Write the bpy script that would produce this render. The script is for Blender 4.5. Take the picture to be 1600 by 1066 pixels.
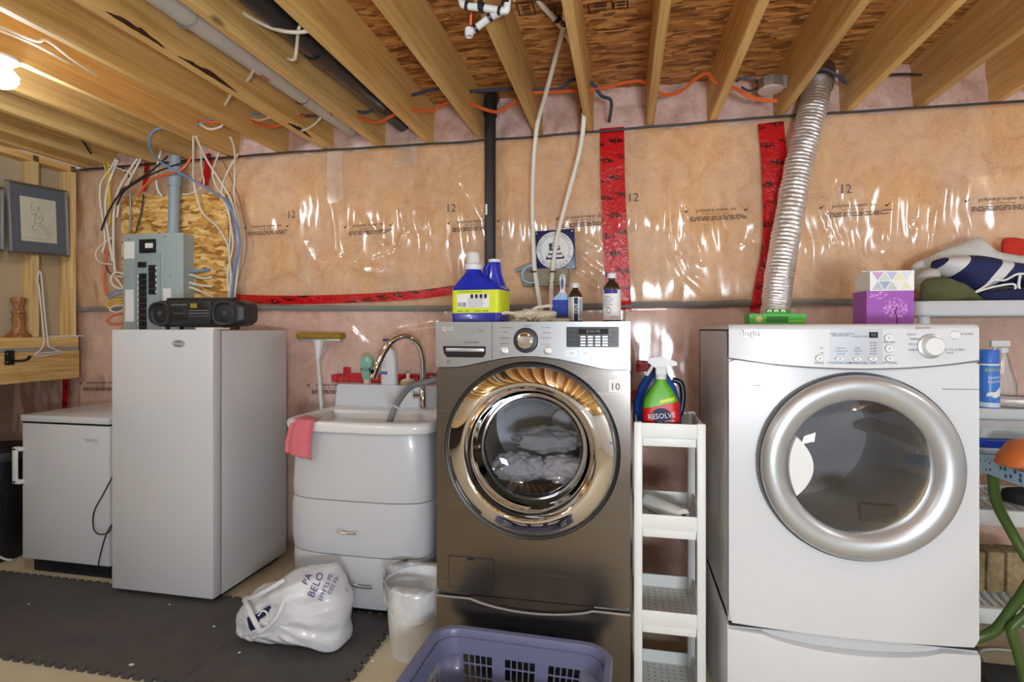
import bpy, bmesh, math, random
from mathutils import Vector, Matrix, noise
from mathutils.bvhtree import BVHTree

for o in list(bpy.data.objects):
    bpy.data.objects.remove(o)
SC = bpy.context.scene
COL = SC.collection
PI = math.pi

# ------------------------------------------------------------------ camera, world, exposure
CAM_H = 1.30                      # eye height, metres
YAW = math.atan(175 / 850)        # the back wall is seen 11.6 degrees off square
cam = bpy.data.cameras.new('camera')
cam.sensor_width = 36
cam.lens = 36 * 850 / 1600
cam.shift_y = -18 / 1600
cam.clip_start = 0.02
camo = bpy.data.objects.new('camera', cam)
camo.location = (0, 0, CAM_H)
camo.rotation_euler = (PI / 2, 0, YAW)
COL.objects.link(camo)
SC.camera = camo

W = bpy.data.worlds.new('world')
SC.world = W
W.use_nodes = True
W.node_tree.nodes['Background'].inputs[0].default_value = (0.9, 0.95, 1.0, 1)
W.node_tree.nodes['Background'].inputs[1].default_value = 0.15

SC.view_settings.view_transform = 'Standard'
SC.view_settings.look = 'None'
SC.view_settings.gamma = 1
SC.view_settings.use_curve_mapping = False
SC.view_settings.exposure = 1.1
SC.cycles.max_bounces = 9
SC.cycles.diffuse_bounces = 5
SC.cycles.transparent_max_bounces = 12
SC.cycles.sample_clamp_indirect = 6.0
FILL_POWER = 80.0                # emission strength of the added fill light behind the camera
LAMP_POWER = 150.0                # emission strength of the bare globes
# bare ceiling globes: place, the first one shows at the edge of the picture, the last four are added for fill
LAMPS = [(-2.36, 1.66, 2.275), (2.45, 0.75, 2.26), (-0.1, -0.75, 2.27), (-2.2, -0.45, 2.27), (2.0, -2.1, 2.27), (-2.9, -2.0, 2.27)]

D = 2.93                          # distance to the back wall
ZJ = 2.353                        # underside of the joists
ZC = 2.588                        # underside of the subfloor
XL = -3.475                       # face of the framed wall
CY, SY = math.cos(YAW), math.sin(YAW)


def at(px, py, Y):
    """place at depth Y that was measured at a photo point"""
    u = (px - 800) / 850
    k = Y / (CY + u * SY)
    return Vector(((-SY + u * CY) * k, Y, CAM_H + (515 - py) / 850 * k))


def atx(px, py, X):
    u = (px - 800) / 850
    k = X / (-SY + u * CY)
    return Vector((X, (CY + u * SY) * k, CAM_H + (515 - py) / 850 * k))


def atz(px, py, z):
    u = (px - 800) / 850
    k = (z - CAM_H) / ((515 - py) / 850)
    return Vector(((-SY + u * CY) * k, (CY + u * SY) * k, z))


# ------------------------------------------------------------------ materials
def lin(c):
    out = []
    for v in c[:3]:
        v /= 255
        out.append(v / 12.92 if v <= 0.04045 else ((v + 0.055) / 1.055) ** 2.4)
    return tuple(out) + (1,)


def nmat(name):
    m = bpy.data.materials.new(name)
    m.use_nodes = True
    nt = m.node_tree
    return m, nt, nt.nodes['Principled BSDF'], nt.nodes.new, nt.links.new


MATS = {}


def pm(name, rgb, rough=0.5, metal=0.0, var=0.05, scale=18.0, bump=0.0, bscale=60.0, coat=0.0, trans=0.0, spec=0.5, sss=0.0, emit=0.0, stretch=(1, 1, 1), alpha=1.0):
    if name in MATS:
        return MATS[name]
    m, nt, b, N, L = nmat(name)
    tc = N('ShaderNodeTexCoord')
    mp = N('ShaderNodeMapping'); mp.inputs['Scale'].default_value = stretch
    L(tc.outputs['Object'], mp.inputs[0])
    nz = N('ShaderNodeTexNoise'); nz.inputs['Scale'].default_value = scale; nz.inputs['Detail'].default_value = 4
    L(mp.outputs[0], nz.inputs['Vector'])
    mx = N('ShaderNodeMix'); mx.data_type = 'RGBA'
    c = lin(rgb)
    mx.inputs[6].default_value = tuple(max(0, v * (1 - var * 2)) for v in c[:3]) + (1,)
    mx.inputs[7].default_value = tuple(min(1, v * (1 + var)) for v in c[:3]) + (1,)
    L(nz.outputs['Fac'], mx.inputs[0])
    L(mx.outputs[2], b.inputs['Base Color'])
    b.inputs['Roughness'].default_value = rough
    b.inputs['Metallic'].default_value = metal
    b.inputs['Specular IOR Level'].default_value = spec
    b.inputs['Coat Weight'].default_value = coat
    b.inputs['Coat Roughness'].default_value = 0.06
    b.inputs['Transmission Weight'].default_value = trans
    b.inputs['Alpha'].default_value = alpha
    if emit:
        b.inputs['Emission Color'].default_value = c
        b.inputs['Emission Strength'].default_value = emit
    if bump:
        nb = N('ShaderNodeTexNoise'); nb.inputs['Scale'].default_value = bscale; nb.inputs['Detail'].default_value = 3
        L(mp.outputs[0], nb.inputs['Vector'])
        bp = N('ShaderNodeBump'); bp.inputs['Strength'].default_value = bump; bp.inputs['Distance'].default_value = 0.01
        L(nb.outputs['Fac'], bp.inputs['Height']); L(bp.outputs[0], b.inputs['Normal'])
    MATS[name] = m
    return m


def ramp(N, stops):
    r = N('ShaderNodeValToRGB')
    e = r.color_ramp.elements
    while len(e) > 1:
        e.remove(e[-1])
    e[0].position = stops[0][0]; e[0].color = lin(stops[0][1])
    for p, c in stops[1:]:
        x = e.new(p); x.color = lin(c)
    return r


def wood(name, dark, mid, light, axis=1, scale=1.0, knots=True):
    m, nt, b, N, L = nmat(name)
    tc = N('ShaderNodeTexCoord')
    oi = N('ShaderNodeObjectInfo')
    ad = N('ShaderNodeVectorMath'); ad.operation = 'ADD'
    ml = N('ShaderNodeVectorMath'); ml.operation = 'SCALE'; ml.inputs[3].default_value = 17.0
    cb = N('ShaderNodeCombineXYZ')
    for i in range(3):
        L(oi.outputs['Random'], cb.inputs[i])
    L(cb.outputs[0], ml.inputs[0]); L(tc.outputs['Object'], ad.inputs[0]); L(ml.outputs[0], ad.inputs[1])
    mp = N('ShaderNodeMapping')
    s = [34 * scale] * 3; s[axis] = 1.3 * scale
    mp.inputs['Scale'].default_value = s
    L(ad.outputs[0], mp.inputs[0])
    nz = N('ShaderNodeTexNoise'); nz.inputs['Scale'].default_value = 1.0; nz.inputs['Detail'].default_value = 5; nz.inputs['Distortion'].default_value = 1.2
    L(mp.outputs[0], nz.inputs['Vector'])
    rp = ramp(N, [(0.28, dark), (0.5, mid), (0.75, light)])
    L(nz.outputs['Fac'], rp.inputs[0])
    col = rp.outputs[0]
    if knots:
        m2 = N('ShaderNodeMapping'); s2 = [4.2] * 3; s2[axis] = 2.2; m2.inputs['Scale'].default_value = s2
        L(ad.outputs[0], m2.inputs[0])
        vo = N('ShaderNodeTexVoronoi'); vo.inputs['Scale'].default_value = 1.0
        L(m2.outputs[0], vo.inputs['Vector'])
        kr = N('ShaderNodeMapRange'); kr.inputs[1].default_value = 0.045; kr.inputs[2].default_value = 0.10; kr.inputs[3].default_value = 0.85; kr.inputs[4].default_value = 0.0
        L(vo.outputs['Distance'], kr.inputs[0])
        mk = N('ShaderNodeMix'); mk.data_type = 'RGBA'; mk.inputs[7].default_value = lin([v * 0.5 for v in dark])
        L(kr.outputs[0], mk.inputs[0]); L(col, mk.inputs[6]); col = mk.outputs[2]
    # each board its own tone
    hv = N('ShaderNodeHueSaturation')
    mr = N('ShaderNodeMapRange'); mr.inputs[3].default_value = 0.82; mr.inputs[4].default_value = 1.12
    L(oi.outputs['Random'], mr.inputs[0]); L(mr.outputs[0], hv.inputs['Value']); L(col, hv.inputs['Color'])
    L(hv.outputs[0], b.inputs['Base Color'])
    b.inputs['Roughness'].default_value = 0.6
    bp = N('ShaderNodeBump'); bp.inputs['Strength'].default_value = 0.15; bp.inputs['Distance'].default_value = 0.004
    L(nz.outputs['Fac'], bp.inputs['Height']); L(bp.outputs[0], b.inputs['Normal'])
    return m


def osb(name, cols, sx=1.0, sy=1.0, sz=1.0, plane='XZ'):
    m, nt, b, N, L = nmat(name)
    tc = N('ShaderNodeTexCoord')
    wn = N('ShaderNodeTexNoise'); wn.inputs['Scale'].default_value = 9; wn.inputs['Detail'].default_value = 3
    L(tc.outputs['Object'], wn.inputs['Vector'])
    sub = N('ShaderNodeVectorMath'); sub.operation = 'MULTIPLY_ADD'
    sub.inputs[1].default_value = (0.035, 0.035, 0.035)
    L(wn.outputs['Color'], sub.inputs[0]); L(tc.outputs['Object'], sub.inputs[2])
    outs = []
    for k, (rot, sc) in enumerate(((0.22, 30), (-0.35, 40), (0.9, 34))):
        mp = N('ShaderNodeMapping')
        mp.inputs['Scale'].default_value = (sc * 0.32 * sx, sc * sy, sc * sz)
        mp.inputs['Rotation'].default_value = (0, rot, 0) if plane == 'XZ' else (0, 0, rot)
        mp.inputs['Location'].default_value = (k * 3.1, k * 1.7, k * 2.3)
        L(sub.outputs[0], mp.inputs[0])
        vo = N('ShaderNodeTexVoronoi'); vo.inputs['Scale'].default_value = 1.0
        L(mp.outputs[0], vo.inputs['Vector'])
        sp = N('ShaderNodeSeparateColor'); L(vo.outputs['Color'], sp.inputs[0])
        outs.append(sp)
    st = N('ShaderNodeMath'); st.operation = 'GREATER_THAN'; st.inputs[1].default_value = 0.5
    L(outs[2].outputs[1], st.inputs[0])
    m1 = N('ShaderNodeMix'); m1.data_type = 'FLOAT'
    L(st.outputs[0], m1.inputs[0]); L(outs[0].outputs[0], m1.inputs[2]); L(outs[1].outputs[0], m1.inputs[3])
    # strands along each flake
    fm_ = N('ShaderNodeMapping'); fm_.inputs['Scale'].default_value = (14, 160, 160)
    L(sub.outputs[0], fm_.inputs[0])
    fn = N('ShaderNodeTexNoise'); fn.inputs['Scale'].default_value = 1.0; fn.inputs['Detail'].default_value = 3
    L(fm_.outputs[0], fn.inputs['Vector'])
    m3 = N('ShaderNodeMath'); m3.operation = 'MULTIPLY_ADD'; m3.inputs[1].default_value = 0.35
    m0 = N('ShaderNodeMath'); m0.operation = 'MULTIPLY_ADD'; m0.inputs[1].default_value = 0.78; m0.inputs[2].default_value = -0.07
    L(m1.outputs[0], m0.inputs[0]); L(fn.outputs['Fac'], m3.inputs[0]); L(m0.outputs[0], m3.inputs[2])
    rp = ramp(N, cols); L(m3.outputs[0], rp.inputs[0])
    L(rp.outputs[0], b.inputs['Base Color'])
    b.inputs['Roughness'].default_value = 0.62
    bp = N('ShaderNodeBump'); bp.inputs['Strength'].default_value = 0.35; bp.inputs['Distance'].default_value = 0.004
    L(m3.outputs[0], bp.inputs['Height']); L(bp.outputs[0], b.inputs['Normal'])
    return m


def fibre(name, cols, scale=7.0, coat=0.0):
    """glass-fibre batt: soft blotches with fine swirled fibres"""
    m, nt, b, N, L = nmat(name)
    tc = N('ShaderNodeTexCoord')
    n1 = N('ShaderNodeTexNoise'); n1.inputs['Scale'].default_value = scale; n1.inputs['Detail'].default_value = 6; n1.inputs['Distortion'].default_value = 1.5
    n2 = N('ShaderNodeTexNoise'); n2.inputs['Scale'].default_value = scale * 5; n2.inputs['Detail'].default_value = 4; n2.inputs['Distortion'].default_value = 3.0
    L(tc.outputs['Object'], n1.inputs['Vector']); L(tc.outputs['Object'], n2.inputs['Vector'])
    ad = N('ShaderNodeMix'); ad.data_type = 'FLOAT'; ad.inputs[0].default_value = 0.45
    L(n1.outputs['Fac'], ad.inputs[2]); L(n2.outputs['Fac'], ad.inputs[3])
    rp = ramp(N, cols); L(ad.outputs[0], rp.inputs[0])
    L(rp.outputs[0], b.inputs['Base Color'])
    b.inputs['Roughness'].default_value = 0.95
    b.inputs['Specular IOR Level'].default_value = 0.1
    if coat:
        b.inputs['Coat Weight'].default_value = coat
        b.inputs['Coat Roughness'].default_value = 0.12
    bp = N('ShaderNodeBump'); bp.inputs['Strength'].default_value = 0.5; bp.inputs['Distance'].default_value = 0.012
    L(ad.outputs[0], bp.inputs['Height']); L(bp.outputs[0], b.inputs['Normal'])
    return m


def film(name, gloss=0.06, milk=0.15, rough=0.13, tint=(240, 230, 225)):
    """clear polyethylene film: mostly transparent, glossy, a little milky"""
    m, nt, b, N, L = nmat(name)
    nt.nodes.remove(b)
    out = nt.nodes['Material Output']
    tr = N('ShaderNodeBsdfTransparent'); gl = N('ShaderNodeBsdfGlossy'); df = N('ShaderNodeBsdfDiffuse')
    gl.inputs['Roughness'].default_value = rough
    gl.inputs['Color'].default_value = (1, 1, 1, 1)
    df.inputs['Color'].default_value = lin(tint)
    tc = N('ShaderNodeTexCoord'); nz = N('ShaderNodeTexNoise'); nz.inputs['Scale'].default_value = 4; nz.inputs['Detail'].default_value = 5
    L(tc.outputs['Object'], nz.inputs['Vector'])
    mr = N('ShaderNodeMapRange'); mr.inputs[1].default_value = 0.35; mr.inputs[2].default_value = 0.75; mr.inputs[3].default_value = milk * 0.4; mr.inputs[4].default_value = milk * 1.8
    L(nz.outputs['Fac'], mr.inputs[0])
    m1 = N('ShaderNodeMixShader'); L(mr.outputs[0], m1.inputs[0]); L(tr.outputs[0], m1.inputs[1]); L(df.outputs[0], m1.inputs[2])
    fr = N('ShaderNodeFresnel'); fr.inputs[0].default_value = 1.35
    mu = N('ShaderNodeMath'); mu.operation = 'ADD'; mu.inputs[1].default_value = gloss
    L(fr.outputs[0], mu.inputs[0])
    m2 = N('ShaderNodeMixShader'); L(mu.outputs[0], m2.inputs[0]); L(m1.outputs[0], m2.inputs[1]); L(gl.outputs[0], m2.inputs[2])
    L(m2.outputs[0], out.inputs[0])
    MATS[name] = m
    return m


def tape_red():
    m, nt, b, N, L = nmat('red_tape')
    tc = N('ShaderNodeTexCoord')
    mp = N('ShaderNodeMapping'); mp.inputs['Rotation'].default_value = (0, 0.5, 0); mp.inputs['Scale'].default_value = (9, 9, 30)
    L(tc.outputs['Object'], mp.inputs[0])
    nz = N('ShaderNodeTexNoise'); nz.inputs['Scale'].default_value = 95; nz.inputs['Detail'].default_value = 2
    L(tc.outputs['Object'], nz.inputs['Vector'])
    sp = N('ShaderNodeSeparateXYZ'); L(mp.outputs[0], sp.inputs[0])
    ms = N('ShaderNodeMath'); ms.operation = 'MULTIPLY'; ms.inputs[1].default_value = 2 * PI / 2.6
    L(sp.outputs[2], ms.inputs[0])
    sn = N('ShaderNodeMath'); sn.operation = 'SINE'; L(ms.outputs[0], sn.inputs[0])
    g1 = N('ShaderNodeMath'); g1.operation = 'GREATER_THAN'; g1.inputs[1].default_value = 0.55; L(sn.outputs[0], g1.inputs[0])
    mx2 = N('ShaderNodeMath'); mx2.operation = 'MULTIPLY'; mx2.inputs[1].default_value = 2 * PI / 0.95
    L(sp.outputs[0], mx2.inputs[0])
    sn2 = N('ShaderNodeMath'); sn2.operation = 'SINE'; L(mx2.outputs[0], sn2.inputs[0])
    g2 = N('ShaderNodeMath'); g2.operation = 'GREATER_THAN'; g2.inputs[1].default_value = -0.35; L(sn2.outputs[0], g2.inputs[0])
    g3 = N('ShaderNodeMath'); g3.operation = 'GREATER_THAN'; g3.inputs[1].default_value = 0.47; L(nz.outputs['Fac'], g3.inputs[0])
    q1 = N('ShaderNodeMath'); q1.operation = 'MULTIPLY'; L(g1.outputs[0], q1.inputs[0]); L(g2.outputs[0], q1.inputs[1])
    st = N('ShaderNodeMath'); st.operation = 'MULTIPLY'; L(q1.outputs[0], st.inputs[0]); L(g3.outputs[0], st.inputs[1])
    mx = N('ShaderNodeMix'); mx.data_type = 'RGBA'; mx.inputs[6].default_value = lin((196, 8, 18)); mx.inputs[7].default_value = lin((58, 4, 8))
    L(st.outputs[0], mx.inputs[0]); L(mx.outputs[2], b.inputs['Base Color'])
    b.inputs['Roughness'].default_value = 0.28
    b.inputs['Coat Weight'].default_value = 0.5
    bn = N('ShaderNodeTexNoise'); bn.inputs['Scale'].default_value = 26; bn.inputs['Distortion'].default_value = 1.5
    L(tc.outputs['Object'], bn.inputs['Vector'])
    bp = N('ShaderNodeBump'); bp.inputs['Strength'].default_value = 0.5; bp.inputs['Distance'].default_value = 0.01
    L(bn.outputs['Fac'], bp.inputs['Height']); L(bp.outputs[0], b.inputs['Normal'])
    return m


def brushed(name, rgb, rough=0.28, axis=0):
    m, nt, b, N, L = nmat(name)
    tc = N('ShaderNodeTexCoord'); mp = N('ShaderNodeMapping'); s = [160, 160, 160]; s[axis] = 3; mp.inputs['Scale'].default_value = s
    L(tc.outputs['Object'], mp.inputs[0])
    nz = N('ShaderNodeTexNoise'); nz.inputs['Scale'].default_value = 1; nz.inputs['Detail'].default_value = 3
    L(mp.outputs[0], nz.inputs['Vector'])
    mr = N('ShaderNodeMapRange'); mr.inputs[3].default_value = rough - 0.06; mr.inputs[4].default_value = rough + 0.08
    L(nz.outputs['Fac'], mr.inputs[0]); L(mr.outputs[0], b.inputs['Roughness'])
    b.inputs['Base Color'].default_value = lin(rgb); b.inputs['Metallic'].default_value = 1
    MATS[name] = m
    return m


def stripes(name, pos_cols, axis_vec, rough=0.85, scale=1.0, bump=0.3):
    """woven cloth with dyed bands along a direction in the thing's own space"""
    m, nt, b, N, L = nmat(name)
    tc = N('ShaderNodeTexCoord')
    dt = N('ShaderNodeVectorMath'); dt.operation = 'DOT_PRODUCT'; dt.inputs[1].default_value = axis_vec
    L(tc.outputs['Object'], dt.inputs[0])
    nz = N('ShaderNodeTexNoise'); nz.inputs['Scale'].default_value = 5
    L(tc.outputs['Object'], nz.inputs['Vector'])
    ma = N('ShaderNodeMath'); ma.operation = 'MULTIPLY_ADD'; ma.inputs[1].default_value = 0.03
    L(nz.outputs['Fac'], ma.inputs[0]); L(dt.outputs['Value'], ma.inputs[2])
    sc = N('ShaderNodeMath'); sc.operation = 'MULTIPLY'; sc.inputs[1].default_value = scale
    L(ma.outputs[0], sc.inputs[0])
    rp = ramp(N, pos_cols); rp.color_ramp.interpolation = 'CONSTANT'
    L(sc.outputs[0], rp.inputs[0]); L(rp.outputs[0], b.inputs['Base Color'])
    b.inputs['Roughness'].default_value = rough
    n2 = N('ShaderNodeTexNoise'); n2.inputs['Scale'].default_value = 120
    L(tc.outputs['Object'], n2.inputs['Vector'])
    bp = N('ShaderNodeBump'); bp.inputs['Strength'].default_value = bump; bp.inputs['Distance'].default_value = 0.003
    L(n2.outputs['Fac'], bp.inputs['Height']); L(bp.outputs[0], b.inputs['Normal'])
    return m


def spots(name, base, dot, scale, size, rough=0.5, stretch=(1, 1, 1), jitter=1.0):
    m, nt, b, N, L = nmat(name)
    tc = N('ShaderNodeTexCoord'); mp = N('ShaderNodeMapping'); mp.inputs['Scale'].default_value = stretch
    L(tc.outputs['Object'], mp.inputs[0])
    vo = N('ShaderNodeTexVoronoi'); vo.inputs['Scale'].default_value = scale; vo.inputs['Randomness'].default_value = jitter
    L(mp.outputs[0], vo.inputs['Vector'])
    st = N('ShaderNodeMath'); st.operation = 'LESS_THAN'; st.inputs[1].default_value = size
    L(vo.outputs['Distance'], st.inputs[0])
    mx = N('ShaderNodeMix'); mx.data_type = 'RGBA'; mx.inputs[6].default_value = lin(base); mx.inputs[7].default_value = lin(dot)
    L(st.outputs[0], mx.inputs[0]); L(mx.outputs[2], b.inputs['Base Color'])
    b.inputs['Roughness'].default_value = rough
    return m


def clear(name, gloss=0.1, tint=(245, 248, 250), rough=0.02, ior=1.45, dark=1.0):
    m, nt, b, N, L = nmat(name)
    nt.nodes.remove(b); out = nt.nodes['Material Output']
    tr = N('ShaderNodeBsdfTransparent'); gl = N('ShaderNodeBsdfGlossy')
    tr.inputs[0].default_value = tuple(v * dark for v in lin(tint)[:3]) + (1,)
    gl.inputs['Roughness'].default_value = rough
    fr = N('ShaderNodeFresnel'); fr.inputs[0].default_value = ior
    tc = N('ShaderNodeTexCoord'); nz = N('ShaderNodeTexNoise'); nz.inputs['Scale'].default_value = 12
    L(tc.outputs['Object'], nz.inputs['Vector'])
    ml = N('ShaderNodeMath'); ml.operation = 'MULTIPLY_ADD'; ml.inputs[1].default_value = 0.03; ml.inputs[2].default_value = gloss
    L(nz.outputs['Fac'], ml.inputs[0])
    mu = N('ShaderNodeMath'); mu.operation = 'ADD'; L(fr.outputs[0], mu.inputs[0]); L(ml.outputs[0], mu.inputs[1])
    m2 = N('ShaderNodeMixShader'); L(mu.outputs[0], m2.inputs[0]); L(tr.outputs[0], m2.inputs[1]); L(gl.outputs[0], m2.inputs[2])
    L(m2.outputs[0], out.inputs[0])
    MATS[name] = m
    return m


M_JOIST = wood('joist_wood', (196, 150, 84), (220, 178, 108), (234, 200, 136), 1)
M_STUD = wood('stud_wood', (196, 152, 88), (226, 190, 128), (240, 214, 160), 2)
M_PLATE = wood('plate_wood', (190, 142, 76), (224, 182, 112), (240, 208, 146), 1)
M_WALNUT = wood('turned_wood', (104, 62, 32), (152, 98, 56), (190, 138, 90), 2, 1.5, False)
M_OSBC = osb('subfloor_osb', [(0.12, (112, 66, 26)), (0.35, (164, 106, 50)), (0.6, (192, 132, 68)), (0.85, (220, 166, 98))], 1.0, 1.4, 1.0, 'XY')
M_OSBP = osb('panel_osb', [(0.2, (160, 104, 38)), (0.42, (206, 154, 76)), (0.6, (222, 176, 96)), (0.85, (240, 206, 140))], 1.3, 1.3, 1.3, 'XZ')
M_BATT = fibre('batt_tan', [(0.3, (204, 150, 98)), (0.5, (230, 184, 130)), (0.72, (242, 208, 162))])
M_BATTP = fibre('batt_pink', [(0.3, (204, 158, 136)), (0.5, (228, 188, 166)), (0.72, (242, 212, 194))])
M_RIM = fibre('rim_pink', [(0.3, (200, 156, 142)), (0.5, (230, 196, 184)), (0.72, (244, 226, 218))], 6.0, 1.0)
M_FILM = film('poly_film')
M_TAPE = tape_red()
M_CONC = pm('concrete', (206, 194, 162), 0.75, var=0.12, scale=3.5, bump=0.12, bscale=90)
M_WHITE = pm('white_enamel', (208, 210, 212), 0.32, var=0.015, scale=3, coat=0.3)
M_WHITE2 = pm('white_plastic', (218, 219, 217), 0.42, var=0.02, scale=6)
M_GREYP = pm('grey_plastic', (196, 199, 200), 0.5, var=0.03)
M_STEEL = brushed('dark_stainless', (128, 122, 116), 0.24, 0)
M_PANEL = brushed('panel_stainless', (176, 177, 178), 0.34, 0)
M_CHROME = pm('chrome', (236, 236, 238), 0.035, 1.0, var=0.0)
M_SATIN = pm('satin_silver', (188, 190, 192), 0.36, 0.7, var=0.01)
M_BLACK = pm('black_plastic', (24, 24, 26), 0.4, var=0.1)
M_RUBBER = pm('rubber', (30, 30, 32), 0.7, var=0.1)
M_ABS = pm('black_abs', (38, 39, 42), 0.35, var=0.08)
M_PVC = pm('grey_pvc', (196, 192, 184), 0.45, var=0.06)
M_COND = pm('conduit_grey', (148, 164, 172), 0.45, var=0.04)
M_BOX = pm('breaker_enamel', (164, 180, 180), 0.45, var=0.03)
M_INK = pm('print_black', (40, 34, 34), 0.7, var=0.02)
M_INKG = pm('print_grey', (110, 110, 112), 0.6, var=0.02)
M_WHITEP = pm('paper_white', (236, 236, 232), 0.7, var=0.03)
M_NAVY = pm('navy', (24, 32, 78), 0.6, var=0.08)
M_BLUE = pm('jug_blue', (24, 42, 176), 0.25, var=0.06, coat=0.4)
M_YEL = pm('label_yellow', (214, 226, 30), 0.45, var=0.04)
M_PEX = pm('pex_white', (230, 224, 208), 0.4, var=0.03)
M_ORANGE = pm('cable_orange', (222, 100, 44), 0.45, var=0.06)
M_CBLUE = pm('cable_blue', (116, 146, 190), 0.42, var=0.05)
M_CNAVY = pm('cable_slate', (58, 70, 92), 0.45, var=0.06)
M_CWHITE = pm('cable_white', (226, 218, 200), 0.45, var=0.04)
M_CYEL = pm('cable_yellow', (224, 182, 40), 0.45, var=0.05)
M_CBLACK = pm('cable_black', (36, 38, 36), 0.5, var=0.08)
M_COPPER = pm('copper', (176, 92, 62), 0.3, 1.0, var=0.08)
M_REDP = pm('red_label', (206, 26, 34), 0.4, var=0.04)
M_GREENP = pm('green_label', (96, 178, 46), 0.4, var=0.05)


# ------------------------------------------------------------------ mesh helpers
def smooth_path(pts, sub=6):
    pts = [Vector(p) for p in pts]
    if len(pts) < 3:
        return pts
    out = []
    P = [pts[0] * 2 - pts[1]] + pts + [pts[-1] * 2 - pts[-2]]
    for i in range(1, len(P) - 2):
        a, b, c, d = P[i - 1], P[i], P[i + 1], P[i + 2]
        for k in range(sub):
            t = k / sub
            out.append(0.5 * ((2 * b) + (c - a) * t + (2 * a - 5 * b + 4 * c - d) * t * t + (3 * b - a - 3 * c + d) * t ** 3))
    out.append(pts[-1])
    return out


def rr(w, d, r, n=4, cx=0, cy=0):
    """rounded rectangle outline, counter-clockwise"""
    r = min(r, w / 2 - 1e-5, d / 2 - 1e-5)
    out = []
    for (sx, sy, a0) in ((1, 1, 0), (-1, 1, PI / 2), (-1, -1, PI), (1, -1, 1.5 * PI)):
        for k in range(n + 1):
            a = a0 + PI / 2 * k / n
            out.append((cx + sx * (w / 2 - r) + r * math.cos(a), cy + sy * (d / 2 - r) + r * math.sin(a)))
    return out


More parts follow.
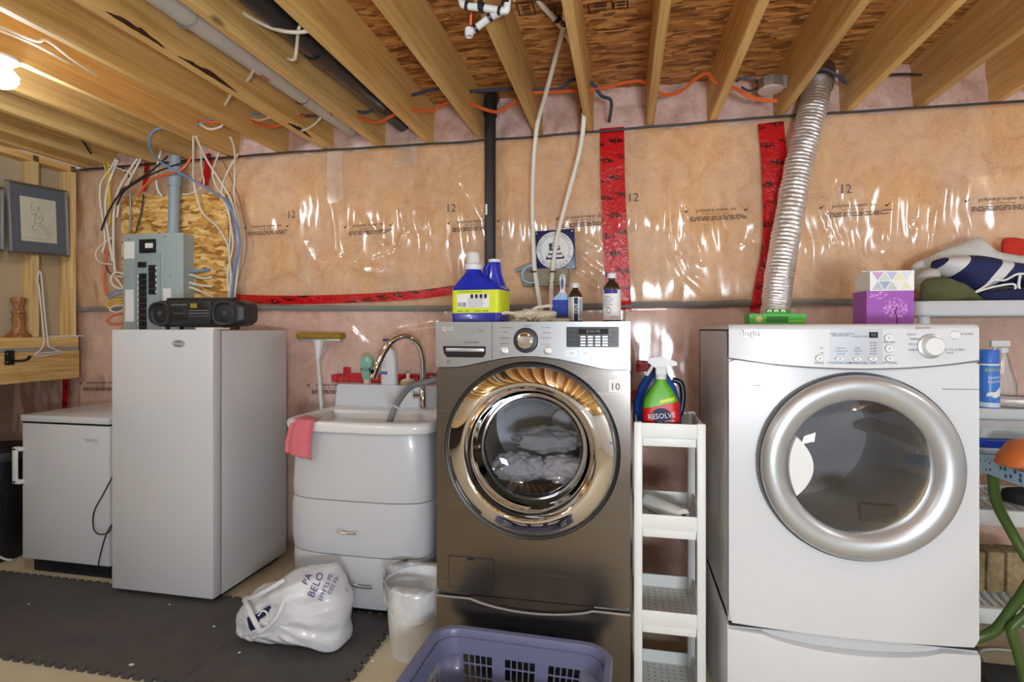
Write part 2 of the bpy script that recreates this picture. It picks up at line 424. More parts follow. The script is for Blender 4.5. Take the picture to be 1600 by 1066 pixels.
class MB:
    def __init__(self, M=None):
        self.v, self.f = [], []
        self.M = M

    def add(self, vs, fs):
        o = len(self.v)
        for p in vs:
            p = Vector(p)
            self.v.append(tuple(self.M @ p) if self.M is not None else tuple(p))
        self.f += [tuple(i + o for i in f) for f in fs]
        return self

    def box(self, x0, x1, y0, y1, z0, z1, bev=0.0, seg=2):
        if bev <= 0:
            vs = [(x, y, z) for z in (z0, z1) for y in (y0, y1) for x in (x0, x1)]
            return self.add(vs, [(0, 2, 3, 1), (4, 5, 7, 6), (0, 1, 5, 4), (2, 6, 7, 3), (0, 4, 6, 2), (1, 3, 7, 5)])
        bm = bmesh.new()
        bmesh.ops.create_cube(bm, size=1)
        for v in bm.verts:
            v.co = Vector(((x0 + x1) / 2 + v.co.x * (x1 - x0), (y0 + y1) / 2 + v.co.y * (y1 - y0), (z0 + z1) / 2 + v.co.z * (z1 - z0)))
        bev = min(bev, 0.49 * min(x1 - x0, y1 - y0, z1 - z0))
        bmesh.ops.bevel(bm, geom=list(bm.edges), offset=bev, segments=seg, profile=0.5, affect='EDGES')
        bm.verts.index_update()
        self.add([v.co.copy() for v in bm.verts], [[v.index for v in f.verts] for f in bm.faces])
        bm.free()
        return self

    def loft(self, rings, cap0=True, cap1=True, closed=True):
        n = len(rings[0]); vs = [p for r in rings for p in r]; fs = []
        for i in range(len(rings) - 1):
            for j in range(n if closed else n - 1):
                a, b = i * n + j, i * n + (j + 1) % n
                fs.append((a, b, b + n, a + n))
        if cap0:
            fs.append(tuple(reversed(range(n))))
        if cap1:
            fs.append(tuple(range((len(rings) - 1) * n, len(rings) * n)))
        return self.add(vs, fs)

    def tube(self, pts, r, n=8, sub=5, cap=True):
        P = smooth_path(pts, sub) if sub > 1 else [Vector(p) for p in pts]
        m = len(P)
        rings = []
        up = None
        for i, p in enumerate(P):
            t = (P[min(i + 1, m - 1)] - P[max(i - 1, 0)]).normalized()
            if up is None:
                up = t.orthogonal().normalized()
            up = (up - t * up.dot(t))
            up = up.normalized() if up.length > 1e-6 else t.orthogonal().normalized()
            s = t.cross(up)
            rad = r(i / (m - 1)) if callable(r) else r
            rings.append([p + (up * math.cos(2 * PI * k / n) + s * math.sin(2 * PI * k / n)) * rad for k in range(n)])
        return self.loft(rings, cap, cap)

    def cyl(self, p0, p1, r0, r1=None, n=20, cap=True):
        r1 = r0 if r1 is None else r1
        return self.tube([p0, p1], lambda t: r0 + (r1 - r0) * t, n, 1, cap)

    def lathe(self, prof, c=(0, 0, 0), axis='Z', n=40):
        c = Vector(c)
        rings = []
        for (r, h) in prof:
            r = max(r, 1e-5)
            ring = []
            for k in range(n):
                a = 2 * PI * k / n
                x, y = r * math.cos(a), r * math.sin(a)
                if axis == 'Z':
                    ring.append(c + Vector((x, y, h)))
                elif axis == 'Y':
                    ring.append(c + Vector((x, h, -y)))
                else:
                    ring.append(c + Vector((h, x, y)))
            rings.append(ring)
        return self.loft(rings, prof[0][0] < 1e-4, prof[-1][0] < 1e-4)

    def prism(self, poly, y0, y1):
        """outline in x,z pushed from depth y0 to y1"""
        n = len(poly)
        vs = [(x, y0, z) for x, z in poly] + [(x, y1, z) for x, z in poly]
        fs = [tuple(range(n)), tuple(range(2 * n - 1, n - 1, -1))]
        for i in range(n):
            j = (i + 1) % n
            fs.append((j, i, i + n, j + n))
        return self.add(vs, fs)

    def slab(self, poly, z0, z1):
        """outline in x,y pushed from height z0 to z1"""
        return self.loft([[(x, y, z0) for x, y in poly], [(x, y, z1) for x, y in poly]])

    def grid(self, fn, nu, nv, cu=False):
        vs = [fn(i / nu, j / nv) for j in range(nv + 1) for i in range(nu + (0 if cu else 1))]
        w = nu + (0 if cu else 1)
        fs = []
        for j in range(nv):
            for i in range(nu):
                a, b = j * w + i, j * w + (i + 1) % w
                fs.append((a, b, b + w, a + w))
        return self.add(vs, fs)

    def pillow(self, outline, depth, cy=0.0, rings=7, amp=0.006, freq=14, seed=0, flat=0.0, smooth=3, depthb=None):
        """a soft body with the given front outline (x,z), swelling to +-depth in y"""
        pts = smooth_path([(x, 0, z) for x, z in list(outline) + [outline[0]]], smooth)[:-1]
        cx = sum(p.x for p in pts) / len(pts); cz = sum(p.z for p in pts) / len(pts)
        depthb = depth if depthb is None else depthb
        rs = []
        K = rings
        for k in range(2 * K + 1):
            ph = -PI / 2 + PI * k / (2 * K)
            s = max(0.001, math.cos(ph)) ** 0.55
            y = math.sin(ph)
            ring = []
            for p in pts:
                q = Vector((cx + (p.x - cx) * s, cy + (y * depth if y < 0 else y * depthb), cz + (p.z - cz) * s))
                nv = noise.noise_vector((q + Vector((seed * 7.1, seed * 3.3, seed))) * freq)
                rd = noise.ridged_multi_fractal((q + Vector((seed, 0, 0))) * freq * 0.6, 0.9, 2.1, 3, 0.9, 1.8)
                q += nv * amp + Vector((0, -1 if y < 0 else 0.3, 0)) * (rd - 1.0) * amp * 0.9
                ring.append(q)
            rs.append(ring)
        return self.loft(rs)

    def build(self, name, mat, parent=None, angle=38, smooth=True, bvh=False):
        me = bpy.data.meshes.new(name)
        me.from_pydata([tuple(v) for v in self.v], [], self.f)
        me.update()
        if smooth:
            me.shade_smooth()
            me.set_sharp_from_angle(angle=math.radians(angle))
        if isinstance(mat, str):
            mat = MATS[mat]
        me.materials.append(mat)
        o = bpy.data.objects.new(name, me)
        COL.objects.link(o)
        if parent is not None:
            o.parent = parent
        return o

    def tree(self):
        return BVHTree.FromPolygons([Vector(v) for v in self.v], self.f)


def tag(o, label, cat=None, group=None, kind=None):
    if label:
        o['label'] = label
    if cat:
        o['category'] = cat
    if group:
        o['group'] = group
    if kind:
        o['kind'] = kind
    return o


def root(name, label, cat, loc=(0, 0, 0), rz=0.0, group=None):
    o = bpy.data.objects.new(name, None)
    o.empty_display_size = 0.05
    o.location = loc
    o.rotation_euler = (0, 0, rz)
    COL.objects.link(o)
    return tag(o, label, cat, group)


def copy_tree(o, parent=None):
    c = o.copy(); COL.objects.link(c)
    if parent is not None:
        c.parent = parent
    for ch in list(o.children):
        copy_tree(ch, c)
    return c


_TXT = {}


def text_pts(s, size, align='CENTER', bold=0.0):
    key = (s, align)
    if key not in _TXT:
        cu = bpy.data.curves.new('print', 'FONT')
        cu.body = s; cu.size = 1; cu.align_x = align; cu.align_y = 'CENTER'
        cu.resolution_u = 2
        ob = bpy.data.objects.new('print', cu)
        COL.objects.link(ob)
        bpy.context.view_layer.update()
        dg = bpy.context.evaluated_depsgraph_get()
        me = bpy.data.meshes.new_from_object(ob.evaluated_get(dg))
        _TXT[key] = ([v.co.copy() for v in me.vertices], [tuple(p.vertices) for p in me.polygons])
        bpy.data.meshes.remove(me)
        bpy.data.objects.remove(ob); bpy.data.curves.remove(cu)
    vs, fs = _TXT[key]
    return [v * size for v in vs], fs


FACE = Matrix.Rotation(PI / 2, 4, 'X')     # flat print turned to face -Y


def lettering(s, size, loc, mat, parent, rot=0.0, face=FACE, align='CENTER', sx=1.0, conf=None, name='lettering', label=None):
    vs, fs = text_pts(s, size, align)
    M = Matrix.Translation(Vector(loc)) @ face @ Matrix.Rotation(rot, 4, 'Z') @ Matrix.Diagonal((sx, 1, 1, 1))
    pts = [M @ v for v in vs]
    if conf:
        pts = [conf(p) for p in pts]
    o = MB().add(pts, fs).build(name, mat, parent, smooth=False)
    if label:
        o['label'] = label
    return o


def on_tree(tree, direction=(0, 1, 0), back=1.0, lift=0.0008):
    d = Vector(direction).normalized()

    def f(p):
        hit = tree.ray_cast(p - d * back, d)
        return (hit[0] - d * lift) if hit[0] is not None else p
    return f


def cable(name, label, cat, pts, r, mat, group=None, n=6, sub=5):
    o = MB().tube(pts, r, n, sub).build(name, mat)
    return tag(o, label, cat, group)


# ------------------------------------------------------------------ the setting
def structure(o, label=None):
    o['kind'] = 'structure'
    if label:
        o['label'] = label
    return o


floor = structure(MB().box(-4.7, 3.5, -3.2, 3.1, -0.1, 0).build('floor', M_CONC, smooth=False), 'pale beige bare concrete basement floor')
ceiling = structure(MB().box(-4.7, 3.5, -3.2, 3.1, ZC, ZC + 0.02).build('ceiling', M_OSBC, smooth=False), 'brown strand board subfloor overhead between the joists')
M_DRY = pm('drywall_paper', (186, 168, 136), 0.85, var=0.06, scale=2)
M_FAR = pm('painted_block', (232, 230, 224), 0.85, var=0.06, scale=2)
wr = structure(MB().box(3.4, 3.5, -3.2, 3.1, 0, ZC).build('wall_right', M_FAR, smooth=False), 'plain pale basement side wall')
wq = structure(MB().box(-4.7, 3.5, -3.3, -3.2, 0, ZC).build('wall_rear', M_FAR, smooth=False), 'plain pale basement wall behind the camera')
wf = structure(MB().box(-4.7, -4.6, -3.2, 3.1, 0, ZC).build('wall_far_left', pm('dark_block', (92, 72, 66), 0.9), smooth=False), 'dark wall beneath the framed partition')

# joists, one board each
JX = [-3.46, -3.27, -2.955, -2.67, -2.368, -2.024, -1.728, -1.398, -1.10, -0.792, -0.474, -0.198, 0.112, 0.42, 0.738, 1.04, 1.357, 1.672, 1.98, 2.29, 2.6, 2.91, 3.2]
jm = MB().box(0, 0.038, -3.15, D + 0.05, 0, ZC - ZJ, 0.003, 1)
j0 = None
for x in JX:
    if j0 is None:
        j0 = jm.build('joist', M_JOIST, ceiling)
        j = j0
    else:
        j = j0.copy(); COL.objects.link(j); j.parent = ceiling
    j.location = (x, 0, ZJ)

# bark left along the lower arris of one joist
for (ya, yb) in ((1.50, 1.74), (1.80, 2.13), (2.50, 2.72)):
    mb = MB()
    rnd = random.Random(int(ya * 100)); n = 14
    low = [(ya + (yb - ya) * k / n, ZJ + 0.002 + 0.002 * rnd.random()) for k in range(n + 1)]
    hi = [(ya + (yb - ya) * k / n, ZJ + 0.006 + 0.020 * math.sin(PI * k / n) * rnd.uniform(0.6, 1.1)) for k in range(n + 1)]
    X0 = JX[6] + 0.038
    mb.loft([[(X0 - 0.002, y, z) for y, z in low], [(X0 + 0.0012, y, z) for y, z in low], [(X0 + 0.0012, y, z) for y, z in hi], [(X0 - 0.002, y, z) for y, z in hi]], False, False, False)
    mb.build('bark_strip', pm('bark', (74, 40, 18), 0.9, var=0.35, scale=60, bump=0.8, bscale=90), ceiling, smooth=False)

# printed marks on the subfloor, frames and bars
for (px, py, w, h) in ((822, 14, 0.07, 0.09), (858, 14, 0.05, 0.07), (938, 10, 0.10, 0.06), (970, 8, 0.06, 0.05), (480, 58, 0.09, 0.05)):
    c = atz(px, py, ZC)
    mb = MB()
    t = 0.006
    for (x0, x1, y0, y1) in ((-w / 2, w / 2, -h / 2, -h / 2 + t), (-w / 2, w / 2, h / 2 - t, h / 2), (-w / 2, -w / 2 + t, -h / 2, h / 2), (w / 2 - t, w / 2, -h / 2, h / 2), (-w / 4, w / 4, -t, t), (-w / 4, w / 5, t * 2.4, t * 3.2), (-w / 5, w / 4, -t * 3.6, -t * 2.4)):
        mb.box(c.x + x0, c.x + x1, c.y + y0, c.y + y1, ZC - 0.0006, ZC - 0.0001)
    mb.build('stamp', pm('stamp_ink', (66, 36, 16), 0.8), ceiling, smooth=False)

# ---- back wall: batts, poly film, tapes
ZS = 1.415          # the sealed seam between the upper and lower batts
FOLDS = [
    ([(1042, 250), (1046, 330), (1050, 395), (1068, 430), (1104, 460)], 0.012, 0.014),
    ([(1066, 312), (1078, 365), (1095, 412)], 0.011, 0.012),
    ([(1386, 262), (1384, 330), (1380, 392)], 0.013, 0.016),
    ([(1462, 296), (1452, 345), (1447, 395)], 0.011, 0.014),
    ([(1418, 285), (1424, 330), (1420, 350)], 0.012, 0.012),
    ([(1300, 275), (1320, 320), (1324, 352)], 0.011, 0.010),
    ([(1275, 300), (1290, 350), (1302, 385)], 0.011, 0.012),
    ([(520, 300), (530, 350), (532, 395)], 0.012, 0.010),
    ([(575, 350), (600, 380), (622, 400)], 0.012, 0.012),
    ([(632, 330), (640, 365), (620, 398), (585, 410)], 0.012, 0.014),
    ([(655, 330), (662, 360)], 0.014, 0.012),
    ([(676, 340), (678, 375)], 0.012, 0.010),
    ([(725, 285), (745, 310), (760, 335)], 0.013, 0.014),
    ([(487, 385), (500, 415), (520, 425)], 0.012, 0.010),
    ([(540, 405), (570, 425), (600, 428)], 0.012, 0.012),
    ([(905, 372), (935, 388)], 0.010, 0.014), ([(905, 400), (938, 425)], 0.010, 0.014), ([(900, 425), (930, 450)], 0.010, 0.012),
    ([(1160, 385), (1180, 395)], 0.012, 0.010),
    ([(630, 520), (680, 512)], 0.02, 0.012), ([(410, 500), (425, 520)], 0.012, 0.010), ([(545, 510), (575, 540)], 0.012, 0.010),
]
FSEG = []
for pts, w, a in FOLDS:
    q = [at(px, py, D) for px, py in pts]
    q = [Vector((p.x, p.z)) for p in q]
    for i in range(len(q) - 1):
        FSEG.append((q[i], q[i + 1], w, a * (0.6 + 0.4 * math.sin(PI * (i + 1) / len(q)))))


def sheet_h(x, z, folds=True):
    """how far the film stands out from the batts at a place on the wall"""
    if z > ZS:
        t = min(1.0, (z - ZS) / (ZJ - ZS))
        env = math.sin(PI * min(1, max(0, t))) ** 0.6
        h = 0.014 + 0.030 * env
    else:
        t = z / ZS
        env = 0.55 * math.sin(PI * t) ** 0.5
        h = 0.008 + 0.010 * env
    p = Vector((x * 8.0, z * 1.5, 0.3))
    h += 0.011 * env * (noise.noise(p) + 0.5 * noise.noise(p * 2.3))
    h += 0.0035 * noise.noise(Vector((x * 26, z * 7 + x * 6, 2.0))) * (0.3 + env)
    h += 0.006 * noise.noise(Vector((x * 3.0, z * 4.0, 5.0)))
    if folds:
        P = Vector((x, z))
        best = 0.0
        for a, b, w, am in FSEG:
            if abs(x - (a.x + b.x) / 2) > 0.2:
                continue
            ab = b - a
            k = max(0.0, min(1.0, (P - a).dot(ab) / max(1e-9, ab.length_squared)))
            d2 = (P - a - ab * k).length_squared
            if d2 < (3 * w) ** 2:
                best = max(best, am * math.exp(-d2 / (w * w)))
        h += best
    return max(0.004, h)


wall = structure(MB().box(-4.6, 3.4, D + 0.012, D + 0.12, 0, ZS).build('wall_back', M_BATTP, smooth=False), 'insulated back wall covered with clear plastic vapour barrier')
MB().box(-4.6, 3.4, D - 0.006, D + 0.11, ZS, ZJ).build('upper_batts', M_BATT, wall, smooth=False)['label'] = 'tan glass-fibre batts behind the clear film'
NX, NZ = 560, 168
fm = MB()


def fpt(u, v):
    x = -4.6 + 8.0 * u
    z = ZJ * v
    return (x, D - sheet_h(x, z) - (0.006 if z > ZS else 0), z)


fm.grid(fpt, NX, NZ)
MB.build(fm, 'vapour_barrier', M_FILM, wall, angle=180)['label'] = 'clear wrinkled polyethylene sheet over the batts'


def on_sheet(lift=0.0015):
    def f(p):
        return Vector((p.x, D - sheet_h(p.x, p.z) - (0.006 if p.z > ZS else 0) - lift, p.z))
    return f


# grey sealant seam and the black bead along the top
MB().tube([(x, D - 0.012 - 0.004 * math.sin(x * 5), ZS + 0.012 + 0.008 * math.sin(x * 1.7) + 0.006 * noise.noise(Vector((x * 4, 0, 0)))) for x in [-4.5 + 0.12 * i for i in range(66)]], 0.017, 8, 1).build('sealant_seam', pm('sealant_grey', (128, 128, 126), 0.35, coat=0.5), wall)['label'] = 'grey glossy sealed seam across the wall'
MB().tube([(x, D - 0.045, ZJ - 0.012 + 0.006 * math.sin(x * 2.3) + 0.004 * noise.noise(Vector((x * 5, 3, 0)))) for x in [-3.45 + 0.1 * i for i in range(68)]], 0.006, 6, 2).build('sealant_bead', M_CBLACK, wall)['label'] = 'thin black bead along the top of the film'

# film pillows in the bays between the joist ends
for i in range(len(JX) - 1):
    x0, x1 = JX[i] + 0.038, JX[i + 1]
    if x0 > 3.2:
        continue

    def rp(u, v, x0=x0, x1=x1, i=i):
        x = x0 + (x1 - x0) * u; z = ZJ - 0.02 + (ZC - ZJ + 0.02) * v
        n1 = noise.noise(Vector((x * 9, z * 9, i))) * 0.026 + noise.noise(Vector((x * 22, z * 14, i + 4))) * 0.014
        return (x, D + 0.012 + 0.028 * v - 0.028 * math.sin(PI * u) * (1 - v * 0.5) + n1 * (0.4 + 0.6 * math.sin(PI * u)), z)
    MB().grid(rp, 22, 18).build('rim_batt', M_RIM, wall, angle=180)


def strip(pts, w, name='red_tape', mat=M_TAPE, lift=0.003, label=None, nw=5, step=0.02):
    """adhesive tape laid over the film along a line of (x, z)"""
    P = smooth_path([(p[0], 0, p[1]) for p in pts], max(4, int(0.5 / step / max(1, len(pts) - 1)) + 6))
    rings = []
    for i, p in enumerate(P):
        t = (P[min(i + 1, len(P) - 1)] - P[max(i - 1, 0)]).normalized()
        s = Vector((t.z, 0, -t.x))
        row = []
        for k in range(nw + 1):
            q = p + s * (k / nw - 0.5) * w
            row.append(Vector((q.x, D - sheet_h(q.x, q.z, False) - (0.006 if q.z > ZS else 0) - lift - 0.004, q.z)))
        rings.append(row)
    mb = MB().loft(rings, False, False, False)
    o = mb.build(name, mat, wall, angle=180)
    if label:
        o['label'] = label
    return o


def wz(px, py):
    p = at(px, py, D - 0.03)
    return (p.x, p.z)


def stw(pxs, w, label, **k):
    return strip([wz(*p) for p in pxs], w, label=label, **k)


stw([(956, 199), (958, 300), (963, 400), (968, 488)], 0.125, 'wide red sheathing tape running down behind the bottles')
stw([(1204, 192), (1209, 280), (1209, 380), (1196, 460), (1192, 490)], 0.120, 'red sheathing tape hanging down behind the foil duct')
stw([(372, 467), (450, 469), (540, 467), (640, 462), (716, 453)], 0.05, 'long horizontal red tape above the grey seam')
stw([(228, 246), (231, 268), (229, 300)], 0.035, 'short red tape among the cables above the panel')
stw([(322, 240), (326, 262), (322, 290)], 0.05, 'red tape patch beside the grey conduit')
stw([(516, 592), (560, 590), (620, 592), (690, 590)], 0.05, 'red tape behind the sink splashback')
stw([(541, 574), (541, 596)], 0.05, 'short upright red tape above the sink')
stw([(100, 585), (99, 640)], 0.045, 'red tape below the wooden beam')
stw([(993, 572), (1020, 573)], 0.06, 'red tape beside the stain remover bottle')
stw([(995, 610), (995, 640)], 0.05, 'red tape low between washer and shelf tower')
M_CTAPE = film('clear_tape', gloss=0.10, milk=0.40, rough=0.18, tint=(244, 226, 206))
stw([(524, 236), (526, 290), (528, 318)], 0.10, 'clear packing tape strip high on the film', name='clear_tape', mat=M_CTAPE)
stw([(636, 214), (635, 262)], 0.13, 'clear packing tape patch under the black pipe', name='clear_tape', mat=M_CTAPE)

# maker's print on the film
CS = on_sheet(0.002)


def polyprint(px, py, cut=1.0):
    c = wz(px, py)
    X, Z = c
    lettering('polytarp-super six', 0.024, (X, 0, Z + 0.016), M_INK, wall, 0.02, conf=CS, sx=1.1, name='film_print')
    lettering('vapor retarder 6 mil poly', 0.0105, (X, 0, Z - 0.004), M_INK, wall, 0.02, conf=CS, name='film_print')
    mb = MB()
    for r in range(3):
        x = X - 0.125
        rnd = random.Random(int(px) + r)
        while x < X + 0.12:
            w = rnd.uniform(0.012, 0.04)
            z = Z - 0.020 - r * 0.008 + (x - X) * 0.02
            vs = [CS(Vector((x, 0, z))), CS(Vector((x + w, 0, z))), CS(Vector((x + w, 0, z + 0.004))), CS(Vector((x, 0, z + 0.004)))]
            mb.add(vs, [(0, 1, 2, 3)])
            x += w + 0.006
    for sgn in (-1, 1):
        cx = X + sgn * 0.142
        tick = [(-0.012, 0.004), (-0.006, -0.012), (0.014, 0.012), (-0.004, -0.002)]
        mb.add([CS(Vector((cx + a, 0, Z + 0.012 + b))) for a, b in tick], [(0, 1, 3), (1, 2, 3)])
    mb.build('film_print', M_INK, wall, smooth=False)


for (px, py) in ((420, 358), (578, 357), (742, 351), (914, 344), (1118, 334), (1332, 327), (1562, 317), (515, 606), (152, 602)):
    polyprint(px, py)
M_INKB = pm('print_faded', (92, 84, 88), 0.7)
for (px, py) in ((458, 337), (706, 327), (989, 311), (1318, 298)):
    x, z = wz(px, py)
    lettering('12', 0.062, (x, 0, z), M_INKB, wall, 0.02, conf=CS, name='film_print')

# ---- framed partition on a beam, left
wl = structure(MB().box(XL - 0.10, XL - 0.089, -3.2, D - 0.01, 1.25, ZJ).build('wall_left', M_DRY, smooth=False), 'framed partition with bare studs and drywall back')
ST = MB().box(-0.089, 0, 0, 0.038, 1.255, ZJ, 0.002, 1)
s0 = None
for y in (D - 0.085, 2.617, 2.20, 1.80, 1.4, 1.0, 0.6, 0.2, -0.2):
    if s0 is None:
        s0 = ST.build('stud', M_STUD, wl); s = s0
    else:
        s = s0.copy(); COL.objects.link(s); s.parent = wl
    s.location = (XL, y, 0)
MB().box(XL - 0.10, XL + 0.012, -3.2, D - 0.04, 1.188, 1.255, 0.003, 1).build('sill_plate', M_PLATE, wl)
MB().box(XL - 0.10, XL + 0.010, -3.2, D - 0.04, 1.168, 1.188).build('sill_gasket', pm('gasket_grey', (150, 150, 146), 0.6), wl)
MB().box(XL - 0.12, XL + 0.018, -3.2, D - 0.04, 0.985, 1.168, 0.003, 1).build('beam', M_PLATE, wl)['label'] = 'honey coloured timber beam under the partition'
MB().box(XL - 0.10, XL, -3.2, D - 0.05, ZJ - 0.04, ZJ).build('top_plate', M_PLATE, wl)

# ---- bare ceiling globes
M_GLOW = pm('globe_glow', (232, 243, 255), 0.4, emit=LAMP_POWER, var=0)
M_GLOWD = pm('globe_glow_dim', (232, 243, 255), 0.4, emit=LAMP_POWER * 0.42, var=0)    # the weaker bulb over the freezer
lamp_words = ['white ceiling globe glowing at the edge under the joists', 'glowing ceiling globe near the pale side wall', 'added ceiling fill globe above and behind the camera', 'added ceiling fill globe at the rear of the room', 'added ceiling fill globe in the far corner by the side wall', 'added ceiling fill globe in the far corner by the partition']
for (lx, ly, lz), words in zip(LAMPS, lamp_words):
    r0 = root('ceiling_lamp', words, 'lamp', (lx, ly, lz), group='bare ceiling globes')
    MB().lathe([(0, 0.078), (0.055, 0.078), (0.058, 0.066), (0.04, 0.052), (0.03, 0.04), (0, 0.04)], n=24).build('lamp_holder', M_WHITE2, r0)
    MB().lathe([(0, -0.042), (0.02, -0.039), (0.042, -0.028), (0.055, -0.006), (0.055, 0.010), (0.042, 0.028), (0.028, 0.040), (0, 0.040)], n=24).build('globe', M_GLOWD if ly > 1.5 else M_GLOW, r0)

# unseen tripod light added behind the camera as fill, its panel tipped up toward the ceiling
wl_ = root('fill_lamp', 'added fill light on a tripod behind the camera', 'lamp', (0.45, -0.95, 0), 0.05)
for k in range(3):
    a = 0.5 + k * 2.094
    MB().cyl((0.34 * math.cos(a), 0.34 * math.sin(a), 0), (0, 0, 0.55), 0.012, None, 10).build('leg', M_BLACK, wl_)
MB().cyl((0, 0, 0.45), (0, 0, 1.0), 0.014, None, 12).build('pole', M_BLACK, wl_)
HM = Matrix.Translation((0, 0, 1.0)) @ Matrix.Rotation(0.55, 4, 'X')
MB(HM).box(-0.23, 0.23, -0.06, 0.0, -0.15, 0.15, 0.01).build('head', M_BLACK, wl_)
MB(HM).box(-0.21, 0.21, 0.001, 0.006, -0.13, 0.13).build('fill_panel', pm('fill_glow', (232, 243, 255), 0.4, emit=FILL_POWER, var=0), wl_)


# ------------------------------------------------------------------ foam floor mats
M_FOAM = pm('foam_grey', (86, 82, 79), 0.8, var=0.18, scale=9, bump=0.35, bscale=220)


def foam_tile(x0, y0, s, h, left, right):
    """square foam tile: a slab with square-cut interlocking teeth along its free edges"""
    n, d = 12, 0.017
    mb = MB()
    xa, xb = (x0 + d if left else x0), (x0 + s - d if right else x0 + s)
    mb.box(xa, xb, y0 + d, y0 + s - d, 0, h)
    p = s / n
    for k in range(n):
        a = x0 + p * k + p * 0.25 - 0.003; b = a + p * 0.5 + 0.006
        a, b = max(a, xa), min(b, xb)
        if b > a:
            mb.box(a, b, y0, y0 + d, 0, h)
            mb.box(a, b, y0 + s - d, y0 + s, 0, h)
        c = y0 + p * k + p * 0.25 - 0.003; e = c + p * 0.5 + 0.006
        c, e = max(c, y0 + d), min(e, y0 + s - d)
        if left:
            mb.box(x0, xa, c, e, 0, h)
        if right:
            mb.box(xb, x0 + s, c, e, 0, h)
    return mb


mats_words = ['dark grey foam mat nearest the mini fridge', 'dark grey foam mat in front of the tall freezer', 'dark grey foam mat between freezer and plastic bag', 'dark grey foam mat under the plastic belongings bag']
for i in range(4):
    x0 = -3.42 + 0.61 * i
    o = foam_tile(x0, 1.69, 0.6088, 0.013 - 0.0004 * (i % 2), i == 0, i == 3).build('foam_mat', M_FOAM, smooth=False)
    tag(o, mats_words[i], 'floor mat', 'interlocking foam floor mats')
SCR = ((205, 1040, 0.009, 'largest pale scrap, lying on the mat near its toothed front edge'), (45, 945, 0.004, 'tiny pale scrap on the mat nearest the mini fridge'), (374, 1021, 0.005, 'pale scrap on the mat just before the plastic bag'), (265, 946, 0.004, 'tiny pale scrap just in front of the freezer'), (582, 1034, 0.007, 'pale scrap at the torn mat edge before the waste bin'), (590, 972, 0.008, 'pale scrap beneath the sink cabinet'), (334, 980, 0.006, 'pale scrap on the mat behind the plastic bag'))
for i, (px, py, r, words) in enumerate(SCR):
    p = atz(px, py, 0.013 if px < 580 else 0.001)
    rnd = random.Random(i)
    mb = MB().pillow([(p.x + r * math.cos(a) * rnd.uniform(0.7, 1.4), p.z + 0.003 + 0.0025 * math.sin(a)) for a in [k * PI / 4 for k in range(8)]], r * 0.7, p.y, 3, 0.0003, 60, i)
    tag(mb.build('litter_scrap', M_WHITEP), words, 'scrap', 'pale scraps on the floor')

# ------------------------------------------------------------------ tall freezer
fz = root('upright_freezer', 'tall white upright freezer with oval badge and radio on top', 'freezer', (-2.1685, 2.21, 0))
w = 0.2855
MB().box(-w + 0.004, w - 0.004, 0.062, 0.575, 0.03, 1.296, 0.006, 2).build('cabinet', M_WHITE, fz)
fd = MB().box(-w, w, 0, 0.052, 0.035, 1.30, 0.006, 2).build('door', M_WHITE, fz)
MB().box(-w + 0.006, w - 0.006, 0.050, 0.064, 0.045, 1.292).build('door_gasket', pm('gasket_pale', (150, 152, 154), 0.6), fz)
MB().box(-w + 0.02, w - 0.02, 0.05, 0.52, 0.0135, 0.032).build('plinth', M_BLACK, fz)
MB().box(w - 0.10, w + 0.002, 0.006, 0.11, 1.299, 1.309, 0.003).build('hinge_cover', M_WHITE2, fz)
bx, bz = at(279, 537, 2.21).x + 2.1685, at(279, 537, 2.21).z
bd = MB().prism([(bx + 0.034 * math.cos(a), bz + 0.0165 * math.sin(a)) for a in [k * PI / 18 for k in range(36)]], -0.003, 0.002).build('badge', pm('badge_grey', (150, 152, 156), 0.35, 0.5), fd)
lettering('Woods', 0.021, (bx, -0.0038, bz), M_WHITEP, fd)
for k, (px, py) in enumerate(((240, 643), (228, 650), (288, 738), (203, 660))):
    q = at(px, py, 2.209)
    MB().box(q.x + 2.1685 - 0.012, q.x + 2.1685 + 0.016, -0.0004, 0.001, q.z - 0.001, q.z + 0.001).build('scuff', pm('scuff_grey', (196, 197, 198), 0.5), fd, smooth=False)

# ------------------------------------------------------------------ mini fridge
mf = root('mini_fridge', 'low white mini fridge half hidden behind the tall freezer', 'fridge', (-2.883, 2.33, 0))
w = 0.283
MB().box(-w + 0.006, w - 0.006, 0.055, 0.54, 0.03, 0.80, 0.005).build('cabinet', M_WHITE, mf)
d1 = MB().box(-w, w, 0, 0.05, 0.072, 0.80, 0.008, 2).build('door', M_WHITE, mf)
MB().box(-w - 0.004, w + 0.004, -0.006, 0.55, 0.808, 0.843, 0.006, 2).build('top_panel', M_WHITE, mf)
MB().box(-w + 0.004, w - 0.004, 0.002, 0.5, 0.799, 0.809).build('top_seam', M_BLACK, mf)
gr = MB().box(-w + 0.045, w - 0.01, 0.028, 0.06, 0.0, 0.066).build('base_grille', M_BLACK, mf)
for r in range(5):
    MB().box(-w + 0.15, w - 0.03, 0.024, 0.03, 0.012 + r * 0.01, 0.016 + r * 0.01).build('grille_slat', M_ABS, gr)
h = MB()
h.box(-w - 0.034, -w - 0.002, -0.026, -0.014, 0.475, 0.672, 0.006)
h.box(-w - 0.034, -w + 0.02, -0.026, 0.004, 0.650, 0.672, 0.006)
h.box(-w - 0.034, -w + 0.02, -0.026, 0.004, 0.475, 0.497, 0.006)
h.build('handle', M_WHITE2, d1)
q = at(143, 688, 2.33); bx, bz = q.x + 2.883, q.z
MB().prism(rr(0.088, 0.022, 0.008, 4, bx, bz), -0.0025, 0.002).build('badge', pm('badge_white', (206, 208, 210), 0.3), d1)
lettering('Kenmore', 0.013, (bx - 0.006, -0.003, bz), M_INKG, d1)
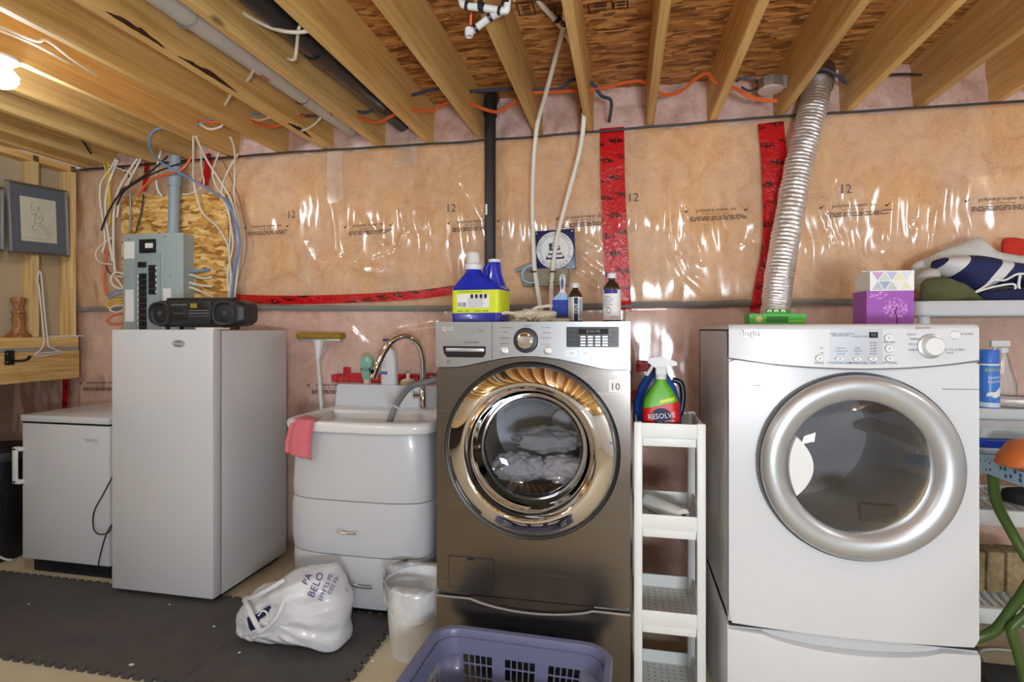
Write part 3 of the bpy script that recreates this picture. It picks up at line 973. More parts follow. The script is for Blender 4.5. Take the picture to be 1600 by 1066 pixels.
tag(MB().tube([at(176, 745, 2.30), at(160, 775, 2.29), at(147, 800, 2.28), at(146, 825, 2.28), at(155, 835, 2.27), at(170, 832, 2.28), at(176, 818, 2.30), at(166, 835, 2.28), at(156, 870, 2.285), at(153, 890, 2.29)], 0.0035, 6).build('power_cord', M_CBLACK), 'thin black power cord looping between fridge and freezer', 'cord')

# ------------------------------------------------------------------ front-loading washer on its pedestal
WX, WY = -0.322, 1.88
ws = root('washing_machine', 'stainless front-loading washer with chrome porthole door on a drawer pedestal', 'washing machine', (WX, WY, 0))
w = 0.343
CZ = 0.877
M_SIDE = pm('washer_side', (104, 100, 98), 0.3, 0.7, var=0.03)


def plate_hole(x0, x1, z0f, z1f, cx, cz, r, y0, y1, n=96):
    """upright plate with a round opening; z limits may follow x"""
    inner, outer = [], []
    for k in range(n):
        a = 2 * PI * k / n
        c, s = math.cos(a), math.sin(a)
        inner.append((cx + r * c, cz + r * s))
        t = 9.0
        for _ in range(3):
            t = 9.0
            if c > 1e-6:
                t = min(t, (x1 - cx) / c)
            if c < -1e-6:
                t = min(t, (x0 - cx) / c)
            lo, hi = 0.0, t
            for _ in range(24):
                m = (lo + hi) / 2
                X, Z = cx + c * m, cz + s * m
                if z0f(X) <= Z <= z1f(X):
                    lo = m
                else:
                    hi = m
            t = lo
        outer.append((cx + c * t, cz + s * t))
    mb = MB()
    mb.loft([[(x, y1, z) for x, z in inner], [(x, y0, z) for x, z in inner], [(x, y0, z) for x, z in outer], [(x, y1, z) for x, z in outer]], False, False)
    return mb


def arch(x):
    return 1.165 + 0.042 * max(0.0, math.cos(max(-1, min(1, x / 0.27)) * PI / 2)) ** 1.3


cab = MB()
cab.box(-w, w, 0.03, 0.72, 1.30, 1.327, 0.008)
cab.box(-w, -w + 0.012, 0.022, 0.72, 0.352, 1.31)
cab.box(w - 0.012, w, 0.022, 0.72, 0.352, 1.31)
cab.box(-w, w, 0.70, 0.72, 0.352, 1.31)
cab.box(-w, w, 0.03, 0.72, 0.352, 0.37)
cab.build('cabinet', M_SIDE, ws)
fp = plate_hole(-w, w, lambda x: 0.354, lambda x: arch(x) - 0.003, 0, CZ, 0.262, -0.004, 0.02, 160).build('front_panel', M_STEEL, ws)
poly = [(-w, 1.327), (-w, 1.165)] + [(-w + 2 * w * k / 40, arch(-w + 2 * w * k / 40)) for k in range(1, 40)] + [(w, 1.165), (w, 1.327)]
cp = MB().prism(poly, -0.014, 0.03).build('control_panel', M_PANEL, ws)
yf = -0.0145


def wpt(px, py, y=WY - 0.0145):
    p = at(px, py, y)
    return p.x - WX, p.z


def wrect(px0, px1, py0, py1, name, mat, parent, t=0.002, rad=0.002, y=yf):
    x0, z1 = wpt(px0, py0); x1, z0 = wpt(px1, py1)
    return MB().prism(rr(x1 - x0, z1 - z0, rad, 3, (x0 + x1) / 2, (z0 + z1) / 2), y - t, y + 0.004).build(name, mat, parent)


# detergent drawer, its seam and its grip
dr = MB()
x1, _ = wpt(769, 540)
dr.box(x1 - 0.001, x1 + 0.001, yf - 0.0005, yf + 0.003, arch(x1) + 0.002, 1.325)
dr = dr.build('detergent_drawer', M_ABS, cp)
x0, z1 = wpt(692, 541); x2, z0 = wpt(759, 559)
gp = [(x0, z1), (x0 + 0.004, z0 + 0.014), (x0 + 0.016, z0), (x2 - 0.010, z0), (x2, z0 + 0.012), (x2, z1)]
MB().prism(gp, yf - 0.001, yf + 0.004).build('drawer_grip', pm('grip_dark', (46, 46, 48), 0.3, 0.6), cp)
MB().box(x0 + 0.012, x2 - 0.004, yf - 0.008, yf, z0 + 0.020, z0 + 0.034, 0.004).build('drawer_bar', M_SATIN, cp)
x, z = wpt(695, 514)
MB().lathe([(0.0055, 0), (0.0075, -0.001), (0.0075, 0.001)], (x, yf, z), 'Y', 20).build('logo_ring', M_WHITEP, cp)
lettering('LG', 0.017, (x + 0.022, yf - 0.0005, z), M_WHITEP, cp)
for (s, px, py, sz) in (('Steam', 752, 517, 0.008), ('Direct Drive', 737, 535, 0.010), ('Cotton/Normal', 791, 512, 0.007), ('Towels', 789, 519, 0.007), ('Bulky/Large', 790, 528, 0.007), ('Speed Wash', 789, 537, 0.007), ('Perm Press', 853, 512, 0.007), ('Delicates', 855, 520, 0.007), ('Hand Wash', 854, 528, 0.007), ('Rinse+Spin', 853, 538, 0.007), ('Sanitary', 823, 509, 0.007), ('TrueBalance', 957, 570, 0.010)):
    x, z = wpt(px, py)
    lettering(s, sz, (x, yf - 0.0005, z), M_INK, cp)
# cycle dial
x, z = wpt(822, 532)
dial = MB().lathe([(0.044, 0), (0.044, -0.006), (0.040, -0.010), (0.030, -0.011)], (x, yf, z), 'Y', 40).build('dial', pm('dial_dark', (60, 60, 62), 0.3, 0.5), cp)
MB().lathe([(0.031, 0.0), (0.031, -0.020), (0.027, -0.028), (0.022, -0.030), (0, -0.029)], (x, yf, z), 'Y', 40).build('dial_knob', M_CHROME, dial)
for (px, py) in ((788, 548), (856, 548)):
    x, z = wpt(px, py)
    b = MB().lathe([(0.0155, 0), (0.0155, -0.003), (0.012, -0.005), (0, -0.005)], (x, yf, z), 'Y', 28).build('push_button', M_SATIN, cp)
    MB().lathe([(0.0075, -0.005), (0.0065, -0.007), (0, -0.007)], (x, yf, z), 'Y', 20).build('button_cap', M_WHITEP, b)
ds = wrect(885, 967, 511, 543, 'display', pm('display_dark', (70, 72, 74), 0.25, 0.3), cp, 0.001)
wrect(904, 950, 514, 522, 'display_window', pm('display_black', (22, 22, 24), 0.15), ds, 0.0022)
lettering('8:88:88', 0.016, (wpt(927, 518)[0], yf - 0.003, wpt(927, 518)[1]), pm('digits', (120, 116, 100), 0.5), ds)
for r in range(4):
    for (a, b) in ((886, 900), (952, 966)):
        wrect(a, b, 513 + r * 7.6, 518.5 + r * 7.6, 'option_key', M_ABS if a < 900 else M_INKG, ds, 0.002, 0.0015)
    for c in range(4):
        wrect(907 + c * 11.5, 915 + c * 11.5, 525 + r * 4.4, 527.6 + r * 4.4, 'indicator', M_SATIN, ds, 0.0022, 0.0006)
for k, s in enumerate(('TUB', 'SPIN', 'SOIL', 'BEEP')):
    b = wrect(884 + k * 22.4, 901 + k * 22.4, 547, 558, 'option_button', M_SATIN, cp, 0.003, 0.003)
    x, z = wpt(892.5 + k * 22.4, 552.5)
    lettering(s, 0.008, (x, yf - 0.0035, z), M_INK, b)
x, z = wpt(701, 565)
MB().lathe([(0.005, 0), (0.0062, -0.001), (0.0062, 0.001)], (x, yf, z), 'Y', 16).build('door_mark', M_INK, cp)
# warranty sticker
st = MB()
x0, z1 = wpt(951, 593); x1, z0 = wpt(971, 614)
sk = MB().box(x0, x1, -0.005, -0.004, z0, z1).build('sticker', M_WHITEP, fp, smooth=False)
lettering('10', 0.034, ((x0 + x1) / 2, -0.0056, (z0 + z1) / 2 - 0.004), M_INK, fp)
# service flap, low left
x0, z1 = wpt(699, 869); x1, z0 = wpt(771, 925)
fl = MB().prism(rr(x1 - x0, z1 - z0, 0.004, 3, (x0 + x1) / 2, (z0 + z1) / 2), -0.0042, 0.002).build('service_flap_gap', M_ABS, fp)
MB().prism(rr(x1 - x0 - 0.006, z1 - z0 - 0.006, 0.003, 3, (x0 + x1) / 2, (z0 + z1) / 2), -0.0065, 0.002).build('service_flap', M_STEEL, fp)
MB().box((x0 + x1) / 2 - 0.012, (x0 + x1) / 2 + 0.012, -0.0075, -0.004, z1 - 0.011, z1 - 0.003).build('flap_notch', M_BLACK, fp)
# porthole door
door = MB().lathe([(0.2665, 0.02), (0.307, 0.004), (0.311, -0.006), (0.306, -0.014), (0.298, -0.010), (0.297, 0.0)], (0, -0.004, CZ), 'Y', 96).build('door', pm('door_gasket', (26, 24, 24), 0.35), ws)
ring = MB().lathe([(0.300, 0.0), (0.2995, -0.010), (0.297, -0.016), (0.288, -0.0245), (0.275, -0.0335), (0.262, -0.040), (0.250, -0.0445), (0.240, -0.047), (0.2335, -0.048), (0.2295, -0.046), (0.226, -0.040), (0.221, -0.029), (0.216, -0.0195), (0.212, -0.014), (0.209, -0.010), (0.208, 0.0)], (0, -0.004, CZ), 'Y', 128)
ring.build('chrome_ring', M_CHROME, door, angle=60)
M_DGLASS = clear('door_glass', 0.03, (228, 230, 234), 0.015, 1.45, 0.92)
MB().lathe([(0.210, -0.012), (0.208, 0.01), (0.204, 0.04), (0.195, 0.072), (0.176, 0.095), (0.145, 0.110), (0.10, 0.119), (0.05, 0.123), (0, 0.124)], (0, -0.004, CZ), 'Y', 96).build('door_glass', M_DGLASS, door, angle=60)
# boot and drum
MB().lathe([(0.262, 0.016), (0.250, 0.03), (0.234, 0.06), (0.229, 0.10), (0.238, 0.11)], (0, -0.004, CZ), 'Y', 64).build('rubber_boot', pm('boot_grey', (62, 64, 66), 0.6), ws)
M_DRUM = pm('drum_steel', (150, 152, 156), 0.38, 0.8, var=0.06, scale=30)
MB().lathe([(0.236, 0.10), (0.262, 0.13), (0.262, 0.52), (0.25, 0.55), (0.12, 0.57), (0, 0.575)], (0, -0.004, CZ), 'Y', 64).build('drum', M_DRUM, ws)
for k in range(3):
    a = 0.5 + k * 2.094
    mb = MB(Matrix.Translation((0, 0, CZ)) @ Matrix.Rotation(a, 4, 'Y'))
    mb.loft([[(-0.03, y, -0.262), (-0.012, y, -0.215), (0.012, y, -0.215), (0.03, y, -0.262)] for y in (0.14, 0.5)])
    mb.build('drum_paddle', M_DRUM, ws)
MB().lathe([(0.045, 0.0), (0.042, -0.012), (0.03, -0.018), (0, -0.02)], (0.05, 0.545, CZ + 0.02), 'Y', 32).build('drum_hub', M_WHITE2, ws)
# pedestal
MB().box(-w, w, 0.022, 0.72, 0.0, 0.348, 0.004).build('pedestal', M_SIDE, ws)


def lip(x, zt):
    return zt - 0.030 * math.cos(max(-1, min(1, x / 0.215)) * PI / 2) ** 0.7 if abs(x) < 0.215 else zt


top = [(-w + 2 * w * k / 48, lip(-w + 2 * w * k / 48, 0.336)) for k in range(49)]
pd = MB().prism([(-w, 0.012), (w, 0.012)] + [(x, z) for x, z in reversed(top)], -0.006, 0.02).build('pedestal_drawer', M_STEEL, ws)
MB().tube([(x, -0.003, z) for x, z in top], 0.004, 6, 1).build('drawer_lip', M_SATIN, pd)
MB().box(-0.22, 0.22, 0.010, 0.021, 0.300, 0.344).build('grip_recess', M_STEEL, pd)

# clothes inside the drum
M_GREYCL = pm('grey_cloth', (168, 168, 170), 0.9, var=0.12, scale=8, bump=0.3, bscale=40)
M_PALECL = pm('pale_cloth', (206, 198, 198), 0.9, var=0.08, scale=8, bump=0.3, bscale=40)


def heap(name, label, cat, c, rx, ry, rz, mat, seed, amp=0.32, group=None, nu=72, nv=40, freq=2.0):
    def f(u, v):
        a, ph = 2 * PI * u, PI * (v - 0.5)
        d = Vector((math.cos(a) * math.cos(ph), math.sin(a) * math.cos(ph), math.sin(ph)))
        k = 1 + amp * (noise.ridged_multi_fractal(d * freq * 0.7 + Vector((seed, seed * 2, 0)), 0.9, 2.0, 3, 0.9, 1.6) - 1.1) * 0.55 + amp * 0.5 * noise.noise(d * freq * 2 + Vector((seed, 0, 3)))
        z = d.z * k * rz
        if d.z < 0:
            z *= 0.8
        return (c[0] + d.x * k * rx, c[1] + d.y * k * ry, c[2] + z)
    return tag(MB().grid(f, nu, nv, True).build(name, mat, angle=180), label, cat, group)


heap('laundry_garment', 'rumpled mid-grey garment on top of the wash in the drum', 'garment', (WX + 0.02, WY + 0.28, 0.855), 0.14, 0.08, 0.06, M_GREYCL, 3, group='laundry in the washer drum')
heap('laundry_garment', 'pale pinkish garment at the right of the wash in the drum', 'garment', (WX + 0.095, WY + 0.26, 0.745), 0.10, 0.08, 0.062, M_PALECL, 7, group='laundry in the washer drum')
heap('laundry_garment', 'light grey towel at the bottom of the wash in the drum', 'towel', (WX - 0.09, WY + 0.26, 0.745), 0.11, 0.08, 0.066, pm('light_cloth', (190, 192, 194), 0.9, bump=0.3), 11, group='laundry in the washer drum')

# ------------------------------------------------------------------ white dryer on its pedestal
DX, DY = 0.660, 1.80
dy = root('clothes_dryer', 'white front-loading dryer with silver ring door on a drawer pedestal', 'dryer', (DX, DY, 0))
w = 0.339
DZ = 0.898


def dpt(px, py, y=DY - 0.02):
    p = at(px, py, y)
    return p.x - DX, p.z


def bow(x, d=0.022):
    return -d * (1 - (x / w) ** 2)


def bowed(mb, z0f, z1f, y1, d=0.022, n=36, x0=-w, x1=w, rows=6, edge=0.0):
    """front panel bowed in plan between two edges that may follow x"""
    xs = [x0 + (x1 - x0) * k / n for k in range(n + 1)]
    rings = []
    for j in range(rows + 1):
        t = j / rows
        rings.append([(x, bow(x, d), z0f(x) + (z1f(x) - z0f(x)) * t) for x in xs])
    fr = rings
    bk = [[(x, y1, p[2]) for (x, _, p2), p in zip([(q[0], 0, 0) for q in r], r)] for r in (rings[0], rings[-1])]
    mb.loft([bk[0]] + fr + [bk[1]], False, False, False)
    # end caps
    for xi in (0, n):
        a, b = rings[0][xi], rings[-1][xi]
        mb.add([a, (a[0], y1, a[2]), (b[0], y1, b[2]), b], [(0, 1, 2, 3)])
    return mb


cab = MB()
cab.box(-w, w, 0.02, 0.68, 1.285, 1.313, 0.01)
cab.box(-w, -w + 0.012, 0.012, 0.68, 0.385, 1.30)
cab.box(w - 0.012, w, 0.012, 0.68, 0.385, 1.30)
cab.box(-w, w, 0.66, 0.68, 0.385, 1.30)
cab.box(-w, w, 0.03, 0.68, 0.385, 0.40)
cab.build('cabinet', pm('dryer_side', (198, 200, 202), 0.35, var=0.02), dy)


def smile(x):
    return 1.186 + 0.026 * (x / w) ** 2


# front panel with the round opening, bowed
ph = plate_hole(-w, w, lambda x: 0.386, lambda x: smile(x) - 0.004, 0.012, DZ, 0.225, 0.0, 0.02, 160)
ph.v = [(x, y + (bow(x) if y < 0.01 else 0), z) for x, y, z in ph.v]
fpd = ph.build('front_panel', M_WHITE, dy, angle=30)
MB().tube([(-w + 2 * w * k / 30, bow(-w + 2 * w * k / 30) - 0.0003, 1.128) for k in range(5)], 0.0012, 4, 1).build('panel_seam', M_INKG, fpd)
MB().tube([(0.24 + 0.099 * k / 6, bow(0.24 + 0.099 * k / 6) - 0.0003, 1.128) for k in range(7)], 0.0012, 4, 1).build('panel_seam', M_INKG, fpd)
cpd = bowed(MB(), smile, lambda x: 1.300, 0.03, 0.034)
xs = [-w + 2 * w * k / 36 for k in range(37)]
cpd.loft([[(x, bow(x, 0.034), 1.300) for x in xs], [(x, bow(x, 0.034) + 0.004, 1.310) for x in xs], [(x, bow(x, 0.034) + 0.016, 1.316) for x in xs], [(x, 0.06, 1.317) for x in xs]], False, False, False)
cpd = cpd.build('control_panel', M_WHITE, dy, angle=50)
MB().tube([(x, bow(x, 0.030) , smile(x) - 0.002) for x in xs], 0.003, 6, 1).build('panel_groove', pm('groove_grey', (120, 122, 124), 0.5), cpd)


def db(px, py):
    x, z = dpt(px, py)
    return Vector((x, bow(x, 0.034), z))


def dconf(lift=0.0006):
    return lambda p: Vector((p.x, bow(p.x, 0.034) - lift, p.z))


def dpatch(px0, px1, py0, py1, name, mat, parent, lift=0.0004, n=12):
    x0, z1 = dpt(px0, py0); x1, z0 = dpt(px1, py1)
    mb = MB().grid(lambda u, v: (x0 + (x1 - x0) * u, bow(x0 + (x1 - x0) * u, 0.034) - lift, z0 + (z1 - z0) * v), n, 1)
    return mb.build(name, mat, parent)


dpatch(1295, 1376, 514, 570, 'legend_plate', pm('legend_silver', (190, 196, 204), 0.35, 0.2), cpd)
c = db(1174, 521)
MB().prism([(c.x + 0.030 * math.cos(a), c.z + 0.0135 * math.sin(a)) for a in [k * PI / 16 for k in range(32)]], c.y - 0.004, c.y + 0.006).build('badge', M_SATIN, cpd)
lettering('Inglis', 0.026, (c.x, c.y - 0.0046, c.z), M_INK, cpd)
dw = dpatch(1354.5, 1368.5, 519, 528, 'time_window', pm('window_dark', (34, 36, 34), 0.2), cpd, 0.0008)
lettering('08', 0.014, db(1361.5, 523.5), pm('digits_dim', (90, 96, 84), 0.5), dw, conf=dconf(0.0012))
for (s, px, py, sz) in (('SUPER CAPACITY PLUS', 1313, 521.5, 0.0065), ('SENSOR DRY', 1311, 524.5, 0.008), ('ESTIMATED TIME', 1340, 526, 0.006), ('MORE DRY', 1311, 544, 0.0055), ('NORMAL DRY', 1312, 548.5, 0.0055), ('LESS DRY', 1311, 553, 0.0055), ('HIGH', 1337, 544, 0.006), ('MEDIUM', 1337, 548.5, 0.006), ('LOW', 1336, 553, 0.006), ('60 MIN', 1361, 535.5, 0.006), ('50 MIN', 1361, 540, 0.006), ('40 MIN', 1361, 544.5, 0.006), ('30 MIN', 1361, 549, 0.006), ('20 MIN', 1361, 553, 0.006), ('SENSOR DRY LEVEL', 1309, 567, 0.0075), ('TEMPERATURE', 1337, 567, 0.0075), ('TIME', 1361, 567, 0.0075), ('SIGNAL', 1278, 567, 0.008), ('ON', 1281, 544, 0.006), ('OFF', 1282, 552, 0.006), ('TIMED DRY', 1386, 535, 0.007), ('OPTIONS', 1386.5, 567, 0.0095), ('WRINKLE', 1430, 530, 0.008), ('DELICATE', 1428, 538, 0.008), ('NORMAL', 1427, 547, 0.008), ('HEAVY', 1422, 523, 0.008), ('QUICK DRY', 1441, 512.5, 0.008), ('PUSH TO START', 1490, 547, 0.0095), ('PAUSE', 1486, 552, 0.007), ('WRINKLE GUARD', 1507, 522, 0.0075)):
    lettering(s, sz, db(px, py), M_INK, cpd, conf=dconf(0.0009))
for (px, py, rx, rz) in ((1278, 560, 0.010, 0.010), (1309, 560.5, 0.012, 0.0055), (1336.5, 560.5, 0.012, 0.0055), (1360.5, 560.5, 0.012, 0.0055), (1385, 528, 0.0105, 0.0105), (1386, 544.5, 0.0105, 0.0105), (1387, 560, 0.0105, 0.009), (1494, 524, 0.013, 0.011)):
    c = db(px, py)
    b = MB().prism([(c.x + rx * math.cos(a), c.z + rz * math.sin(a)) for a in [k * PI / 12 for k in range(24)]], c.y - 0.004, c.y + 0.004).build('push_button', M_WHITE2, cpd)
    MB().prism([(c.x + rx * 1.12 * math.cos(a), c.z + rz * 1.12 * math.sin(a)) for a in [k * PI / 12 for k in range(24)]], c.y - 0.0010, c.y + 0.004).build('button_rim', M_INKG, b)
    if px < 1400:
        MB().prism([(c.x + 0.0018 * math.cos(a), c.z + 0.0018 * math.sin(a)) for a in [k * PI / 4 for k in range(8)]], c.y - 0.0045, c.y).build('button_dot', M_INK, b)
c = db(1453, 541)
dl = MB().lathe([(0.036, 0.008), (0.036, -0.002), (0.034, -0.008), (0.028, -0.010)], (c.x, c.y, c.z), 'Y', 40).build('dial', M_SATIN, cpd)
MB().lathe([(0.0285, 0.0), (0.0275, -0.022), (0.024, -0.028), (0, -0.028)], (c.x, c.y, c.z), 'Y', 40).build('dial_knob', M_WHITE2, dl)
# ring door
dd = MB().lathe([(0.229, 0.012), (0.270, 0.008), (0.276, -0.004), (0.276, -0.018), (0.273, -0.026)], (0.012, -0.018, DZ), 'Y', 96).build('door', pm('door_rim_grey', (88, 90, 92), 0.4), dy)
MB().lathe([(0.272, -0.012), (0.270, -0.030), (0.262, -0.042), (0.250, -0.049), (0.232, -0.051), (0.214, -0.046), (0.202, -0.038), (0.197, -0.030), (0.195, -0.016)], (0.012, -0.018, DZ), 'Y', 128).build('silver_ring', M_SATIN, dd, angle=60)
M_DG2 = clear('dryer_glass', 0.05, (226, 228, 232), 0.02, 1.5, 0.95)
MB().lathe([(0.1965, -0.020), (0.185, -0.024), (0.15, -0.031), (0.10, -0.037), (0.05, -0.0405), (0, -0.042)], (0.012, -0.018, DZ), 'Y', 96).build('door_glass', M_DG2, dd, angle=60)
GA = 0.46
hp = [(0.012 - 0.1955 * math.cos(a), DZ + 0.1955 * math.sin(a)) for a in [GA * (-1 + 2 * k / 16) for k in range(17)]]
zm = 0.1955 * math.sin(GA)
hq = [(0.012 - 0.1955 * math.cos(GA) + 0.045 * (1 - (zz / zm) ** 2), DZ + zz) for zz in [zm * (1 - 2 * k / 16) for k in range(1, 16)]]
MB().prism(list(reversed(hp + hq)), -0.068, -0.040).build('door_grip', M_WHITE2, dd)
M_DDRUM = pm('dryer_drum', (176, 176, 176), 0.5, 0.2, var=0.08, scale=14)
MB().lathe([(0.226, 0.01), (0.262, 0.05), (0.275, 0.08), (0.275, 0.56), (0.26, 0.58), (0.0, 0.585)], (0.012, -0.004, DZ), 'Y', 64).build('drum', M_DDRUM, dy)
MB().lathe([(0.09, 0.0), (0.088, -0.006), (0, -0.008)], (-0.06, 0.575, DZ + 0.13), 'Y', 40).build('air_vent', spots('vent_holes', (120, 120, 120), (30, 30, 30), 70, 0.35, 0.5, (1, 1, 1), 0.0), dy)
for k in range(3):
    mb = MB(Matrix.Translation((0.012, 0, DZ)) @ Matrix.Rotation(0.4 + k * 2.094, 4, 'Y'))
    mb.loft([[(-0.028, y, -0.274), (-0.01, y, -0.215), (0.01, y, -0.215), (0.028, y, -0.274)] for y in (0.10, 0.56)])
    mb.build('drum_paddle', M_DDRUM, dy)
mb = MB(); mb.box(0.045, 0.145, 0.028, 0.05, DZ - 0.180, DZ - 0.165); mb.box(0.045, 0.145, 0.03, 0.06, DZ - 0.165, DZ - 0.13)
mb.build('lint_grille', M_ABS, dy)
# pedestal
MB().box(-w - 0.004, w + 0.004, 0.012, 0.68, 0.0, 0.378, 0.005).build('pedestal', pm('dryer_side', (0, 0, 0)), dy)
xs2 = [-w - 0.004 + 2 * (w + 0.004) * k / 40 for k in range(41)]


def lip2(x):
    return 0.366 - 0.028 * math.cos(max(-1, min(1, x / 0.235)) * PI / 2) ** 0.6 if abs(x) < 0.235 else 0.366


pw = MB()
pw.loft([[(x, 0.012, 0.012) for x in xs2], [(x, bow(x), 0.012) for x in xs2], [(x, bow(x), lip2(x) - 0.02) for x in xs2], [(x, bow(x) + 0.004, lip2(x) - 0.004) for x in xs2], [(x, bow(x) + 0.014, lip2(x)) for x in xs2], [(x, 0.012, lip2(x)) for x in xs2]], False, False, False)
pw = pw.build('pedestal_drawer', M_WHITE, dy, angle=50)
MB().box(-0.24, 0.24, 0.008, 0.013, 0.32, 0.374).build('grip_recess', pm('dryer_side', (0, 0, 0)), pw)
MB().box(-w, w, 0.0, 0.012, 0.3765, 0.385).build('shadow_gap', M_RUBBER, dy)


# ------------------------------------------------------------------ laundry sink on a bowed drawer cabinet
SX, SYY = -1.19, 2.22
sk = root('utility_sink', 'white utility sink with deep basin on a bowed two-drawer cabinet', 'sink', (SX, SYY, 0))


def dplan(hw, front, back, n=28, corner=0.10, inset=0.0):
    """plan outline: straight back, bowed front with rounded corners, counter-clockwise from back right"""
    pts = [(hw, back), (-hw, back)]
    side = front + 0.10
    for k in range(n + 1):
        t = -1 + 2 * k / n
        x = hw * (math.copysign(1 - (1 - abs(t)) ** 1.6, t))
        y = front + (side - front) * abs(t) ** 3.2
        pts.append((x, y))
    return pts


def ring(hw, front, back, z):
    return [(x, y, z) for x, y in dplan(hw, front, back)]


def barrel(z):
    t = max(0, min(1, (z - 0.04) / 0.8))
    return 0.318 + 0.034 * math.sin(PI * (0.15 + 0.75 * t)), 0.045 - 0.030 * math.sin(PI * (0.1 + 0.7 * t))


def shell(z0, z1, back=0.50):
    rs = []
    for k in range(7):
        z = z0 + (z1 - z0) * k / 6
        hw, fr = barrel(z)
        e = 0.004 if k in (0, 6) else 0
        rs.append(ring(hw - e, fr + e, back, z))
    return MB().loft(rs)


shell(0.532, 0.836).build('apron', M_WHITE, sk)
for (z0, z1, hz) in ((0.286, 0.528, 0.402), (0.046, 0.282, 0.165)):
    d = shell(z0, z1).build('drawer', M_WHITE, sk)
    _, fr = barrel(hz)
    hx = -0.012 if hz > 0.3 else 0.06
    mb = MB().tube([(hx - 0.045, fr - 0.030, hz + 0.006), (hx - 0.02, fr - 0.033, hz), (hx + 0.02, fr - 0.033, hz - 0.001), (hx + 0.05, fr - 0.030, hz)], 0.0055, 8)
    mb.cyl((hx - 0.034, fr - 0.032, hz + 0.002), (hx - 0.034, fr + 0.01, hz + 0.002), 0.005, None, 10)
    mb.cyl((hx + 0.040, fr - 0.031, hz), (hx + 0.040, fr + 0.01, hz), 0.006, None, 10)
    mb.build('handle', M_CHROME, d)
MB().loft([ring(0.29, 0.10, 0.48, 0.0), ring(0.29, 0.10, 0.48, 0.05)]).build('plinth', M_BLACK, sk)
# rim, basin and splashback
def rimring(hw, fr, bk, z):
    return ring(hw, fr, bk, z)
mb = MB().loft([rimring(0.348, 0.016, 0.54, 0.834), rimring(0.362, -0.006, 0.545, 0.842), rimring(0.366, -0.012, 0.548, 0.866), rimring(0.362, -0.008, 0.545, 0.881), rimring(0.350, 0.004, 0.54, 0.887), rimring(0.325, 0.045, 0.42, 0.886), rimring(0.312, 0.060, 0.405, 0.872), rimring(0.29, 0.08, 0.39, 0.74), rimring(0.25, 0.13, 0.36, 0.60), rimring(0.22, 0.17, 0.33, 0.585)], False, True)
mb.build('basin', pm('basin_white', (232, 233, 230), 0.28, var=0.02, scale=4, coat=0.4), sk, angle=50)
sp = [(-0.355, 0.86), (0.355, 0.86), (0.355, 0.985), (0.345, 1.0), (-0.335, 1.0), (-0.345, 0.992), (-0.352, 0.94)]
MB().prism([(0.355, 0.86), (0.355, 0.992), (0.345, 1.0), (-0.345, 1.0), (-0.355, 0.992), (-0.365, 0.90), (-0.365, 0.86)], 0.515, 0.60).build('splashback', M_WHITE, sk)
# faucet
fx, fy = 0.16, 0.475
fa = root('kitchen_faucet', 'chrome gooseneck pull-down faucet standing on the utility sink', 'faucet', (SX + fx, SYY + fy, 0.886))
MB().lathe([(0.031, 0), (0.031, 0.004), (0.024, 0.008), (0.022, 0.05), (0.021, 0.09), (0.017, 0.10), (0.014, 0.104)], n=28).build('body', M_CHROME, fa)
mb = MB().cyl((-0.015, -0.012, 0.065), (-0.045, -0.03, 0.07), 0.013, 0.015, 18)
mb.tube([(-0.042, -0.03, 0.07), (-0.05, -0.032, 0.105), (-0.046, -0.03, 0.135)], 0.006, 8)
mb.build('lever', M_CHROME, fa)
ns = [(0, 0, 0.09), (0, 0, 0.2), (-0.002, -0.004, 0.27), (-0.02, -0.02, 0.335), (-0.065, -0.055, 0.378), (-0.125, -0.09, 0.36), (-0.165, -0.115, 0.30), (-0.185, -0.128, 0.25)]
MB().tube(ns, 0.016, 16).build('gooseneck', M_CHROME, fa)
hd = MB().tube([(-0.183, -0.127, 0.255), (-0.195, -0.136, 0.225), (-0.212, -0.148, 0.17)], lambda t: 0.0145 + 0.008 * t, 18, 3).build('spray_head', M_CHROME, fa)
MB().cyl((-0.205, -0.160, 0.205), (-0.211, -0.170, 0.199), 0.010, 0.010, 14).build('spray_button', M_BLACK, hd)
# drain hose from the washer, with its hook
hs = root('drain_hose', 'grey washer drain hose hooked over into the sink basin', 'hose', (0, 0, 0))
MB().tube([at(700, 588, 2.62), at(682, 593, 2.62), at(660, 599, 2.60), at(640, 606, 2.55), at(622, 628, 2.48), at(612, 650, 2.44), at(606, 668, 2.42)], 0.0155, 12).build('hose', pm('hose_grey', (132, 134, 134), 0.5), hs)
q = at(619, 634, 2.47)
mb = MB().tube([q + Vector((-0.040, -0.02, 0.028)), q + Vector((-0.034, -0.018, 0.010)), q + Vector((0, -0.020, 0)), q + Vector((0.034, -0.016, -0.016)), q + Vector((0.048, -0.012, -0.008))], 0.006, 8)
mb.build('hose_hook', M_GREYP, hs)


def on_splash(px):
    return at(px, 600, SYY + 0.555).x


# bottles and brush along the splashback
r0 = root('gel_soap_bottle', 'green gel dish soap bottle standing upside down behind the faucet', 'bottle', (on_splash(573), SYY + 0.56, 1.0))
MB().loft([[(x, y, z) for x, y in rr(a, b, b / 2.2)] for z, a, b in ((0.02, 0.036, 0.026), (0.03, 0.05, 0.032), (0.05, 0.064, 0.04), (0.10, 0.074, 0.044), (0.135, 0.068, 0.042), (0.155, 0.048, 0.032), (0.160, 0.02, 0.015))]).build('bottle', pm('gel_green', (150, 206, 184), 0.12, trans=0.3, var=0.05), r0)
MB().lathe([(0, 0), (0.02, 0), (0.02, 0.024), (0, 0.024)], n=20).build('cap', pm('tan_cap', (206, 186, 146), 0.5), r0)
MB().box(-0.028, 0.028, -0.0228, -0.019, 0.075, 0.088).build('label', M_NAVY, r0)
lettering('DAWN', 0.013, (0, -0.0235, 0.0815), M_WHITEP, r0)
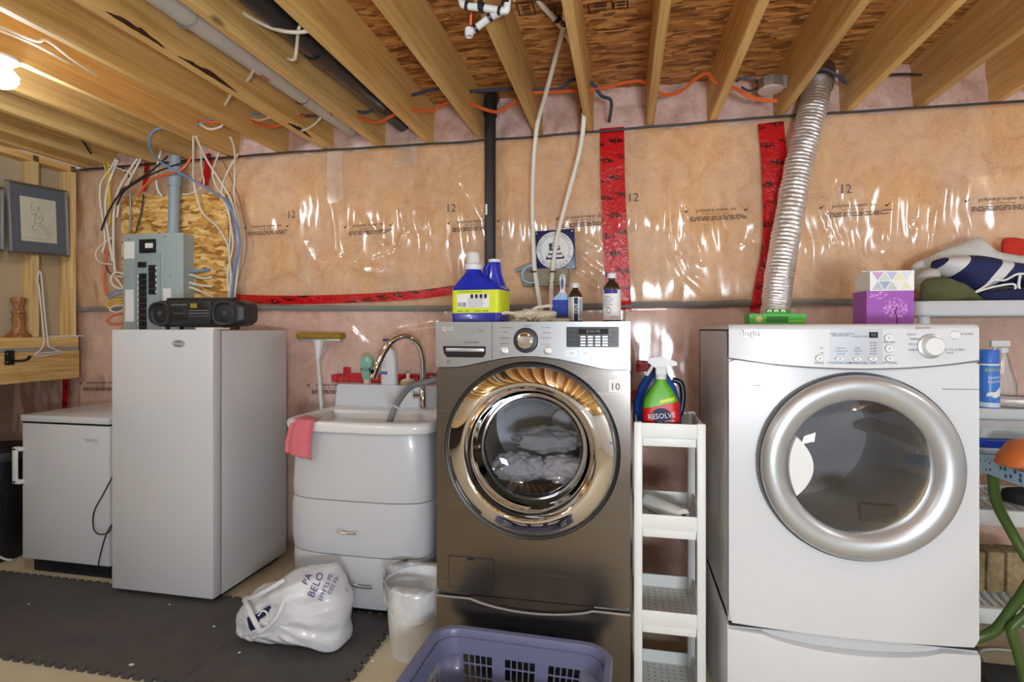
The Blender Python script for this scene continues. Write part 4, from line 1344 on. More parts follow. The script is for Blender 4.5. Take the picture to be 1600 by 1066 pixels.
r0 = root('pump_bottle', 'white lotion pump bottle with blue pump on the splashback', 'bottle', (on_splash(608), SYY + 0.56, 1.0))
bt = MB().loft([[(x, y, z) for x, y in rr(a, b, b / 2.4)] for z, a, b in ((0, 0.086, 0.05), (0.006, 0.092, 0.054), (0.09, 0.09, 0.054), (0.16, 0.082, 0.05), (0.185, 0.064, 0.042), (0.195, 0.03, 0.028), (0.20, 0.028, 0.026))])
bt.build('bottle', M_WHITE2, r0)
mb = MB().cyl((0, 0, 0.198), (0, 0, 0.215), 0.014).cyl((0, 0, 0.21), (0, 0, 0.238), 0.005)
mb.box(-0.038, 0.012, -0.008, 0.008, 0.236, 0.250, 0.004)
mb.build('pump', pm('pump_blue', (40, 44, 150), 0.35), r0)
MB().box(-0.040, 0.000, -0.0285, -0.025, 0.056, 0.072).build('label_band', pm('band_blue', (70, 104, 176), 0.5), r0)
for k, z in enumerate((0.15, 0.125, 0.11, 0.095)):
    MB().box(-0.034, -0.006 - 0.006 * (k % 2), -0.0282, -0.025, z, z + 0.006).build('label_print', pm('print_blue', (150, 176, 214), 0.5), r0)
r0 = root('dish_brush', 'round tan palm dish brush with white knob on the splashback', 'brush', (on_splash(637), SYY + 0.56, 1.0))
MB().lathe([(0, 0), (0.042, 0), (0.044, 0.012), (0.04, 0.022), (0, 0.024)], n=30).build('bristles', pm('bristle_tan', (214, 190, 138), 0.8, bump=0.8, bscale=300), r0)
MB().lathe([(0.036, 0.022), (0.030, 0.030), (0.012, 0.034), (0.008, 0.044), (0.012, 0.056), (0.008, 0.062), (0, 0.063)], n=24).build('knob', pm('brush_white', (236, 224, 206), 0.4), r0)
# pink cloth over the rim
cl = MB()
zc = 0.890


def cloth(u, v):
    x = -0.285 + 0.105 * u + 0.01 * math.sin(v * 6)
    tt = 1 - (1 - min(0.999, abs(x) / 0.366)) ** (1 / 1.6)
    fr = 0.002 + 0.1 * tt ** 3.2
    s = v * 0.26
    fold = 0.006 * math.sin(u * 9 + 0.6) * min(1, v * 1.6) + 0.004 * math.sin(u * 17)
    if s < 0.07:
        return (x, fr + 0.065 - s, zc + 0.004 + 0.004 * math.sin(u * 7))
    s -= 0.07
    if s < 0.03:
        a = s / 0.03 * PI / 2
        return (x, fr - 0.005 - 0.016 * math.sin(a) + fold * 0.3, zc + 0.004 - 0.018 * (1 - math.cos(a)))
    s -= 0.03
    return (x - 0.03 * v * (1 - u) + 0.012 * (u - 0.5), fr - 0.024 + fold - 0.006 * s, zc - 0.014 - s * (0.86 + 0.14 * u))


cl.grid(cloth, 28, 30)
o = cl.build('pink_cloth', pm('pink_cloth', (222, 118, 128), 0.9, var=0.06, bump=0.3, bscale=160), None, angle=180)
o.location = (SX, SYY, 0)
md = o.modifiers.new('thickness', 'SOLIDIFY'); md.thickness = 0.003; md.offset = 1
tag(o, 'pink cleaning cloth draped over the front rim of the sink', 'cloth')

# sponge mop leaning against the wall behind the sink
mp = root('sponge_mop', 'upturned sponge mop with white handle leaning behind the sink', 'mop', (0, 0, 0))
a, b = at(490, 664, 2.60), at(497, 560, 2.80)
foot = a + (a - b) * 3.2
foot = Vector((a.x - (b.x - a.x) * 1.9, 2.50, 0.02))
MB().cyl(foot, b, 0.011, 0.011, 14).build('handle', M_WHITE2, mp)
hb = MB().tube([b, at(498, 546, 2.81), at(499, 533, 2.82)], lambda t: 0.012 + 0.020 * t, 14, 3)
hb.build('head_socket', M_WHITE2, mp)
p0, p1 = at(466, 526, 2.82), at(536, 531, 2.82)
mb = MB().box(p0.x + 0.01, p1.x - 0.01, 2.80, 2.85, p0.z - 0.028, p0.z - 0.012, 0.003)
mb.build('clamp_plate', M_SATIN, mp)
MB().box(p0.x, p1.x, 2.79, 2.86, p0.z - 0.014, p0.z + 0.022, 0.012, 3).build('sponge', pm('sponge_ochre', (176, 138, 46), 0.95, var=0.2, scale=60, bump=0.9, bscale=160), mp)
MB().tube([at(512, 537, 2.80), at(510, 548, 2.80), at(503, 562, 2.80)], 0.004, 6).build('squeeze_lever', M_SATIN, mp)

# ------------------------------------------------------------------ white waste bin with liner
bx, by = -0.822, 2.09
wb = root('waste_bin', 'small round white waste bin with clear liner beside the washer', 'bin', (bx, by, 0))
MB().lathe([(0, 0), (0.100, 0), (0.108, 0.01), (0.128, 0.27), (0.132, 0.285), (0.125, 0.285), (0.105, 0.02), (0, 0.015)], n=48).build('bucket', pm('bucket_white', (238, 239, 238), 0.4), wb)


def liner(u, v):
    a = 2 * PI * u
    wob = noise.noise(Vector((math.cos(a) * 2.5, math.sin(a) * 2.5, v * 2.0)))
    if v < 0.5:
        t = v / 0.5
        r = 0.139 + 0.006 * wob + 0.004 * math.sin(a * 9) * (1 - t)
        z = 0.200 + 0.03 * math.sin(a * 2 + 1) + (0.305 - 0.200) * t
    else:
        t = (v - 0.5) / 0.5
        r = 0.136 - 0.035 * t + 0.014 * wob
        z = 0.306 + 0.012 * math.sin(a * 3) - 0.2 * t
    return (r * math.cos(a), r * math.sin(a), z)


M_LINER = film('liner_film', gloss=0.06, milk=0.62, rough=0.22, tint=(250, 250, 250))
MB().grid(liner, 64, 18, True).build('liner', M_LINER, wb, angle=180)

# ------------------------------------------------------------------ patient belongings bag
bg = root('plastic_bag', 'white plastic belongings bag slumped on the floor mat with blue lettering', 'bag', (0, 0, 0))
YB = 2.02
ol = [(378, 985), (380, 948), (395, 925), (420, 920), (440, 905), (470, 890), (500, 886), (520, 893), (537, 918), (546, 945), (544, 985), (540, 1012), (520, 1024), (480, 1021), (440, 1012), (415, 1006), (395, 1003)]
pts = [at(px, py, YB) for px, py in ol]
bm_ = MB().pillow([(p.x, max(p.z, 0.016)) for p in pts], 0.15, YB + 0.03, 20, 0.017, 8, 5, smooth=9, depthb=0.10)
gp_ = at(392, 945, YB)


def crease(x, y, z):
    dx, dz = x - gp_.x, z - gp_.z
    rad = math.hypot(dx, dz); th = math.atan2(dz, dx)
    k = min(1, rad / 0.1) * (0.006 * math.sin(th * 17 + 3 * noise.noise(Vector((x * 5, y * 3, z * 5)))) + 0.004 * math.sin(th * 41 + rad * 20))
    k += 0.006 * noise.noise(Vector((x * 22, y * 10, z * 22)))
    return (x, y - k * (1.0 if y < YB + 0.02 else -0.4), max(0.0145, z + 0.3 * k))


bm_.v = [crease(x, y, z) for x, y, z in bm_.v]
M_BAG = pm('bag_plastic', (228, 230, 234), 0.2, var=0.10, scale=10, coat=0.6, bump=0.28, bscale=22, stretch=(1, 1, 2.5))
bm_.build('bag_body', M_BAG, bg, angle=180)
bt = bm_.tree()
M_PURP = pm('print_purple', (66, 58, 128), 0.6)
for (s, px, py, sz, rot) in (('PA', 480, 905, 0.040, 1.28), ('BELO', 494, 914, 0.044, 1.30), ('EFFETS PE', 509, 918, 0.0265, 1.32), ('DES PA', 521, 915, 0.024, 1.25)):
    c = at(px, py, YB - 0.1)
    dv = (c - Vector((0, 0, CAM_H))).normalized()      # printed on the slope of the bag that faces up and out
    FS = Matrix.Rotation(PI / 2 - 0.45, 4, 'X')
    lettering(s, sz, c, M_PURP, bg, rot, face=FS, sx=0.9, conf=on_tree(bt, dv, 0.6, 0.006))
# mouth and carrying handles
M_BAGH = pm('bag_handle', (224, 225, 228), 0.3, coat=0.3)
mo = [at(px, py, YB - 0.055) for px, py in ((398, 955), (418, 946), (434, 938), (428, 955), (416, 972), (406, 976))]
MB().pillow([(p.x, p.z) for p in mo], 0.045, YB - 0.085, 5, 0.003, 20, 2).build('dark_contents', M_NAVY, bg)
mb = MB().tube([at(382, 938, YB - 0.07), at(388, 950, YB - 0.13), at(400, 975, YB - 0.15), at(410, 986, YB - 0.14), at(430, 968, YB - 0.14), at(442, 945, YB - 0.12), at(447, 925, YB - 0.08)], 0.010, 8)
mb.build('handle', M_BAGH, bg)
mb = MB().tube([at(384, 935, YB - 0.05), at(395, 934, YB - 0.09), at(418, 922, YB - 0.10), at(445, 906, YB - 0.07)], 0.009, 8)
mb.build('handle', M_BAGH, bg)
MB().tube([at(404, 962, YB - 0.15), at(410, 955, YB - 0.155), at(416, 957, YB - 0.155), at(418, 966, YB - 0.15), at(408, 972, YB - 0.15)], 0.0035, 6).build('drawstring', M_WHITEP, bg)

# ------------------------------------------------------------------ blue-grey laundry basket
M_BASK = pm('basket_blue', (104, 108, 138), 0.36, var=0.04, coat=0.2)
lb = root('laundry_basket', 'blue-grey plastic laundry basket with lattice sides before the washer', 'basket', (-0.345, 1.585, 0), -0.03)
hwb, hdb, HB = 0.235, 0.17, 0.265


def bxy(t, z):
    """corner factor: basket widens upward"""
    k = z / HB
    return hwb + 0.045 * k, hdb + 0.035 * k


mb = MB()
rings_ = []
for (dz, g) in ((-0.03, 0.016), (-0.028, 0.024), (0.0, 0.028), (0.006, 0.022), (0.004, 0.006), (-0.004, 0.0), (-0.03, 0.0)):
    a, b = bxy(0, HB)
    rings_.append([(x, y, HB + dz) for x, y in rr(2 * (a + g), 2 * (b + g), 0.07 + g, 7)])
mb.loft(rings_, False, False)
mb.build('rim', M_BASK, lb)
MB().slab(rr(2 * hwb, 2 * hdb, 0.06, 6), 0.0, 0.006).build('floor_panel', M_BASK, lb)


def wallrow(z, off=0.0, n=6):
    a, b = bxy(0, z)
    return [(x, y, z) for x, y in rr(2 * (a - off), 2 * (b - off), 0.065, n)]


mb = MB(); mb.loft([wallrow(0.0), wallrow(0.05), wallrow(0.05, 0.004), wallrow(0.006, 0.004)], False, False); mb.build('lower_band', M_BASK, lb)
mb = MB(); mb.loft([wallrow(0.195), wallrow(0.245), wallrow(0.245, 0.004), wallrow(0.195, 0.004), wallrow(0.195)], False, False); mb.build('upper_band', M_BASK, lb)


def sidept(side, t, z):
    """place on a wall; t runs along that wall in metres from its middle"""
    a, b = bxy(0, z)
    return {0: Vector((t * a / hwb, b, z)), 1: Vector((t * a / hwb, -b, z)), 2: Vector((-a, t, z)), 3: Vector((a, t, z))}[side]


def bar(mb, p, q, r=0.0026):
    return mb.cyl(p, q, r, None, 6)


for side, half in ((0, hwb), (1, hwb), (2, hdb), (3, hdb)):
    panes = [(-0.175, -0.085), (-0.045, 0.045), (0.085, 0.175)] if half == hwb else [(-0.115, -0.02), (0.02, 0.115)]
    solid = []
    edges = [-half] + [e for p in panes for e in p] + [half]
    for k in range(0, len(edges), 2):
        z0, z1 = 0.045, 0.20
        mb = MB()
        n = Vector({0: (0, 0.003, 0), 1: (0, -0.003, 0), 2: (-0.003, 0, 0), 3: (0.003, 0, 0)}[side])
        e0, e1 = edges[k], edges[k + 1]
        if k == 0:
            e0 = -half + 0.05
        if k == len(edges) - 2:
            e1 = half - 0.05
        A, B, C_, D_ = sidept(side, e0, z0), sidept(side, e1, z0), sidept(side, e1, z1), sidept(side, e0, z1)
        mb.add([A, B, C_, D_, A - n, B - n, C_ - n, D_ - n], [(0, 1, 2, 3), (7, 6, 5, 4), (0, 4, 5, 1), (1, 5, 6, 2), (2, 6, 7, 3), (3, 7, 4, 0)])
        mb.build('wall_upright', M_BASK, lb, smooth=False)
    for (e0, e1) in panes:
        mb = MB()
        nb = 5
        for k in range(1, nb):
            e = e0 + (e1 - e0) * k / nb
            bar(mb, sidept(side, e, 0.045), sidept(side, e, 0.20))
        for z in (0.085, 0.125, 0.165):
            bar(mb, sidept(side, e0, z), sidept(side, e1, z), 0.003)
        mb.build('lattice', M_BASK, lb)
# rounded corners of the walls
for sx in (-1, 1):
    for sy in (-1, 1):
        def cp_(u, v, sx=sx, sy=sy):
            z = 0.045 + 0.155 * v
            a, b = bxy(0, z); r = 0.065; an = u * PI / 2
            return (sx * (a - r + r * math.cos(an)), sy * (b - r + r * math.sin(an)), z)
        o = MB().grid(cp_, 8, 2).build('corner', M_BASK, lb)
        md = o.modifiers.new('thickness', 'SOLIDIFY'); md.thickness = 0.003

# ------------------------------------------------------------------ narrow white shelf tower
TX0, TX1, TY0, TY1 = 0.034, 0.266, 1.90, 2.20
tw = root('shelf_tower', 'narrow white plastic shelf tower between washer and dryer', 'shelf', ((TX0 + TX1) / 2, TY0, 0))
hw_, dp = (TX1 - TX0) / 2, TY1 - TY0
M_TRAY = pm('tower_white', (228, 230, 226), 0.42, var=0.02)
M_PERF = pm('tower_floor', (214, 216, 210), 0.5, var=0.03)
M_HOLE = pm('tower_hole', (74, 78, 70), 0.8)
for zt in (0.982, 0.672, 0.345, 0.05):
    mb = MB()
    hh = 0.05
    mb.box(-hw_ + 0.018, hw_ - 0.018, 0.004, 0.012, zt - hh, zt, 0.003)
    mb.box(-hw_ + 0.018, hw_ - 0.018, dp - 0.012, dp - 0.004, zt - hh, zt, 0.003)
    mb.box(-hw_ + 0.004, -hw_ + 0.012, 0.018, dp - 0.018, zt - hh, zt, 0.003)
    mb.box(hw_ - 0.012, hw_ - 0.004, 0.018, dp - 0.018, zt - hh, zt, 0.003)
    tr = mb.build('tray', M_TRAY, tw)
    MB().box(-hw_ + 0.010, hw_ - 0.010, 0.010, dp - 0.010, zt - hh, zt - hh + 0.005).build('tray_floor', M_PERF, tr, smooth=False)
    mb = MB()
    for gx in range(8):
        for gy in range(11):
            cx, cy = -hw_ + 0.032 + gx * (2 * hw_ - 0.064) / 7, 0.03 + gy * (dp - 0.06) / 10
            mb.add([(cx + 0.0032 * math.cos(a), cy + 0.0032 * math.sin(a), zt - hh + 0.0054) for a in [k * PI / 3 for k in range(6)]], [tuple(range(6))])
    hl = mb.build('perforation', M_HOLE, tr, smooth=False); hl['kind'] = 'stuff'
    MB().box(-hw_ + 0.028, hw_ - 0.028, 0.012, dp - 0.012, zt - hh - 0.03, zt - hh, 0.003).build('tray_skirt', M_TRAY, tr)
for sx in (-1, 1):
    for y0 in (0.0, dp - 0.026):
        x = sx * (hw_ - 0.013)
        MB().box(x - 0.0145, x + 0.0145, y0, y0 + 0.026, 0.0, 0.985, 0.005).build('post', M_TRAY, tw)
# paper roll on the second tray
r0 = root('paper_roll', 'white paper towel roll lying in the second tray of the tower', 'paper roll', (0.150, 2.04, 0.672 - 0.045 + 0.029))
p, q = Vector((-0.060, 0.055, 0.002)), Vector((0.050, -0.095, 0.0))
MB().cyl(p, q, 0.0285, None, 32).build('roll', M_WHITEP, r0)
MB().cyl(p + (p - q) * 0.002, q + (q - p) * 0.008, 0.011, None, 20).build('core', pm('core_dark', (60, 54, 50), 0.8), r0)

# stain remover in front of a big blue jug
r0 = root('blue_jug', 'large blue detergent jug behind the stain remover spray bottle', 'jug', (0.122, 2.125, 0.937))
MB().loft([[(x, y, z) for x, y in rr(a, b, b / 2.3, 5)] for z, a, b in ((0, 0.165, 0.09), (0.008, 0.176, 0.10), (0.09, 0.172, 0.10), (0.15, 0.135, 0.085), (0.19, 0.085, 0.065), (0.203, 0.058, 0.056), (0.21, 0.056, 0.056))]).build('bottle', pm('jug_blue_mid', (44, 88, 176), 0.3, var=0.05), r0)
MB().lathe([(0.030, 0.208), (0.031, 0.235), (0.028, 0.239), (0, 0.239)], n=28).build('cap', M_NAVY, r0)
MB().tube([(0.058, 0.015, 0.172), (0.088, 0.016, 0.16), (0.096, 0.016, 0.11), (0.09, 0.016, 0.06), (0.080, 0.015, 0.04)], 0.011, 10).build('handle', pm('jug_black', (20, 24, 40), 0.35), r0)
r0 = root('stain_remover_bottle', 'stain remover spray bottle with green neck and red label on the tower', 'spray bottle', (0.128, 1.99, 0.937))
prof = ((0, 0.120, 0.06), (0.006, 0.127, 0.064), (0.09, 0.125, 0.064), (0.115, 0.118, 0.06), (0.15, 0.080, 0.05), (0.175, 0.044, 0.04), (0.19, 0.03, 0.03))
sb = MB().loft([[(x, y, z) for x, y in rr(a, b, b / 2.3, 5)] for z, a, b in prof])
sb.build('bottle', M_GREENP, r0)
lbm = MB().loft([[(x, y, z + 0.012 * (x / 0.055)) for x, y in rr(a, b, b / 2.3, 5)] for z, a, b in ((0.006, 0.129, 0.066), (0.05, 0.1285, 0.0665), (0.098, 0.1265, 0.0655), (0.1, 0.122, 0.06))], False, False)
lbm.build('label', M_REDP, r0)
tr_ = lbm.tree(); cf = on_tree(tr_, (0, 1, 0), 0.3, 0.002)
MB().grid(lambda u, v: cf(Vector((0.034 * math.cos(2 * PI * u) * v, -0.1, 0.062 + 0.028 * math.sin(2 * PI * u) * v))), 28, 3, True).build('label_disc', M_NAVY, r0)
lettering('RESOLVE', 0.025, (0, -0.1, 0.062), M_WHITEP, r0, 0.12, conf=on_tree(tr_, (0, 1, 0), 0.3, 0.0035), sx=0.95)
lettering('OXI ACTION', 0.010, (0.016, -0.1, 0.043), M_WHITEP, r0, 0.12, conf=on_tree(tr_, (0, 1, 0), 0.3, 0.0035))
cf2 = on_tree(sb.tree(), (0, 1, 0), 0.3, 0.0015)
yb = MB().grid(lambda u, v: cf2(Vector((-0.006 + 0.05 * u, -0.1, 0.106 + 0.010 * v + 0.012 * u))), 8, 3).build('label_flash', M_YEL, r0)
th = MB().cyl((0, 0, 0.188), (0, 0, 0.205), 0.019, None, 20)
th.box(-0.020, 0.020, -0.016, 0.016, 0.203, 0.232, 0.006)
th.loft([[(-0.045, y, 0.246), (-0.045, y, 0.262), (0.0, y, 0.268), (0.052, y, 0.250), (0.055, y, 0.238), (0.030, y, 0.234), (-0.02, y, 0.228)] for y in (-0.013, 0.013)])
th.build('trigger_head', M_WHITE2, r0)
MB().tube([(-0.026, 0, 0.244), (-0.034, 0, 0.225), (-0.046, 0, 0.206), (-0.050, 0, 0.200)], 0.006, 8).build('trigger', M_WHITE2, r0)


# ------------------------------------------------------------------ things standing on the washer
TOPW = 1.327


def onw(px, Y):
    return at(px, 500, Y).x


jx, jy = onw(752, 2.13), 2.13
jg = root('detergent_jug', 'big blue cleaner jug with bright yellow label and white cap on the washer', 'jug', (jx, jy, TOPW), -0.10)
body = MB().loft([[(x, y, z) for x, y in rr(a, b, 0.02, 4)] for z, a, b in ((0, 0.196, 0.135), (0.006, 0.206, 0.145), (0.035, 0.206, 0.145), (0.04, 0.202, 0.141), (0.128, 0.202, 0.141), (0.133, 0.206, 0.145), (0.14, 0.20, 0.14))] + [[(x, y, z) for x, y in rr(a, b, 0.02, 4, cx, cy)] for z, a, b, cx, cy in ((0.17, 0.125, 0.105, -0.014, -0.012), (0.19, 0.075, 0.075, -0.022, -0.022), (0.202, 0.06, 0.06, -0.024, -0.024), (0.214, 0.058, 0.058, -0.024, -0.024))])
body.build('bottle', M_BLUE, jg)
lab = MB().loft([[(x, y, z) for x, y in rr(a, b, 0.02, 4)] for z, a, b in ((0.038, 0.2045, 0.1435), (0.128, 0.2045, 0.1435))], False, False).build('label', M_YEL, jg)
yv = -0.0722
MB().box(-0.075, 0.060, yv - 0.0006, yv, 0.058, 0.112).build('label_panel', M_WHITEP, lab, smooth=False)
mb = MB()
rnd = random.Random(4)
for r in range(7):
    z = 0.062 + r * 0.0058
    x0 = -0.03 if r < 5 else -0.03
    mb.box(x0, x0 + rnd.uniform(0.06, 0.085), yv - 0.0012, yv - 0.0006, z, z + 0.0016)
for k in range(12):
    mb.box(-0.071 + k * 0.003, -0.071 + k * 0.003 + rnd.uniform(0.0008, 0.002), yv - 0.0012, yv - 0.0006, 0.062, 0.080)
mb.build('label_print', M_INKG, lab, smooth=False)
mb = MB()
for k in range(4):
    x = -0.018 + k * 0.019
    mb.box(x, x + 0.012, yv - 0.0014, yv - 0.0006, 0.098, 0.111).box(x + 0.004, x + 0.009, yv - 0.0015, yv - 0.0006, 0.094, 0.100)
mb.build('label_symbols', M_INK, lab, smooth=False)
mb = MB()
for k, wd in enumerate((0.03, 0.02, 0.035, 0.03)):
    mb.box(-0.075 + k * 0.036, -0.075 + k * 0.036 + wd * 0.8, yv - 0.001, yv - 0.0004, 0.044, 0.047)
mb.box(-0.07, 0.03, yv - 0.001, yv - 0.0004, 0.120, 0.1225)
mb.build('label_footer', pm('print_green', (90, 110, 30), 0.6), lab, smooth=False)
MB().lathe([(0.034, 0.212), (0.036, 0.232), (0.030, 0.236), (0.028, 0.24), (0.026, 0.25), (0.026, 0.275), (0.020, 0.283), (0, 0.284)], (-0.024, -0.024, 0), n=32).build('cap', M_WHITE2, jg)
nk = MB().loft([[(x, y, z) for x, y in rr(a, b, 0.02, 4, cx, 0.035)] for z, a, b, cx in ((0.125, 0.10, 0.06, 0.05), (0.17, 0.075, 0.056, 0.047), (0.20, 0.058, 0.052, 0.045), (0.236, 0.05, 0.048, 0.045), (0.248, 0.044, 0.044, 0.045))])
nk.build('second_neck', M_BLUE, jg)
MB().tube([(0.02, 0.02, 0.236), (0.012, 0.01, 0.215), (0.014, 0.005, 0.19), (0.03, 0.0, 0.165)], 0.009, 10).build('handle', M_BLUE, jg)
MB().lathe([(0.025, 0.246), (0.026, 0.258), (0, 0.260)], (0.045, 0.035, 0), n=28).build('second_cap', M_WHITE2, jg)

# rag
rg = MB()
rnd = random.Random(9)
c0 = Vector((onw(835, 2.15), 2.15, TOPW))
for k in range(26):
    a = rnd.uniform(0, 2 * PI); r = rnd.uniform(0.0, 0.085)
    p = c0 + Vector((math.cos(a) * r, math.sin(a) * r * 0.5 - 0.01, 0.010 + (0.05 * (1 - r / 0.09)) * rnd.random()))
    pts = [p]
    dr_ = Vector((rnd.uniform(-1, 1), rnd.uniform(-0.5, 0.5), rnd.uniform(-0.2, 0.3)))
    for s in range(4):
        dr_ += Vector((rnd.uniform(-0.6, 0.6), rnd.uniform(-0.4, 0.4), rnd.uniform(-0.4, 0.2)))
        q = pts[-1] + dr_.normalized() * 0.022
        q.z = max(TOPW + 0.007, min(TOPW + 0.066, q.z))
        pts.append(q)
    rg.tube(pts, 0.0068, 6, 3)
rg.pillow([(c0.x + 0.085 * math.cos(a) * (1 + 0.1 * math.sin(3 * a)), TOPW + 0.028 + 0.026 * math.sin(a)) for a in [k * PI / 8 for k in range(16)]], 0.055, c0.y, 9, 0.011, 26, 3, smooth=5)
rgo = rg.build('cotton_rag', pm('rag_cream', (224, 214, 192), 0.95, var=0.08, bump=0.5, bscale=120))
tag(rgo, 'crumpled cream cotton string rag lying on the washer', 'rag')

# hand brush and dustpan
r0 = root('dustpan_brush', 'white and blue hand brush standing on end behind the rag', 'brush', (onw(878, 2.30), 2.30, TOPW))
bs = MB()
for k in range(16):
    x = -0.036 + 0.072 * k / 15
    bs.loft([[(x - 0.0028 + s * (0.3 * x), y, z) for (y, z) in ((-0.012, zz), (0.012, zz))] + [(x + 0.0028 + s * (0.3 * x), y, z) for (y, z) in ((0.012, zz), (-0.012, zz))] for s, zz in ((0.35, 0.030), (0.0, 0.100))])
bs.build('bristles', pm('bristle_blue', (34, 62, 168), 0.6, var=0.15, scale=80), r0)
pl = [(-0.050, 0.0), (0.040, 0.0), (0.042, 0.10), (0.034, 0.115), (0.014, 0.128), (0.010, 0.14), (0.0135, 0.19), (0.010, 0.205), (0.0, 0.210), (-0.008, 0.205), (-0.012, 0.19), (-0.008, 0.14), (-0.014, 0.128), (-0.034, 0.108), (-0.048, 0.06)]
MB().prism(pl, 0.014, 0.026).build('pan', M_WHITE2, r0)
MB().prism([(-0.036, 0.098), (0.038, 0.098), (0.034, 0.112), (0.012, 0.124), (-0.012, 0.124), (-0.03, 0.110)], -0.014, 0.016).build('brush_block', pm('block_blue', (150, 186, 226), 0.45), r0)
MB().prism([(0.0 + 0.0062 * math.cos(a), 0.168 + 0.024 * math.sin(a)) for a in [k * PI / 10 for k in range(20)]], 0.011, 0.016).build('grip_inlay', pm('inlay_blue', (58, 76, 124), 0.5), r0)
MB().lathe([(0.003, 0.0), (0.0065, -0.001), (0.0065, 0.002)], (0.0, 0.0125, 0.199), 'Y', 16).build('hanging_eye', M_INKG, r0)

# two brown bottles
M_AMBER = pm('amber_glass', (52, 40, 32), 0.15, var=0.1, coat=0.5)
bots = (('amber_bottle', 'small brown bottle with blue striped label and white cap on the washer', 899, 2.26, 0.0295, 0.118, 0.165, 0.012), ('medicine_bottle', 'taller brown bottle with plain white label and white cap on the washer', 956, 2.20, 0.035, 0.145, 0.196, 0.014))
for (nm, words, px, Y, r, hs_, ht, rn) in bots:
    r0 = root(nm, words, 'bottle', (onw(px, Y), Y, TOPW))
    MB().lathe([(0, 0), (r - 0.003, 0), (r, 0.004), (r, hs_ * 0.93), (r * 0.92, hs_), (r * 0.6, hs_ + 0.014), (rn, hs_ + 0.022), (rn, ht - 0.016), (0, ht - 0.016)], n=36).build('bottle', M_AMBER, r0)
    MB().lathe([(rn + 0.004, ht - 0.020), (rn + 0.005, ht - 0.002), (rn + 0.003, ht), (0, ht)], n=28).build('cap', M_WHITE2, r0)
    top_ = hs_ * 0.90
    lm = MB().lathe([(r + 0.0006, 0.010), (r + 0.0006, top_)], n=48)
    lb_ = lm.build('label', M_WHITEP, r0)
    cf = on_tree(lm.tree(), (0, 1, 0), 0.2, 0.0006)

    def lpatch(x0, x1, z0, z1, mat, name='label_print', cf=cf, lb_=lb_, n=6):
        MB().grid(lambda u, v: cf(Vector((x0 + (x1 - x0) * u, -0.1, z0 + (z1 - z0) * v))), n, 1).build(name, mat, lb_)
    if nm == 'amber_bottle':
        lpatch(-0.003, 0.013, 0.010, top_ - 0.002, M_NAVY, 'label_stripe')
        lettering('ENO', 0.020, (0.005, -0.1, 0.058), M_WHITEP, lb_, -PI / 2, conf=on_tree(lm.tree(), (0, 1, 0), 0.2, 0.0012))
        lpatch(0.0165, 0.026, 0.02, top_ - 0.01, pm('pale_blue', (170, 188, 220), 0.5))
        lpatch(-0.024, -0.008, 0.012, top_, pm('label_beige', (198, 192, 178), 0.6))
    else:
        lpatch(-0.034, 0.022, top_ - 0.016, top_ + 0.0, pm('label_violet', (48, 44, 140), 0.5), 'label_band', n=10)
        for k in range(6):
            lpatch(-0.030, -0.030 + (0.026, 0.036, 0.034, 0.030, 0.034, 0.02)[k], top_ - 0.030 - k * 0.008, top_ - 0.0275 - k * 0.008, M_INKG)
        for k in range(8):
            a = k * PI / 4
            lpatch(-0.012 + 0.008 * math.cos(a) - 0.002, -0.012 + 0.008 * math.cos(a) + 0.002, 0.048 + 0.010 * math.sin(a) - 0.002, 0.048 + 0.010 * math.sin(a) + 0.002, M_INK)
        lettering('APOTEX', 0.009, (0.012, -0.1, 0.021), M_REDP, lb_, conf=on_tree(lm.tree(), (0, 1, 0), 0.2, 0.0012))
r0 = root('measuring_cup', 'small clear plastic cup beside the white-labelled bottle', 'cup', (onw(971, 2.24), 2.24, TOPW))
MB().lathe([(0, 0), (0.015, 0), (0.018, 0.05), (0.0168, 0.05), (0.014, 0.002), (0, 0.002)], n=28).build('cup', film('cup_film', 0.06, 0.30, 0.1, (240, 214, 206)), r0)

# ------------------------------------------------------------------ things standing on the dryer
TOPD = 1.3175


def ond(px, Y):
    return at(px, 505, Y).x


x0, x1 = ond(1171, 2.02), ond(1259, 2.02)
bw = x1 - x0
r0 = root('dryer_sheet_box', 'green torn-open dryer sheet carton lying on the dryer', 'box', ((x0 + x1) / 2, 2.02, TOPD))
M_GBOX = pm('carton_green', (70, 178, 62), 0.5, var=0.05)
bx_ = MB().box(-bw / 2, bw / 2, 0, 0.09, 0, 0.036)
bx_.build('carton', M_GBOX, r0, smooth=False)
MB().box(-0.035, 0.035, -0.0008, 0.002, 0.006, 0.028).build('torn_opening', pm('carton_inside', (46, 120, 40), 0.6), r0, smooth=False)
MB().add([(-0.034, 0.002, 0.036), (0.036, 0.002, 0.036), (0.044, 0.03, 0.052), (-0.030, 0.03, 0.054), (-0.034, 0.004, 0.036), (0.036, 0.004, 0.036), (0.044, 0.032, 0.052), (-0.030, 0.032, 0.054)], [(0, 1, 2, 3), (7, 6, 5, 4), (0, 4, 5, 1), (1, 5, 6, 2), (2, 6, 7, 3), (3, 7, 4, 0)]).build('torn_flap', M_GBOX, r0, smooth=False)
for k in range(3):
    MB().lathe([(0.003, 0), (0.007, -0.0004)], (-0.022 + k * 0.022, 0.001 + 0.013, 0.0445), 'Y', 14).build('flap_print', M_WHITEP, r0)
MB().lathe([(0.0, -0.001), (0.011, -0.0006)], (-bw / 2 + 0.032, 0, 0.018), 'Y', 18).build('carton_print', pm('print_peach', (226, 190, 140), 0.6), r0)
MB().box(bw / 2 - 0.055, bw / 2 - 0.006, -0.0008, 0.0, 0.010, 0.012).build('carton_line', M_YEL, r0, smooth=False)
MB().box(-bw / 2 - 0.0008, -bw / 2, 0.006, 0.03, 0.006, 0.03).build('barcode', M_INKG, r0, smooth=False)

